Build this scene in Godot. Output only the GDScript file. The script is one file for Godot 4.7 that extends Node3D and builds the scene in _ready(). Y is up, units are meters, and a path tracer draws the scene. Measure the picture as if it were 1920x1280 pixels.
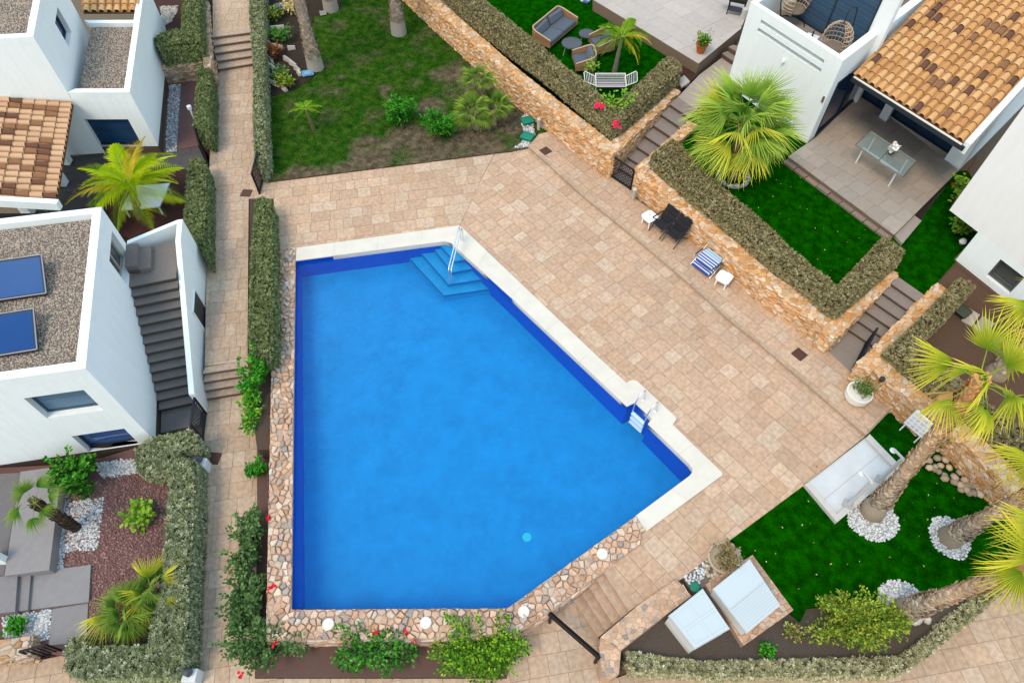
extends Node3D
# Communal pool seen from the air. Metres, y up; the pool deck is y = 0.
# pt(u, v, h) gives the place at height h that a survey of the photograph puts at pixel (u, v).

const EYE := 18.0
const TILT := 55.2
var rng := RandomNumberGenerator.new()
var M := {}
var taken := {}


func pt(u: float, v: float, h := 0.0) -> Vector3:
	var x := (u - 960.0) / 1280.0
	var y := -(v - 640.0) / 1280.0
	var a := deg_to_rad(-TILT)
	var yy := y * cos(a) + sin(a)
	var zz := y * sin(a) - cos(a)
	var t := (h - EYE) / yy
	return Vector3(x * t, h, zz * t)


func pts(list: Array, h := 0.0) -> PackedVector2Array:
	var r := PackedVector2Array()
	for i in range(0, list.size(), 2):
		var p := pt(list[i], list[i + 1], h)
		r.append(Vector2(p.x, p.z))
	return r


func xz(p: Vector3) -> Vector2:
	return Vector2(p.x, p.z)


func v3(p: Vector2, y: float) -> Vector3:
	return Vector3(p.x, y, p.y)


func L(r: float, g: float, b: float) -> Color:
	return Color(r, g, b)


func vary(c: Color, amount: float, warm := 0.0) -> Color:
	var k := 1.0 + rng.randf_range(-amount, amount)
	var w := rng.randf_range(-warm, warm)
	return Color(clampf(c.r * k * (1.0 + w), 0, 1), clampf(c.g * k, 0, 1), clampf(c.b * k * (1.0 - w), 0, 1))


class Mb:
	var v := PackedVector3Array()
	var n := PackedVector3Array()
	var c := PackedColorArray()

	func tri(a: Vector3, b: Vector3, d: Vector3, nrm: Vector3, col: Color) -> void:
		if (b - a).cross(d - a).dot(nrm) > 0.0:
			var t := b
			b = d
			d = t
		v.append(a); v.append(b); v.append(d)
		for i in 3:
			n.append(nrm); c.append(col)

	func tri_s(a: Vector3, b: Vector3, d: Vector3, na: Vector3, nb: Vector3, nd: Vector3, ca: Color, cb: Color, cd: Color) -> void:
		if (b - a).cross(d - a).dot(na + nb + nd) > 0.0:
			var t := b; b = d; d = t
			t = nb; nb = nd; nd = t
			var u := cb; cb = cd; cd = u
		v.append(a); v.append(b); v.append(d)
		n.append(na); n.append(nb); n.append(nd)
		c.append(ca); c.append(cb); c.append(cd)

	func leaf(a: Vector3, b: Vector3, d: Vector3, ca: Color, cb: Color, cd: Color) -> void:
		var nr := (b - a).cross(d - a).normalized()
		if nr.y < 0.0:
			nr = -nr
		tri_s(a, b, d, nr, nr, nr, ca, cb, cd)

	func face(p: Array, inside: Vector3, col: Color) -> void:
		var nr: Vector3 = (p[1] - p[0]).cross(p[2] - p[0])
		if nr.length() < 1e-9 and p.size() > 3:
			nr = (p[2] - p[0]).cross(p[3] - p[0])
		nr = nr.normalized()
		if nr.dot(p[0] - inside) < 0.0:
			nr = -nr
		for i in range(1, p.size() - 1):
			tri(p[0], p[i], p[i + 1], nr, col)

	func flat(poly: PackedVector2Array, y: float, col: Color) -> void:
		var t := Geometry2D.triangulate_polygon(poly)
		for i in range(0, t.size(), 3):
			var a := poly[t[i]]
			var b := poly[t[i + 1]]
			var d := poly[t[i + 2]]
			tri(Vector3(a.x, y, a.y), Vector3(b.x, y, b.y), Vector3(d.x, y, d.y), Vector3.UP, col)

	func walls(poly: PackedVector2Array, y0: float, y1: float, col: Color) -> void:
		var s := -1.0 if Geometry2D.is_polygon_clockwise(poly) else 1.0
		for i in poly.size():
			var a := poly[i]
			var b := poly[(i + 1) % poly.size()]
			var e := (b - a).normalized()
			var nr := Vector3(e.y, 0, -e.x) * s
			tri(Vector3(a.x, y0, a.y), Vector3(b.x, y0, b.y), Vector3(b.x, y1, b.y), nr, col)
			tri(Vector3(a.x, y0, a.y), Vector3(b.x, y1, b.y), Vector3(a.x, y1, a.y), nr, col)

	func prism(poly: PackedVector2Array, y0: float, y1: float, col: Color) -> void:
		flat(poly, y1, col)
		walls(poly, y0, y1, col)

	func hexa(p: Array, col: Color) -> void:   # eight corners: four below, four above
		var m := Vector3.ZERO
		for q in p:
			m += q / 8.0
		for f in [[0, 1, 2, 3], [4, 5, 6, 7], [0, 1, 5, 4], [1, 2, 6, 5], [2, 3, 7, 6], [3, 0, 4, 7]]:
			face([p[f[0]], p[f[1]], p[f[2]], p[f[3]]], m, col)

	func box(m: Vector3, s: Vector3, col: Color, b := Basis(), ch := 0.0) -> void:
		var h := s * 0.5
		if ch <= 0.0:
			var p := []
			for y in [-h.y, h.y]:
				for q in [[-h.x, -h.z], [h.x, -h.z], [h.x, h.z], [-h.x, h.z]]:
					p.append(m + b * Vector3(q[0], y, q[1]))
			hexa(p, col)
			return
		for ax in 3:                                    # chamfered: six faces, twelve edges, eight corners
			for sg in [-1.0, 1.0]:
				var u := (ax + 1) % 3
				var w := (ax + 2) % 3
				var q := []
				for k in [[-1, -1], [1, -1], [1, 1], [-1, 1]]:
					var r := Vector3.ZERO
					r[ax] = sg * h[ax]
					r[u] = k[0] * (h[u] - ch)
					r[w] = k[1] * (h[w] - ch)
					q.append(m + b * r)
				face(q, m, col)
			for k in [[-1, -1], [1, -1], [1, 1], [-1, 1]]:
				var u := (ax + 1) % 3
				var w := (ax + 2) % 3
				var q := []
				for e in [[-1.0, 0], [1.0, 0], [1.0, 1], [-1.0, 1]]:
					var r := Vector3.ZERO
					r[ax] = e[0] * (h[ax] - ch)
					r[u] = k[0] * (h[u] - (ch if e[1] == 1 else 0.0))
					r[w] = k[1] * (h[w] - (0.0 if e[1] == 1 else ch))
					q.append(m + b * r)
				face(q, m, col)
		for x in [-1, 1]:
			for y in [-1, 1]:
				for z in [-1, 1]:
					face([m + b * Vector3(x * h.x, y * (h.y - ch), z * (h.z - ch)), m + b * Vector3(x * (h.x - ch), y * h.y, z * (h.z - ch)), m + b * Vector3(x * (h.x - ch), y * (h.y - ch), z * h.z)], m, col)

	func bar(a: Vector3, b: Vector3, w: float, t: float, col: Color) -> void:
		var d := (b - a).normalized()
		var s := d.cross(Vector3.UP)
		s = Vector3.RIGHT if s.length() < 0.01 else s.normalized()
		var u := s.cross(d).normalized()
		box((a + b) * 0.5, Vector3(w, t, a.distance_to(b)), col, Basis(s, u, -d))

	func tube(p: Array, r: Array, sides: int, cols: Array, caps := true) -> void:
		var rings := []
		var nrm := []
		var ref := Vector3.UP
		for i in p.size():
			var d: Vector3 = (p[mini(i + 1, p.size() - 1)] - p[maxi(i - 1, 0)]).normalized()
			if i == 0:
				ref = Vector3.RIGHT if absf(d.y) > 0.8 else Vector3.UP
			var s := d.cross(ref).normalized()
			var u := s.cross(d).normalized()
			ref = u
			var ring := []
			var nn := []
			for k in sides:
				var a := TAU * k / sides
				var o := s * cos(a) + u * sin(a)
				ring.append(p[i] + o * float(r[mini(i, r.size() - 1)]))
				nn.append(o)
			rings.append(ring)
			nrm.append(nn)
		for i in p.size() - 1:
			var ca: Color = cols[mini(i, cols.size() - 1)]
			var cb: Color = cols[mini(i + 1, cols.size() - 1)]
			for k in sides:
				var j := (k + 1) % sides
				tri_s(rings[i][k], rings[i][j], rings[i + 1][j], nrm[i][k], nrm[i][j], nrm[i + 1][j], ca, ca, cb)
				tri_s(rings[i][k], rings[i + 1][j], rings[i + 1][k], nrm[i][k], nrm[i + 1][j], nrm[i + 1][k], ca, cb, cb)
		if caps:
			face(rings[0], p[1], cols[0])
			face(rings[-1], p[-2], cols[-1])

	func lathe(m: Vector3, prof: Array, sides: int, col: Color) -> void:
		for i in prof.size() - 1:
			var a: Vector2 = prof[i]
			var b: Vector2 = prof[i + 1]
			var e := (b - a).normalized()
			for k in sides:
				var t0 := TAU * k / sides
				var t1 := TAU * (k + 1) / sides
				var d0 := Vector3(cos(t0), 0, sin(t0))
				var d1 := Vector3(cos(t1), 0, sin(t1))
				var n0 := (d0 * e.y - Vector3.UP * e.x).normalized()
				var n1 := (d1 * e.y - Vector3.UP * e.x).normalized()
				var p00 := m + d0 * a.x + Vector3.UP * a.y
				var p10 := m + d1 * a.x + Vector3.UP * a.y
				var p01 := m + d0 * b.x + Vector3.UP * b.y
				var p11 := m + d1 * b.x + Vector3.UP * b.y
				if a.x > 1e-5:
					tri_s(p00, p10, p11, n0, n1, n1, col, col, col)
				if b.x > 1e-5:
					tri_s(p00, p11, p01, n0, n1, n0, col, col, col)

	func mesh() -> ArrayMesh:
		var m := ArrayMesh.new()
		if v.is_empty():
			return m
		var a := []
		a.resize(Mesh.ARRAY_MAX)
		a[Mesh.ARRAY_VERTEX] = v
		a[Mesh.ARRAY_NORMAL] = n
		a[Mesh.ARRAY_COLOR] = c
		m.add_surface_from_arrays(Mesh.PRIMITIVE_TRIANGLES, a)
		return m


# ---- objects ----
func numbered(called: String) -> String:
	if not taken.has(called):
		taken[called] = 0
		return called
	taken[called] += 1
	return "%s_%03d" % [called, taken[called]]


func tag(o: Node3D, label: String, category: String, group := "") -> Node3D:
	o.set_meta("label", label)
	o.set_meta("category", category)
	if group:
		o.set_meta("group", group)
	return o


func thing(called: String, label: String, category: String, at: Vector3, group := "", turn := 0.0) -> Node3D:
	var o := Node3D.new()
	o.name = numbered(called)
	add_child(o)
	o.position = at
	o.rotation.y = turn
	tag(o, label, category, group)
	return o


func part(called: String, m: Mb, mat: Material, parent: Node3D, local := false) -> MeshInstance3D:
	return put(called, m.mesh(), mat, parent, local)


func put(called: String, mesh: Mesh, mat: Material, parent: Node3D, local := false) -> MeshInstance3D:
	var o := MeshInstance3D.new()
	o.name = called
	o.mesh = mesh
	o.material_override = mat
	parent.add_child(o, true)
	if not local:
		o.global_transform = Transform3D()
	return o


func solo(called: String, m: Mb, mat: Material, label: String, category: String, group := "") -> MeshInstance3D:
	var o := part(numbered(called), m, mat, self)
	tag(o, label, category, group)
	return o


func struct(called: String, m: Mb, mat: Material) -> MeshInstance3D:
	var o := part(numbered(called), m, mat, self)
	o.set_meta("kind", "structure")
	return o


func copy(o: Node3D, called: String, at: Vector3, turn: float, label: String) -> Node3D:
	var r: Node3D = o.duplicate()
	r.name = numbered(called)
	add_child(r)
	r.position = at
	r.rotation.y = turn
	r.set_meta("label", label)
	return r


func scatter(called: String, mesh: Mesh, mat: Material, parent: Node3D, where: Array, cols: Array, local := false) -> MultiMeshInstance3D:
	var mm := MultiMesh.new()
	mm.transform_format = MultiMesh.TRANSFORM_3D
	mm.use_colors = true
	mm.mesh = mesh
	mm.instance_count = where.size()
	for i in where.size():
		mm.set_instance_transform(i, where[i])
		mm.set_instance_color(i, cols[i])
	var o := MultiMeshInstance3D.new()
	o.name = called
	o.multimesh = mm
	o.material_override = mat
	o.set_meta("kind", "stuff")
	parent.add_child(o, true)
	if not local:
		o.global_transform = Transform3D()
	return o


# ---- materials ----
func noise_tex(freq: float, lo: float, hi: float, oct: int, sd: int, kind := FastNoiseLite.TYPE_SIMPLEX_SMOOTH, size := 512, gain := 0.5) -> NoiseTexture2D:
	var f := FastNoiseLite.new()
	f.noise_type = kind
	f.seed = sd
	f.frequency = freq
	f.fractal_octaves = oct
	f.fractal_gain = gain
	var t := NoiseTexture2D.new()
	t.width = size
	t.height = size
	t.seamless = true
	t.noise = f
	var g := Gradient.new()
	g.set_color(0, Color(lo, lo, lo))
	g.set_color(1, Color(hi, hi, hi))
	t.color_ramp = g
	return t


func bump_tex(freq: float, strength: float, oct: int, sd: int) -> NoiseTexture2D:
	var t := noise_tex(freq, 0, 1, oct, sd)
	t.color_ramp = null
	t.as_normal_map = true
	t.bump_strength = strength
	return t


func stuffm(rough: float, tex: Texture2D = null, scale := 1.0, bump: Texture2D = null, amount := 0.5) -> StandardMaterial3D:
	var m := StandardMaterial3D.new()
	m.vertex_color_use_as_albedo = true
	m.roughness = rough
	m.metallic_specular = 0.3 if rough < 0.6 else 0.12
	if tex or bump:
		m.uv1_triplanar = true
		m.uv1_world_triplanar = true
		m.uv1_scale = Vector3.ONE * scale
	if tex:
		m.albedo_texture = tex
	if bump:
		m.normal_enabled = true
		m.normal_texture = bump
		m.normal_scale = amount
	return m


func materials() -> void:
	var grain := noise_tex(0.08, 0.74, 1.0, 4, 3)
	var mottle := noise_tex(0.02, 0.84, 1.0, 5, 5)
	var faint := noise_tex(0.012, 0.95, 1.0, 5, 9)
	var speck := noise_tex(0.22, 0.45, 1.0, 2, 11)
	var rough := bump_tex(0.06, 6.0, 4, 21)
	var fine := bump_tex(0.15, 5.0, 3, 22)
	M.paint = stuffm(0.85, faint, 0.23, fine, 0.05)
	var streak := noise_tex(0.02, 0.965, 1.0, 6, 51)
	M.wall = stuffm(0.85, streak, 0.4, fine, 0.04)
	M.wall.uv1_scale = Vector3(0.45, 0.07, 0.45)
	M.paving = stuffm(0.8, mottle, 0.55, fine, 0.35)
	M.stone = stuffm(0.9, grain, 0.7, rough, 0.8)
	M.mortar = stuffm(0.95, grain, 0.5, rough, 1.0)
	M.concrete = stuffm(0.85, faint, 0.6, fine, 0.12)
	M.gravel = stuffm(0.95, speck, 1.1, rough, 1.0)
	M.pebble = stuffm(0.75, grain, 2.0)
	M.turf = stuffm(0.95, noise_tex(0.015, 0.5, 1.0, 7, 31, FastNoiseLite.TYPE_SIMPLEX_SMOOTH, 1024), 0.16, fine, 0.8)
	M.turf.metallic_specular = 0.02
	M.grass = stuffm(0.9)
	M.grass.metallic_specular = 0.02
	M.grass.cull_mode = BaseMaterial3D.CULL_DISABLED
	M.soil = stuffm(0.95, speck, 0.6, rough, 1.0)
	M.clay = stuffm(0.8, grain, 0.8, fine, 0.4)
	M.steel = stuffm(0.25)
	M.steel.metallic = 0.9
	M.dark = stuffm(0.5)
	M.dark.metallic = 0.3
	M.plastic = stuffm(0.45)
	M.plain = stuffm(0.7)
	M.wicker = stuffm(0.7, grain, 6.0)
	M.cloth = stuffm(0.95, grain, 5.0)
	M.cloth.rim_enabled = true
	M.cloth.rim = 0.25
	M.wood = stuffm(0.85, grain, 1.6, fine, 0.5)
	M.leaf = stuffm(0.55)
	M.leaf.metallic_specular = 0.09
	M.leaf.backlight_enabled = true
	M.leaf.backlight = Color(0.35, 0.35, 0.25)
	M.leaf.cull_mode = BaseMaterial3D.CULL_DISABLED
	M.dry = stuffm(0.9)
	M.dry.cull_mode = BaseMaterial3D.CULL_DISABLED
	M.mosaic = stuffm(0.4, noise_tex(0.008, 0.82, 1.0, 8, 41, FastNoiseLite.TYPE_SIMPLEX_SMOOTH, 1024, 0.82), 0.085)
	M.blinds = stuffm(0.35)
	M.pane = StandardMaterial3D.new()
	M.pane.albedo_color = Color(0.55, 0.66, 0.68, 0.22)
	M.pane.transparency = BaseMaterial3D.TRANSPARENCY_ALPHA
	M.pane.roughness = 0.05
	M.water = StandardMaterial3D.new()
	M.water.albedo_color = Color(0.10, 0.45, 0.95, 0.10)
	M.water.transparency = BaseMaterial3D.TRANSPARENCY_ALPHA
	M.water.roughness = 0.05
	M.water.metallic_specular = 0.25
	M.water.normal_enabled = true
	M.water.normal_texture = bump_tex(0.02, 8.0, 4, 61)
	M.water.normal_scale = 0.25
	M.water.uv1_triplanar = true
	M.water.uv1_world_triplanar = true
	M.water.uv1_scale = Vector3.ONE * 0.35
	M.solar = stuffm(0.04)
	M.solar.metallic = 0.9
	M.glass = stuffm(0.04)
	M.glass.metallic_specular = 0.6


func make_sky() -> Sky:
	var f := FastNoiseLite.new()
	f.seed = 77
	f.frequency = 1.5
	f.fractal_octaves = 6
	var im := Image.create(1024, 512, false, Image.FORMAT_RGBF)
	for y in 512:
		var el := (0.5 - (y + 0.5) / 512.0) * PI
		for x in 1024:
			var az := (x + 0.5) / 1024.0 * TAU
			var d := Vector3(cos(el) * sin(az), sin(el), -cos(el) * cos(az))
			var up := maxf(d.y, 0.0)
			var c := Color(0.84, 0.93, 0.95).lerp(Color(0.22, 0.45, 0.70), pow(up, 0.45))
			if d.y > -0.02:
				var q := d / (maxf(d.y, 0.0) + 0.28)
				var k := smoothstep(-0.02, 0.42, f.get_noise_3d(q.x * 0.8, 3.0, q.z * 0.8) + 0.12)
				c = c.lerp(Color(1.0, 0.98, 0.96) * 1.05, k * 0.85)
			else:
				c = Color(0.34, 0.30, 0.26)
			im.set_pixel(x, y, c)
	var p := PanoramaSkyMaterial.new()
	p.panorama = ImageTexture.create_from_image(im)
	p.energy_multiplier = 1.0
	var s := Sky.new()
	s.sky_material = p
	return s


# ---- surfaces made of pieces ----
func near_first(list: Array) -> Array:
	var eye := Vector3(0, EYE, 0)
	list.sort_custom(func(a, b): return a[0].distance_squared_to(eye) < b[0].distance_squared_to(eye))
	return list


func lay(called: String, pieces: Array, mat: Material, parent: Node3D, most := 290) -> void:
	# pieces: [where, Mb]; the nearest become parts, the rest one joined part
	near_first(pieces)
	var rest := Mb.new()
	for i in pieces.size():
		var b: Mb = pieces[i][1]
		if i < most:
			part(called, b, mat, parent)
		else:
			rest.v.append_array(b.v)
			rest.n.append_array(b.n)
			rest.c.append_array(b.c)
	if not rest.v.is_empty():
		part(called + "_field", rest, mat, parent).set_meta("kind", "stuff")


func seen(p: Vector3, slack := 1.5) -> bool:
	# is the point anywhere near the photograph's field of view
	var a := deg_to_rad(TILT)
	var q := p - Vector3(0, EYE, 0)
	var y := q.y * cos(a) - q.z * sin(a)
	var z := q.y * sin(a) + q.z * cos(a)
	return absf(q.x) < -z * 0.75 + slack and absf(y) < -z * 0.5 + slack


var grime := FastNoiseLite.new()


func pave(parent: Node3D, poly: PackedVector2Array, h: float, turn: float, row: float, lens: Array, cols: Array, mat: Material, joint := 0.012, called := "paving_tile", most := 290) -> void:
	var inv := Transform2D(turn, Vector2.ZERO)
	var loc := PackedVector2Array()
	for p in poly:
		loc.append(inv.affine_inverse() * p)
	var lo := loc[0]
	var hi := loc[0]
	for p in loc:
		lo = lo.min(p)
		hi = hi.max(p)
	var pieces := []
	var z := lo.y - rng.randf() * row
	while z < hi.y:
		var x := lo.x - rng.randf() * 0.5
		while x < hi.x:
			var w: float = lens[rng.randi() % lens.size()]
			var cell := PackedVector2Array([Vector2(x + joint / 2, z + joint / 2), Vector2(x + w - joint / 2, z + joint / 2), Vector2(x + w - joint / 2, z + row - joint / 2), Vector2(x + joint / 2, z + row - joint / 2)])
			var mid: Vector2 = inv * Vector2(x + w / 2, z + row / 2)
			x += w
			if not seen(v3(mid, h)):
				continue
			for got in Geometry2D.intersect_polygons(cell, loc):
				if Geometry2D.is_polygon_clockwise(got):
					continue
				var area := 0.0
				for i in got.size():
					area += got[i].cross(got[(i + 1) % got.size()]) * 0.5
				if absf(area) < 0.004:
					continue
				var wp := PackedVector2Array()
				for p in got:
					wp.append(inv * p)
				var b := Mb.new()
				var worn := 1.0 + 0.10 * grime.get_noise_2d(mid.x, mid.y) + 0.05 * grime.get_noise_2d(mid.x * 4.0, mid.y * 4.0 + 50.0)
				b.prism(wp, h - 0.03, h + rng.randf_range(-0.003, 0.003), vary(cols[rng.randi() % cols.size()] * worn, 0.045, 0.02))
				pieces.append([v3(mid, h), b])
		z += row
	lay(called, pieces, mat, parent, most)


func shards(poly: PackedVector2Array, cell: Vector2, gap: float) -> Array:
	# an uneven division of a polygon into stones
	var lo := poly[0]
	var hi := poly[0]
	for p in poly:
		lo = lo.min(p)
		hi = hi.max(p)
	var nx := int((hi.x - lo.x) / cell.x) + 3
	var ny := int((hi.y - lo.y) / cell.y) + 3
	var s := {}
	for i in range(-2, nx + 2):
		for j in range(-2, ny + 2):
			s[Vector2i(i, j)] = lo + Vector2((i + rng.randf_range(0.06, 0.94) + 0.5 * (j % 2)) * cell.x, (j + rng.randf_range(0.12, 0.88)) * cell.y) - cell
	var out := []
	for i in range(-1, nx + 1):
		for j in range(-1, ny + 1):
			var me: Vector2 = s[Vector2i(i, j)]
			var c := PackedVector2Array([me + Vector2(-cell.x, -cell.y) * 1.3, me + Vector2(cell.x, -cell.y) * 1.3, me + Vector2(cell.x, cell.y) * 1.3, me + Vector2(-cell.x, cell.y) * 1.3])
			for di in range(-2, 3):
				for dj in range(-2, 3):
					var k := Vector2i(i + di, j + dj)
					if (di == 0 and dj == 0) or not s.has(k) or c.is_empty():
						continue
					var o: Vector2 = s[k]
					var m := (me + o) * 0.5
					var d := (o - me) / (cell * cell)          # distances measured in cells, so long cells give long stones
					c = cut(c, m, d)
			if c.size() < 3:
				continue
			var inside := false
			var all_in := true
			for q in c:
				if Geometry2D.is_point_in_polygon(q, poly):
					inside = true
				else:
					all_in = false
			if not inside and not Geometry2D.is_point_in_polygon(me, poly):
				continue
			for g in Geometry2D.offset_polygon(c, -gap):
				if all_in:
					out.append(g)
				else:
					for h in Geometry2D.intersect_polygons(g, poly):
						out.append(h)
	return out


func cut(c: PackedVector2Array, m: Vector2, d: Vector2) -> PackedVector2Array:
	var r := PackedVector2Array()
	for i in c.size():
		var a := c[i]
		var b := c[(i + 1) % c.size()]
		var fa := (a - m).dot(d)
		var fb := (b - m).dot(d)
		if fa <= 0:
			r.append(a)
		if fa * fb < 0:
			r.append(a + (b - a) * (fa / (fa - fb)))
	return r


func stone(g: PackedVector2Array, frame: Transform3D, thick: float, col: Color, tilt := 0.14) -> Mb:
	# frame: x, y along the face, z out of it; a bevelled block with an uneven top
	var b := Mb.new()
	var m := Vector2.ZERO
	for p in g:
		m += p / g.size()
	var tx := rng.randf_range(-tilt, tilt)
	var ty := rng.randf_range(-tilt, tilt)
	var low := []
	var mid := []
	var top := []
	for p in g:
		var q := m + (p - m) * rng.randf_range(0.72, 0.86)
		low.append(frame * Vector3(p.x, p.y, -0.03))
		mid.append(frame * Vector3(p.x, p.y, thick * 0.55))
		top.append(frame * Vector3(q.x, q.y, thick + (q.x - m.x) * tx + (q.y - m.y) * ty))
	var centre := frame * Vector3(m.x, m.y, -0.05)
	for i in g.size():
		var j := (i + 1) % g.size()
		b.face([low[i], low[j], mid[j], mid[i]], centre, col)
		b.face([mid[i], mid[j], top[j], top[i]], centre, col)
	var hub := frame * Vector3(m.x, m.y, thick * 1.04)
	for i in g.size():
		b.face([top[i], top[(i + 1) % g.size()], hub], centre, col)
	return b


func stones_on(poly: PackedVector2Array, frame: Transform3D, cell: Vector2, gap: float, thick: Vector2, cols: Array, into: Array, tilt := 0.14) -> void:
	for g in shards(poly, cell, gap):
		if g.size() < 3:
			continue
		var col: Color = vary(cols[rng.randi() % cols.size()], 0.16, 0.05)
		into.append([frame * Vector3(g[0].x, g[0].y, 0), stone(g, frame, rng.randf_range(thick.x, thick.y), col, tilt)])


const FLAT := Basis(Vector3(1, 0, 0), Vector3(0, 0, 1), Vector3(0, 1, 0))   # plan x, z with up as the way out

var WARM := [Color(0.76, 0.48, 0.27), Color(0.78, 0.52, 0.31), Color(0.66, 0.33, 0.13), Color(0.80, 0.58, 0.39), Color(0.74, 0.41, 0.18), Color(0.70, 0.43, 0.23), Color(0.82, 0.64, 0.47), Color(0.70, 0.37, 0.15), Color(0.77, 0.51, 0.31), Color(0.75, 0.47, 0.26)]


func offset_line(line: PackedVector2Array, d: float) -> PackedVector2Array:
	var r := PackedVector2Array()
	for i in line.size():
		var t0 := (line[i] - line[maxi(i - 1, 0)]).normalized()
		var t1 := (line[mini(i + 1, line.size() - 1)] - line[i]).normalized()
		if i == 0: t0 = t1
		if i == line.size() - 1: t1 = t0
		var n := (Vector2(-t0.y, t0.x) + Vector2(-t1.y, t1.x)).normalized()
		r.append(line[i] + n * d / maxf(0.3, n.dot(Vector2(-t1.y, t1.x))))
	return r


func stone_wall(called: String, label: String, line: PackedVector2Array, thick: float, h0: float, h1: float, cols: Array, back := false, cell := Vector2(0.21, 0.088)) -> Node3D:
	# line: the outer face in plan; thick > 0 puts the body on its left
	var o := thing(called, label, "wall", v3((line[0] + line[-1]) * 0.5, h0))
	var inner := offset_line(line, thick)
	var poly := line.duplicate()
	var rev := inner.duplicate()
	rev.reverse()
	poly.append_array(rev)
	var core := Mb.new()
	core.prism(poly, h0 - 0.4, h1, Color(0.70, 0.47, 0.28))
	part("mortar_core", core, M.mortar, o)
	var pieces := []
	var faces := [line, PackedVector2Array([line[-1], inner[-1]]), PackedVector2Array([inner[0], line[0]])]
	if back:
		faces.append(rev)
	for ln in faces:
		for i in ln.size() - 1:
			var a: Vector2 = ln[i]
			var b: Vector2 = ln[i + 1]
			var t := (b - a).normalized()
			var n := Vector2(t.y, -t.x) * signf(thick)
			var fr := Transform3D(Basis(v3(t, 0), Vector3.UP, v3(n, 0)), v3(a, h0))
			var len := a.distance_to(b)
			stones_on(PackedVector2Array([Vector2(0, 0), Vector2(len, 0), Vector2(len, h1 - h0), Vector2(0, h1 - h0)]), fr, cell, 0.004, Vector2(0.008, 0.075), cols, pieces, 0.3)
	stones_on(poly, Transform3D(FLAT, Vector3(0, h1, 0)), Vector2(0.19, 0.16), 0.005, Vector2(0.006, 0.05), cols, pieces)
	lay("stone", pieces, M.stone, o)
	return o


func stairs(called: String, label: String, a0: Vector3, b0: Vector3, a1: Vector3, b1: Vector3, n: int, rise0: float, rise1: float, col: Color, mat: Material, base: float, nose := 0.0) -> Node3D:
	var o := thing(called, label, "steps", (a0 + b0) * 0.5)
	for i in n:
		var f0 := float(i) / n
		var f1 := float(i + 1) / n
		var h := lerpf(rise0, rise1, f1)
		var p := PackedVector2Array([xz(a0.lerp(a1, f0)), xz(b0.lerp(b1, f0)), xz(b0.lerp(b1, f1)), xz(a0.lerp(a1, f1))])
		var b := Mb.new()
		b.prism(p, base, h - 0.035, col * 0.42)  # riser darker than tread: dirt and contact shade under the nosing painted into its colour
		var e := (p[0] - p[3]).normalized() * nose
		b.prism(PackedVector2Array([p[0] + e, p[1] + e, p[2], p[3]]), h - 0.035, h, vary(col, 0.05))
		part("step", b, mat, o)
	return o


# ---- walls with openings ----
func panel(b: Mb, o: Vector3, u: Vector3, w: float, h: float, inward: Vector3, thick: float, holes: Array, col: Color, reveal: Color) -> void:
	# a wall of width w along u and height h; holes are [u0, v0, u1, v1]
	var us := [0.0, w]
	var vs := [0.0, h]
	for q in holes:
		us.append_array([q[0], q[2]])
		vs.append_array([q[1], q[3]])
	us.sort()
	vs.sort()
	var up := Vector3.UP
	for i in us.size() - 1:
		for j in vs.size() - 1:
			var cu: float = (us[i] + us[i + 1]) / 2
			var cv: float = (vs[j] + vs[j + 1]) / 2
			if us[i + 1] - us[i] < 1e-4 or vs[j + 1] - vs[j] < 1e-4:
				continue
			var open := false
			for q in holes:
				if cu > q[0] and cu < q[2] and cv > q[1] and cv < q[3]:
					open = true
			if open:
				continue
			for k in [0.0, thick]:
				var f := inward * float(k)
				b.face([o + u * us[i] + up * vs[j] + f, o + u * us[i + 1] + up * vs[j] + f, o + u * us[i + 1] + up * vs[j + 1] + f, o + u * us[i] + up * vs[j + 1] + f], o + u * cu + up * cv + inward * thick * 0.5, col)
	for q in holes:
		var c4 := [o + u * q[0] + up * q[1], o + u * q[2] + up * q[1], o + u * q[2] + up * q[3], o + u * q[0] + up * q[3]]
		var away: Vector3 = (c4[0] + c4[2]) * 0.5
		for i in 4:
			var p0: Vector3 = c4[i]
			var p1: Vector3 = c4[(i + 1) % 4]
			b.face([p0, p1, p1 + inward * thick, p0 + inward * thick], p0 * 2.0 - away, reveal)
	b.face([o + up * h, o + u * w + up * h, o + u * w + up * h + inward * thick, o + up * h + inward * thick], o, col)
	for s in [0.0, w]:
		var e := o + u * float(s)
		b.face([e, e + up * h, e + up * h + inward * thick, e + inward * thick], o + u * w * 0.5 + up * h * 0.5, col)


# ---- plants ----
var leaf_small: ArrayMesh
var leaf_broad: ArrayMesh
var tuft: ArrayMesh
var blades: ArrayMesh
var petal: ArrayMesh
var pebble: ArrayMesh


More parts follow.
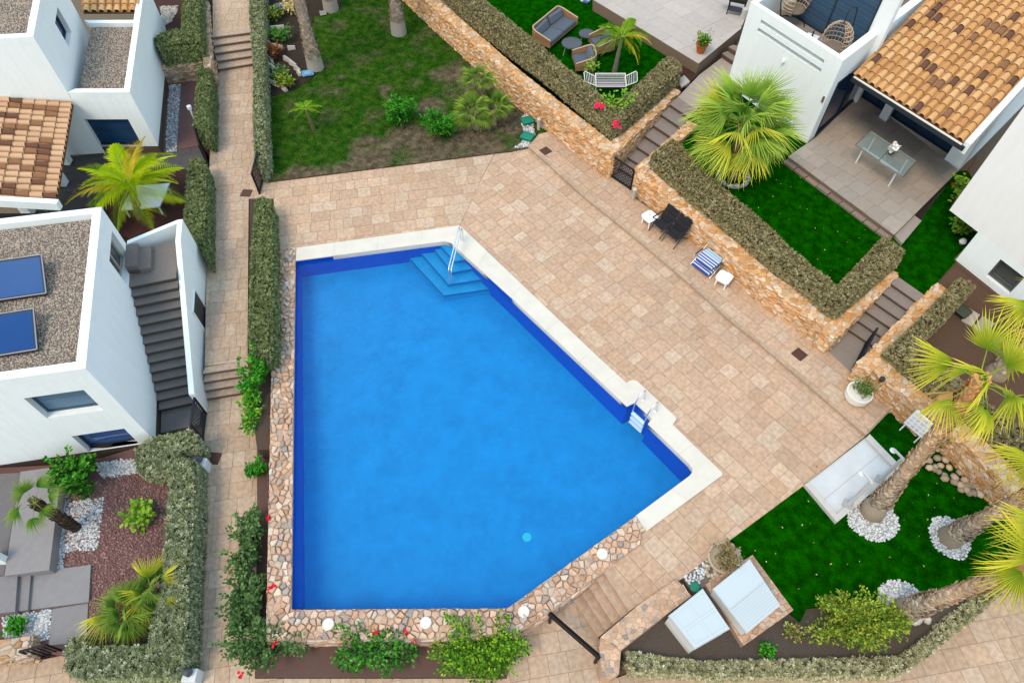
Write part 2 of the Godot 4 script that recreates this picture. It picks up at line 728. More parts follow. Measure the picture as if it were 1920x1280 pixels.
func small_meshes() -> void:
	var w := Color.WHITE
	var b := Mb.new()                                   # one folded leaf, length 1 along +z
	for s in [-1.0, 1.0]:
		b.leaf(Vector3(0, 0, 0), Vector3(s * 0.28, 0.08, 0.45), Vector3(0, 0.0, 1.0), w, w, w)
	leaf_small = b.mesh()
	b = Mb.new()
	for s in [-1.0, 1.0]:
		b.leaf(Vector3(0, 0, 0), Vector3(s * 0.34, 0.1, 0.3), Vector3(0, 0.02, 0.6), w, w, w)
		b.leaf(Vector3(s * 0.34, 0.1, 0.3), Vector3(s * 0.26, 0.04, 0.7), Vector3(0, 0.02, 0.6), w, w, w)
		b.leaf(Vector3(0, 0.02, 0.6), Vector3(s * 0.26, 0.04, 0.7), Vector3(0, -0.08, 1.0), w, w, w)
	leaf_broad = b.mesh()
	b = Mb.new()                                        # a sprig of six narrow leaves
	var r := RandomNumberGenerator.new()
	r.seed = 4
	for i in 6:
		var a := TAU * i / 6.0 + r.randf() * 0.6
		var e := r.randf_range(0.3, 1.2)
		var d := Vector3(cos(a) * cos(e), sin(e), sin(a) * cos(e))
		var s := d.cross(Vector3.UP).normalized() * 0.13
		var k := r.randf_range(0.75, 1.0)
		var cc := Color(k, k, k)
		b.leaf(Vector3.ZERO, d * 0.55 + s, d, cc, cc, cc)
		b.leaf(Vector3.ZERO, d, d * 0.55 - s, cc, cc, cc)
	tuft = b.mesh()
	b = Mb.new()                                        # grass
	for i in 5:
		var a := TAU * i / 5.0 + r.randf()
		var d := Vector3(cos(a) * 0.35, 1.0, sin(a) * 0.35) * r.randf_range(0.6, 1.0)
		var s := Vector3(-sin(a), 0, cos(a)) * 0.07
		var f := Vector3(cos(a), 0, sin(a)) * 0.12
		b.leaf(f - s, f + s, f + d, w, w, w)
	blades = b.mesh()
	b = Mb.new()
	for i in 5:
		var a := TAU * i / 5.0
		var d := Vector3(cos(a), 0.35, sin(a))
		var s := Vector3(-sin(a), 0, cos(a)) * 0.5
		b.leaf(Vector3.ZERO, d * 0.7 + s, d, w, w, w)
		b.leaf(Vector3.ZERO, d, d * 0.7 - s, w, w, w)
	petal = b.mesh()
	b = Mb.new()                                        # a rounded stone of radius 1
	for i in 4:
		for k in 6:
			var q := []
			for e in [[0, 0], [1, 0], [1, 1], [0, 1]]:
				var la: float = -PI / 2 + PI * (i + e[1]) / 4.0
				var lo: float = TAU * (k + e[0] + (0.3 if (i + e[1]) % 2 == 0 else 0.0)) / 6.0
				q.append(Vector3(cos(la) * cos(lo), sin(la) * 0.62, cos(la) * sin(lo) * 0.8))
			if i == 0:
				b.tri_s(q[0], q[2], q[3], q[0], q[2].normalized(), q[3].normalized(), w, w, w)
			elif i == 3:
				b.tri_s(q[0], q[1], q[2], q[0].normalized(), q[1].normalized(), q[2], w, w, w)
			else:
				b.tri_s(q[0], q[1], q[2], q[0].normalized(), q[1].normalized(), q[2].normalized(), w, w, w)
				b.tri_s(q[0], q[2], q[3], q[0].normalized(), q[2].normalized(), q[3].normalized(), w, w, w)
	pebble = b.mesh()


func spin() -> Basis:
	return Basis(Vector3(rng.randf_range(-1, 1), rng.randf_range(-1, 1), rng.randf_range(-1, 1)).normalized(), rng.randf() * TAU)


func in_poly(poly: PackedVector2Array) -> Vector2:
	var lo := poly[0]
	var hi := poly[0]
	for p in poly:
		lo = lo.min(p)
		hi = hi.max(p)
	for i in 60:
		var q := Vector2(rng.randf_range(lo.x, hi.x), rng.randf_range(lo.y, hi.y))
		if Geometry2D.is_point_in_polygon(q, poly):
			return q
	return poly[0]


func area_of(poly: PackedVector2Array) -> float:
	var a := 0.0
	for i in poly.size():
		a += poly[i].cross(poly[(i + 1) % poly.size()]) * 0.5
	return absf(a)


var hedge_cols := {}


func hedge(label: String, poly: PackedVector2Array, h0: float, h1: float, kind: String, density := 560.0, size := 0.072) -> Node3D:
	var m := Vector2.ZERO
	for p in poly:
		m += p / poly.size()
	var o := thing("clipped_hedge", label, "hedge", v3(m, h0))
	var cols: Array = hedge_cols[kind]
	var core := Mb.new()
	var inner: PackedVector2Array = Geometry2D.offset_polygon(poly, -0.05)[0]
	core.prism(inner, h0 - 0.1, h1 - 0.05, cols[0])
	part("branch_core", core, M.soil, o)
	var where := []
	var tint := []
	var top := int(area_of(poly) * density)
	var rim: PackedVector2Array = Geometry2D.offset_polygon(poly, -0.09)[0]
	for i in top:
		var q := in_poly(poly)
		var wave := grime.get_noise_2d(q.x * 9.0, q.y * 9.0)
		var hollow := grime.get_noise_2d(q.x * 26.0 + 90.0, q.y * 26.0)
		if hollow < -0.36 and rng.randf() < 0.65:
			continue
		var s := size * rng.randf_range(0.6, 1.3)
		var shoot := 0.05 if rng.randf() < 0.03 else 0.0
		var drop := 0.0 if Geometry2D.is_point_in_polygon(q, rim) else 0.05
		var b := Basis(Vector3.UP, rng.randf() * TAU) * Basis(Vector3.RIGHT, rng.randf_range(-0.7, 0.7))
		where.append(Transform3D(b.scaled(Vector3(s, s + shoot, s)), v3(q, h1 - 0.06 + 0.05 * rng.randf() + 0.035 * wave - drop * rng.randf() + shoot)))
		tint.append(vary(cols[1 + rng.randi() % (cols.size() - 1)] * (1.0 + 0.22 * wave), 0.28, 0.04))
	var sgn := -1.0 if Geometry2D.is_polygon_clockwise(poly) else 1.0
	for i in poly.size():
		var a := poly[i]
		var b2 := poly[(i + 1) % poly.size()]
		var e := (b2 - a).normalized()
		var n := Vector2(e.y, -e.x) * sgn
		for k in int(a.distance_to(b2) * (h1 - h0) * density):
			var q := a.lerp(b2, rng.randf())
			var y := rng.randf_range(h0, h1 - 0.03)
			q -= n * (rng.randf_range(0.0, 0.06) + 0.035 * grime.get_noise_2d((q.x + q.y) * 9.0, y * 9.0) + (0.05 if y > h1 - 0.12 else 0.0))
			var s := size * rng.randf_range(0.6, 1.3)
			var out := Basis(Quaternion(Vector3.UP, (v3(n, 0) + Vector3.UP * 0.3).normalized()))
			where.append(Transform3D((out * Basis(Vector3.UP, rng.randf() * TAU)).scaled(Vector3(s, s, s)), v3(q, y)))
			tint.append(vary(cols[1 + rng.randi() % (cols.size() - 1)], 0.28, 0.04))
	scatter("leaves", tuft, M.leaf, o, where, tint)
	return o


func bush(called: String, label: String, at: Vector3, rad: Vector3, count: int, size: float, cols: Array, mesh: Mesh, category := "bush", group := "", stems := 9, lumps := 7) -> Node3D:
	var o := thing(called, label, category, at, group)
	var hub := []
	for i in lumps:
		var a := rng.randf() * TAU
		var d := sqrt(rng.randf()) * 0.72
		hub.append([Vector3(cos(a) * d * rad.x, rad.y * rng.randf_range(0.35, 0.75), sin(a) * d * rad.z), rng.randf_range(0.34, 0.55)])
	var st := Mb.new()
	for i in stems:
		var g: Vector3 = hub[i % lumps][0]
		var p := [Vector3(rng.randf_range(-0.05, 0.05), -0.05, rng.randf_range(-0.05, 0.05)), g * 0.5 + Vector3(0, 0.05, 0), g + Vector3(rng.randf_range(-0.1, 0.1), 0.05, rng.randf_range(-0.1, 0.1))]
		st.tube(p, [0.018, 0.012, 0.005], 5, [Color(0.16, 0.11, 0.07)])
	part("stem", st, M.dry, o, true)
	var where := []
	var tint := []
	var shoots := []
	for i in stems * 3:
		var a := rng.randf() * TAU
		var d := rng.randf_range(0.55, 1.18)
		shoots.append([hub[i % lumps][0] * 0.5, Vector3(cos(a) * d * rad.x, rad.y * rng.randf_range(0.35, 1.15), sin(a) * d * rad.z)])
	var n_shoot := int(count * 0.45)
	for i in n_shoot:
		var sh: Array = shoots[rng.randi() % shoots.size()]
		var f := pow(rng.randf(), 0.7)
		var p: Vector3 = sh[0].lerp(sh[1], f) + Vector3(0, 0.25 * rad.y * sin(f * 2.6), 0) + Vector3(rng.randfn(), rng.randfn(), rng.randfn()) * 0.035
		var way: Vector3 = sh[1] - sh[0]
		var face := Basis(Vector3.UP, atan2(way.x, way.z) + rng.randf_range(-1.2, 1.2)) * Basis(Vector3.RIGHT, rng.randf_range(-0.9, 0.3))
		var s := size * rng.randf_range(0.6, 1.2)
		where.append(Transform3D(face.scaled(Vector3(s, s, s)), Vector3(p.x, maxf(p.y, 0.04), p.z)))
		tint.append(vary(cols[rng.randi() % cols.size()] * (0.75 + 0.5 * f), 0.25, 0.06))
	for i in count - n_shoot:
		var g: Array = hub[rng.randi() % lumps]
		var d := Vector3(rng.randfn(), rng.randfn(), rng.randfn()).normalized()
		var rr: float = g[1] * pow(rng.randf(), 0.4)
		var p: Vector3 = g[0] + d * Vector3(rad.x, rad.y * 0.8, rad.z) * rr
		if p.y < 0.03:
			p.y = 0.03 + rng.randf() * 0.05
		var face := Basis(Vector3.UP, atan2(d.x, d.z) + rng.randf_range(-0.8, 0.8)) * Basis(Vector3.RIGHT, rng.randf_range(-0.9, 0.5))
		var s := size * rng.randf_range(0.6, 1.25)
		where.append(Transform3D(face.scaled(Vector3(s, s, s)), p))
		tint.append(vary(cols[rng.randi() % cols.size()], 0.25, 0.06))
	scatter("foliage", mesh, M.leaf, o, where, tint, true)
	return o


func flowers(o: Node3D, spots: Array, size: float, col: Color, per := 7) -> void:
	var where := []
	var tint := []
	for p in spots:
		for i in per:
			var s := size * rng.randf_range(0.6, 1.2)
			where.append(Transform3D(spin().scaled(Vector3(s, s, s)), p + Vector3(rng.randf_range(-1, 1), rng.randf_range(-0.3, 0.8), rng.randf_range(-1, 1)) * size * 1.5))
			tint.append(vary(col, 0.2))
	scatter("blossom", petal, M.leaf, o, where, tint)


func fan_leaf(seed_: int, stalk: float, radius: float, base: Color, tip: Color, spread := 1.5, fold := 0.35) -> ArrayMesh:
	var r := RandomNumberGenerator.new()
	r.seed = seed_
	var b := Mb.new()
	var sc := base.lerp(Color(0.30, 0.34, 0.08), 0.5)
	b.tube([Vector3.ZERO, Vector3(stalk * 0.5, 0.05 * stalk, 0), Vector3(stalk, -0.02, 0)], [0.022, 0.014, 0.009], 5, [sc])
	var hub := Vector3(stalk, -0.02, 0)
	var n := 26
	for i in n:
		var a := lerpf(-spread, spread, (i + 0.5) / n)
		var d := spread / n * 0.98
		var len := radius * (1.0 - 0.28 * pow(absf(a) / spread, 2)) * r.randf_range(0.9, 1.06)
		var lift := -fold * pow(absf(a) / spread, 1.5) * radius
		var at := func(ang: float, q: float, dy: float) -> Vector3:
			return hub + Vector3(cos(ang) * q, dy + lift * q / radius, sin(ang) * q)
		var l: Vector3 = at.call(a - d, len * 0.40, -0.012)
		var m: Vector3 = at.call(a, len * 0.42, 0.022)
		var rr: Vector3 = at.call(a + d, len * 0.40, -0.012)
		var t: Vector3 = at.call(a + r.randf_range(-0.04, 0.04), len * 0.99, -0.05 - len * (0.08 + 0.34 * r.randf()))
		var c0 := base * r.randf_range(0.8, 1.15)
		var c1 := base.lerp(tip, 0.35) * r.randf_range(0.85, 1.1)
		var c2 := base.lerp(tip, r.randf_range(0.6, 1.0))
		b.leaf(hub, l, m, c0, c1, c1)
		b.leaf(hub, m, rr, c0, c1, c1)
		b.leaf(l, t, m, c1, c2, c1)
		b.leaf(m, t, rr, c1, c2, c1)
	return b.mesh()


func feather_leaf(seed_: int, length: float, droop: float, width: float, base: Color, tip: Color, pairs := 24) -> ArrayMesh:
	var r := RandomNumberGenerator.new()
	r.seed = seed_
	var b := Mb.new()
	var spine := []
	for i in 9:
		var f := i / 8.0
		spine.append(Vector3(length * (f - 0.12 * f * f), length * (0.30 * f - droop * f * f), 0))
	b.tube(spine, [0.02, 0.017, 0.015, 0.012, 0.01, 0.008, 0.006, 0.005, 0.004], 5, [base.lerp(Color(0.4, 0.42, 0.1), 0.5)])
	for i in pairs:
		var f := 0.16 + 0.84 * i / (pairs - 1.0)
		var p := Vector3(length * (f - 0.12 * f * f), length * (0.30 * f - droop * f * f), 0)
		var q := sin(PI * pow(f, 0.8)) * 0.9 + 0.12
		for s in [-1.0, 1.0]:
			var l := width * q * r.randf_range(0.85, 1.1)
			var out := Vector3(0.55 + 0.5 * f, 0.10, s).normalized()
			var m := p + out * l * 0.5
			var e := p + out * l + Vector3(0.0, -l * r.randf_range(0.25, 0.6), 0)
			var w := Vector3(0.025, 0.009, 0)
			var c0 := base * r.randf_range(0.8, 1.15)
			var c1 := base.lerp(tip, r.randf_range(0.3, 1.0))
			b.leaf(p - w * 0.5, m + w, m - w, c0, c0, c0)
			b.leaf(p - w * 0.5, p + w * 0.5, m + w, c0, c0, c0)
			b.leaf(m - w, m + w, e, c0, c0, c1)
	return b.mesh()


func frond(o: Node3D, mesh: Mesh, at: Vector3, az: float, el: float, roll := 0.0, scale := 1.0) -> void:
	var f := put("frond", mesh, M.leaf, o)
	f.global_transform = Transform3D((Basis(Vector3.UP, -az) * Basis(Vector3(0, 0, 1), el) * Basis(Vector3(1, 0, 0), roll)).scaled(Vector3.ONE * scale), at)


func palm_trunk(o: Node3D, p: Array, r: Array, boots: bool, c_low: Color, c_mid: Color, c_top: Color) -> void:
	# smooth flared foot below, leaf bases above
	var sm := []
	var rr := []
	var cc := []
	for i in 21:
		var f := i / 20.0 * (p.size() - 1)
		var k := mini(int(f), p.size() - 2)
		sm.append(p[k].lerp(p[k + 1], f - k))
		rr.append(lerpf(r[k], r[k + 1], f - k))
		var g := i / 20.0
		cc.append(c_low.lerp(c_mid, clampf(g * 4.0, 0, 1)).lerp(c_top, clampf(g * 1.6 - 0.5, 0, 1)) * rng.randf_range(0.85, 1.1))
	var b := Mb.new()
	b.tube(sm, rr, 14, cc)
	part("trunk", b, M.wood, o)
	if not boots:
		return
	b = Mb.new()
	var total: float = 0.0
	for i in 20:
		total += sm[i].distance_to(sm[i + 1])
	var s := total * 0.16
	var turn := 0.0
	while s < total:
		var f := s / total * 20.0
		var k := mini(int(f), 19)
		var d: Vector3 = (sm[k + 1] - sm[k]).normalized()
		var m: Vector3 = sm[k].lerp(sm[k + 1], f - k)
		var side := d.cross(Vector3(0.3, 0.1, 1)).normalized()
		for w in 9:
			turn += TAU / 9.0 + 0.02
			var n := side.rotated(d, turn + rng.randf_range(-0.15, 0.15))
			var tt := d.cross(n).normalized()
			var rad: float = lerpf(rr[k], rr[k + 1], f - k)
			var len := rng.randf_range(0.11, 0.2)
			var base := m + n * rad * 0.94 + d * rng.randf_range(-0.03, 0.03)
			var g := s / total
			var col := vary(c_mid.lerp(c_top, clampf(g * 1.6 - 0.5, 0, 1)), 0.35, 0.06)
			var wd := rad * 0.36
			var tip := base + d * len + n * rng.randf_range(0.02, 0.075)
			b.leaf(base - tt * wd, base + tt * wd, tip + tt * wd * 0.45, col, col, col)
			b.leaf(base - tt * wd, tip + tt * wd * 0.45, tip - tt * wd * 0.45, col, col, col)
			b.leaf(tip - tt * wd * 0.45, tip + tt * wd * 0.45, base + d * len * 0.8 + n * 0.01, col * 0.6, col * 0.6, col * 0.6)
		turn += 0.31
		s += 0.085
	part("leaf_bases", b, M.dry, o).set_meta("kind", "stuff")


func gravel(o: Node3D, poly: PackedVector2Array, h: float, per: float, size: Vector2, cols: Array, called := "pebbles") -> void:
	var where := []
	var tint := []
	for i in int(area_of(poly) * per):
		var q := in_poly(poly)
		var s := rng.randf_range(size.x, size.y)
		where.append(Transform3D(spin().scaled(Vector3(s, s, s)), v3(q, h + s * 0.25)))
		tint.append(vary(cols[rng.randi() % cols.size()], 0.15, 0.03))
	scatter(called, pebble, M.pebble, o, where, tint)


func bed(called: String, poly: PackedVector2Array, h: float, col: Color, mat: Material, depth := 0.2) -> MeshInstance3D:
	var b := Mb.new()
	b.prism(poly, h - depth, h, col)
	return struct(called, b, mat)


func disc(m: Vector2, rx: float, rz: float, n := 24, jag := 0.0) -> PackedVector2Array:
	var r := PackedVector2Array()
	for i in n:
		var a := TAU * i / n
		var k := 1.0 + rng.randf_range(-jag, jag)
		r.append(m + Vector2(cos(a) * rx, sin(a) * rz) * k)
	return r


func _ready() -> void:
	rng.seed = 2024
	grime.seed = 5
	grime.frequency = 0.22
	grime.fractal_octaves = 4
	var cam := Camera3D.new()
	cam.name = "camera"
	add_child(cam)
	cam.position = Vector3(0, EYE, 0)
	cam.rotation_degrees = Vector3(-TILT, 0, 0)
	cam.fov = 53.09
	cam.near = 0.1
	cam.far = 3000.0
	cam.current = true
	var env := Environment.new()
	env.background_mode = Environment.BG_SKY
	env.sky = make_sky()
	env.ambient_light_source = Environment.AMBIENT_SOURCE_SKY
	env.tonemap_mode = Environment.TONE_MAPPER_LINEAR
	env.tonemap_exposure = 2.0
	env.sdfgi_enabled = true
	env.ssao_enabled = true
	env.ssil_enabled = true
	var we := WorldEnvironment.new()
	we.name = "world_environment"
	we.environment = env
	add_child(we)
	var sun := DirectionalLight3D.new()
	sun.name = "sun"
	sun.light_energy = 0.45
	sun.light_color = Color(1.0, 0.91, 0.79)
	sun.light_angular_distance = 22.0
	sun.shadow_enabled = true
	add_child(sun)
	sun.look_at_from_position(Vector3.ZERO, Vector3(0.34, -0.86, -0.36))

	materials()
	small_meshes()
	hedge_cols = {
		"grey": [L(0.061, 0.066, 0.034), L(0.296, 0.324, 0.170), L(0.214, 0.245, 0.118), L(0.449, 0.459, 0.293), L(0.133, 0.154, 0.066)],
		"brown": [L(0.082, 0.064, 0.034), L(0.296, 0.252, 0.124), L(0.230, 0.204, 0.096), L(0.408, 0.354, 0.200), L(0.158, 0.136, 0.062)],
		"green": [L(0.051, 0.058, 0.026), L(0.194, 0.242, 0.092), L(0.143, 0.184, 0.064), L(0.286, 0.330, 0.160), L(0.087, 0.116, 0.040)],
		"straw": [L(0.13, 0.12, 0.07), L(0.43, 0.40, 0.23), L(0.34, 0.33, 0.175), L(0.56, 0.53, 0.35), L(0.22, 0.22, 0.11)],
	}
	ground()
	pool()
	deck()
	stone_walls()
	house_left()
	house_far_left()
	house_right()
	house_edge()
	gardens_right()
	gardens_left()
	north_lawn()
	south_garden()
	hedges()
	palms()
	plants()
	furniture()
	fittings()


# ---- the setting ----
const LOW := -0.72

var PAVE := [Color(0.520, 0.354, 0.240), Color(0.535, 0.368, 0.255), Color(0.500, 0.334, 0.223), Color(0.555, 0.394, 0.275), Color(0.515, 0.349, 0.240), Color(0.530, 0.359, 0.245), Color(0.525, 0.359, 0.247), Color(0.565, 0.414, 0.300)]
var LANE := [Color(0.510, 0.364, 0.255), Color(0.525, 0.378, 0.270), Color(0.495, 0.354, 0.245), Color(0.545, 0.404, 0.295), Color(0.505, 0.364, 0.257)]
var SLAB := [Color(0.33, 0.275, 0.235), Color(0.345, 0.29, 0.25), Color(0.32, 0.265, 0.225)]


func ground() -> void:
	# one sheet to the horizon, left open only where the pool is sunk into it
	var b := Mb.new()
	for q in [[-1500, -1500, 1500, -17.9], [-1500, -3.9, 1500, 1500], [-1500, -17.9, -7.8, -3.9], [5.6, -17.9, 1500, -3.9]]:
		b.flat(PackedVector2Array([Vector2(q[0], q[1]), Vector2(q[2], q[1]), Vector2(q[2], q[3]), Vector2(q[0], q[3])]), -0.85, Color(0.30, 0.24, 0.17))
	struct("ground", b, M.soil)


const WATER := [555, 490, 834, 453.6, 846, 456.5, 854, 464.6, 960, 560.6, 1175, 763, 1190, 755.7, 1222, 786, 1214.5, 795.5, 1292, 871, 1298, 879.7, 1297, 886.6, 1292, 892.8, 1192, 967, 951, 1140.6, 548, 1143]
const COPING := [556, 466, 857, 424.5, 862, 425, 866, 427.5, 1000, 555, 1120, 669, 1175, 719, 1180, 714.7, 1187, 713, 1194, 714.7, 1264, 780, 1267.5, 785, 1266.8, 789, 1261, 797, 1352, 885, 1354, 889, 1353.8, 892, 1349, 895, 1211, 996.6]
const BORDER := [556, 466, 520, 470, 514, 480, 508, 760, 504.7, 911, 499, 1201, 853, 1198, 968, 1186, 1031, 1148, 1200, 1021, 1201, 1000, 1211, 996.6, 1192, 967]


func pool() -> void:
	var w := pts(WATER)
	var top := -0.10
	# the basin: floor, walls, corner steps, drain
	var o := thing("swimming_pool", "five sided swimming pool of blue mosaic with steps in one corner", "swimming pool", pt(880, 800))
	var b := Mb.new()
	var deep := -1.35
	var g := Mb.new()
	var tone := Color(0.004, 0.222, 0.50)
	var bed_y := func(p: Vector2) -> float:                # the floor falls away from the steps
		return lerpf(-0.80, -1.3, clampf((p.y + 17.0) / 12.0, 0.0, 1.0))
	var tris := Geometry2D.triangulate_polygon(w)
	for i in range(0, tris.size(), 3):
		var q := []
		for k in 3:
			q.append(v3(w[tris[i + k]], bed_y.call(w[tris[i + k]])))
		g.face(q, Vector3(0, -9, 0), tone)
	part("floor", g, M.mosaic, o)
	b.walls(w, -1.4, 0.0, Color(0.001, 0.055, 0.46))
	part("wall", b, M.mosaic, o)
	# corner steps, three nested treads following the two sides of the corner
	var treads := [[822.8, 458.7, 852.5, 491.3, 879.2, 486.9], [809.5, 463, 848, 512, 895.5, 503], [786, 472, 840.6, 534.3, 910.4, 524], [760.5, 478, 831.7, 555, 925, 541.8]]
	for i in 4:
		var k: Array = treads[i]
		var y := -0.17 - 0.145 * i
		var a := xz(pt(k[0], k[1], y))
		var m := xz(pt(k[2], k[3], y))
		var c := xz(pt(k[4], k[5], y))
		var p := PackedVector2Array([a + (a - m) * 0.6, m, c + (c - m) * 0.8, xz(pt(900, 430, 0))])
		var s := Mb.new()
		for q in Geometry2D.intersect_polygons(p, Geometry2D.offset_polygon(w, -0.003)[0]):
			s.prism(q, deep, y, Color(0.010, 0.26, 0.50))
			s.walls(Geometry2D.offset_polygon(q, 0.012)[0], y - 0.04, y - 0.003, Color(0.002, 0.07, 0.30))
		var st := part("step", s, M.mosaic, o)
		var nb := Mb.new()
		nb.bar(v3(a, y + 0.004), v3(m, y + 0.004), 0.05, 0.012, Color(0.003, 0.09, 0.26))
		nb.bar(v3(m, y + 0.005), v3(c, y + 0.005), 0.05, 0.012, Color(0.003, 0.09, 0.26))
		part("nosing", nb, M.mosaic, st)
	var dr2 := Mb.new()
	dr2.lathe(v3(xz(pt(988, 1006, -1.18)), bed_y.call(xz(pt(988, 1006, -1.18))) + 0.01), [Vector2(0.13, 0), Vector2(0.13, 0.02), Vector2(0, 0.025)], 20, Color(0.02, 0.40, 0.46))
	part("floor_drain", dr2, M.plastic, o)
	for q in [[592, 486, 0], [665, 476, 0], [738, 467, 0], [811, 457, 0], [905, 512, 1], [1072, 667, 1]]:
		var s := Mb.new()
		var p := pt(q[0], q[1], -0.28)
		var c := Vector3(0.3, 0, 1).normalized() if q[2] == 0 else Vector3(-0.75, 0, 0.6).normalized()
		s.tube([p - c * 0.06, p + c * 0.06], [0.04, 0.03], 8, [Color(0.8, 0.85, 0.85)])
		part("water_inlet", s, M.plastic, o)
	for q in [[557, 640], [554, 988], [1027, 631]]:
		var s := Mb.new()
		var p := pt(q[0], q[1], -0.45)
		var c := Vector3(1, 0, -0.15).normalized() if q[0] < 900 else Vector3(-0.75, 0, 0.62).normalized()
		s.tube([p - c * 0.03, p + c * 0.035], [0.13, 0.11], 14, [Color(0.55, 0.75, 0.85)])
		part("pool_lamp", s, M.plastic, o)
	b = Mb.new()
	b.flat(Geometry2D.offset_polygon(w, -0.004)[0], top, Color.WHITE)
	struct("water", b, M.water)

	# white coping stones round two and a half sides
	var edge := pts(COPING)
	var inner := pts(WATER)
	o = thing("pool_coping", "cream white coping slabs along the pool edge", "coping", pt(1120, 690))
	var ring := edge.duplicate()
	for i in range(13, -1, -1):
		ring.append(inner[i])
	var whole := ring
	# cut across at joints
	var joints := [[628, 455, 624, 481], [710, 443, 708, 471], [792, 432, 788, 462], [915, 470, 893, 504], [981, 534, 956, 562], [1049, 600, 1022, 622], [1110, 658, 1083, 682], [1156, 702, 1128, 722], [1240, 757, 1208, 780], [1300, 833, 1270, 853], [1289, 938, 1255, 915]]
	var pieces := [whole]
	for j in joints:
		var a := xz(pt(j[0], j[1]))
		var c := xz(pt(j[2], j[3]))
		var d := (c - a).normalized()
		var nn := Vector2(-d.y, d.x) * 0.0025
		var knife := PackedVector2Array([a - d * 0.35 - nn, c + d * 0.35 - nn, c + d * 0.35 + nn, a - d * 0.35 + nn])
		var next := []
		for p in pieces:
			for r in Geometry2D.clip_polygons(p, knife):
				if area_of(r) > 0.01:
					next.append(r)
		pieces = next
	var grout := Mb.new()
	grout.prism(Geometry2D.offset_polygon(whole, -0.004)[0], -0.15, 0.034, Color(0.50, 0.46, 0.41))
	part("grout", grout, M.mortar, o)
	for p in pieces:
		var s := Mb.new()
		var col := vary(Color(0.585, 0.545, 0.475), 0.02)
		s.prism(p, -0.16, 0.04, col)
		part("coping_slab", s, M.paint, o)
	# crazy stone border on the other sides
	o = thing("stone_border", "wide border of broken pink stone along the left and lower pool edge", "stone border", pt(700, 1170))
	var br := pts(BORDER)
	for k in [13, 14, 15]:
		br.append(inner[k])
	br.append(inner[0])
	b = Mb.new()
	b.prism(Geometry2D.offset_polygon(br, -0.006)[0], LOW - 0.3, 0.035, Color(0.64, 0.44, 0.31))
	part("mortar_bed", b, M.mortar, o)
	var list := []
	var pink := [Color(0.66, 0.45, 0.32), Color(0.62, 0.40, 0.27), Color(0.73, 0.56, 0.43), Color(0.68, 0.47, 0.34), Color(0.58, 0.36, 0.24), Color(0.72, 0.59, 0.47), Color(0.64, 0.44, 0.32), Color(0.47, 0.39, 0.34), Color(0.70, 0.50, 0.37), Color(0.66, 0.44, 0.30)]
	stones_on(Geometry2D.offset_polygon(br, -0.01)[0], Transform3D(FLAT, Vector3(0, 0.03, 0)), Vector2(0.165, 0.175), 0.008, Vector2(0.008, 0.10), pink, list, 0.45)
	var out := pts([504.7, 911, 499, 1201, 853, 1198, 968, 1186, 1031, 1148, 1200, 1021])
	for i in range(1, out.size() - 1):
		var a := out[i]
		var c := out[i + 1]
		var t := (c - a).normalized()
		var fr := Transform3D(Basis(v3(t, 0), Vector3.UP, v3(Vector2(-t.y, t.x), 0)), v3(a, LOW))
		stones_on(PackedVector2Array([Vector2.ZERO, Vector2(a.distance_to(c), 0), Vector2(a.distance_to(c), 0.72), Vector2(0, 0.72)]), fr, Vector2(0.34, 0.18), 0.01, Vector2(0.01, 0.05), pink, list)
	lay("stone", list, M.stone, o)


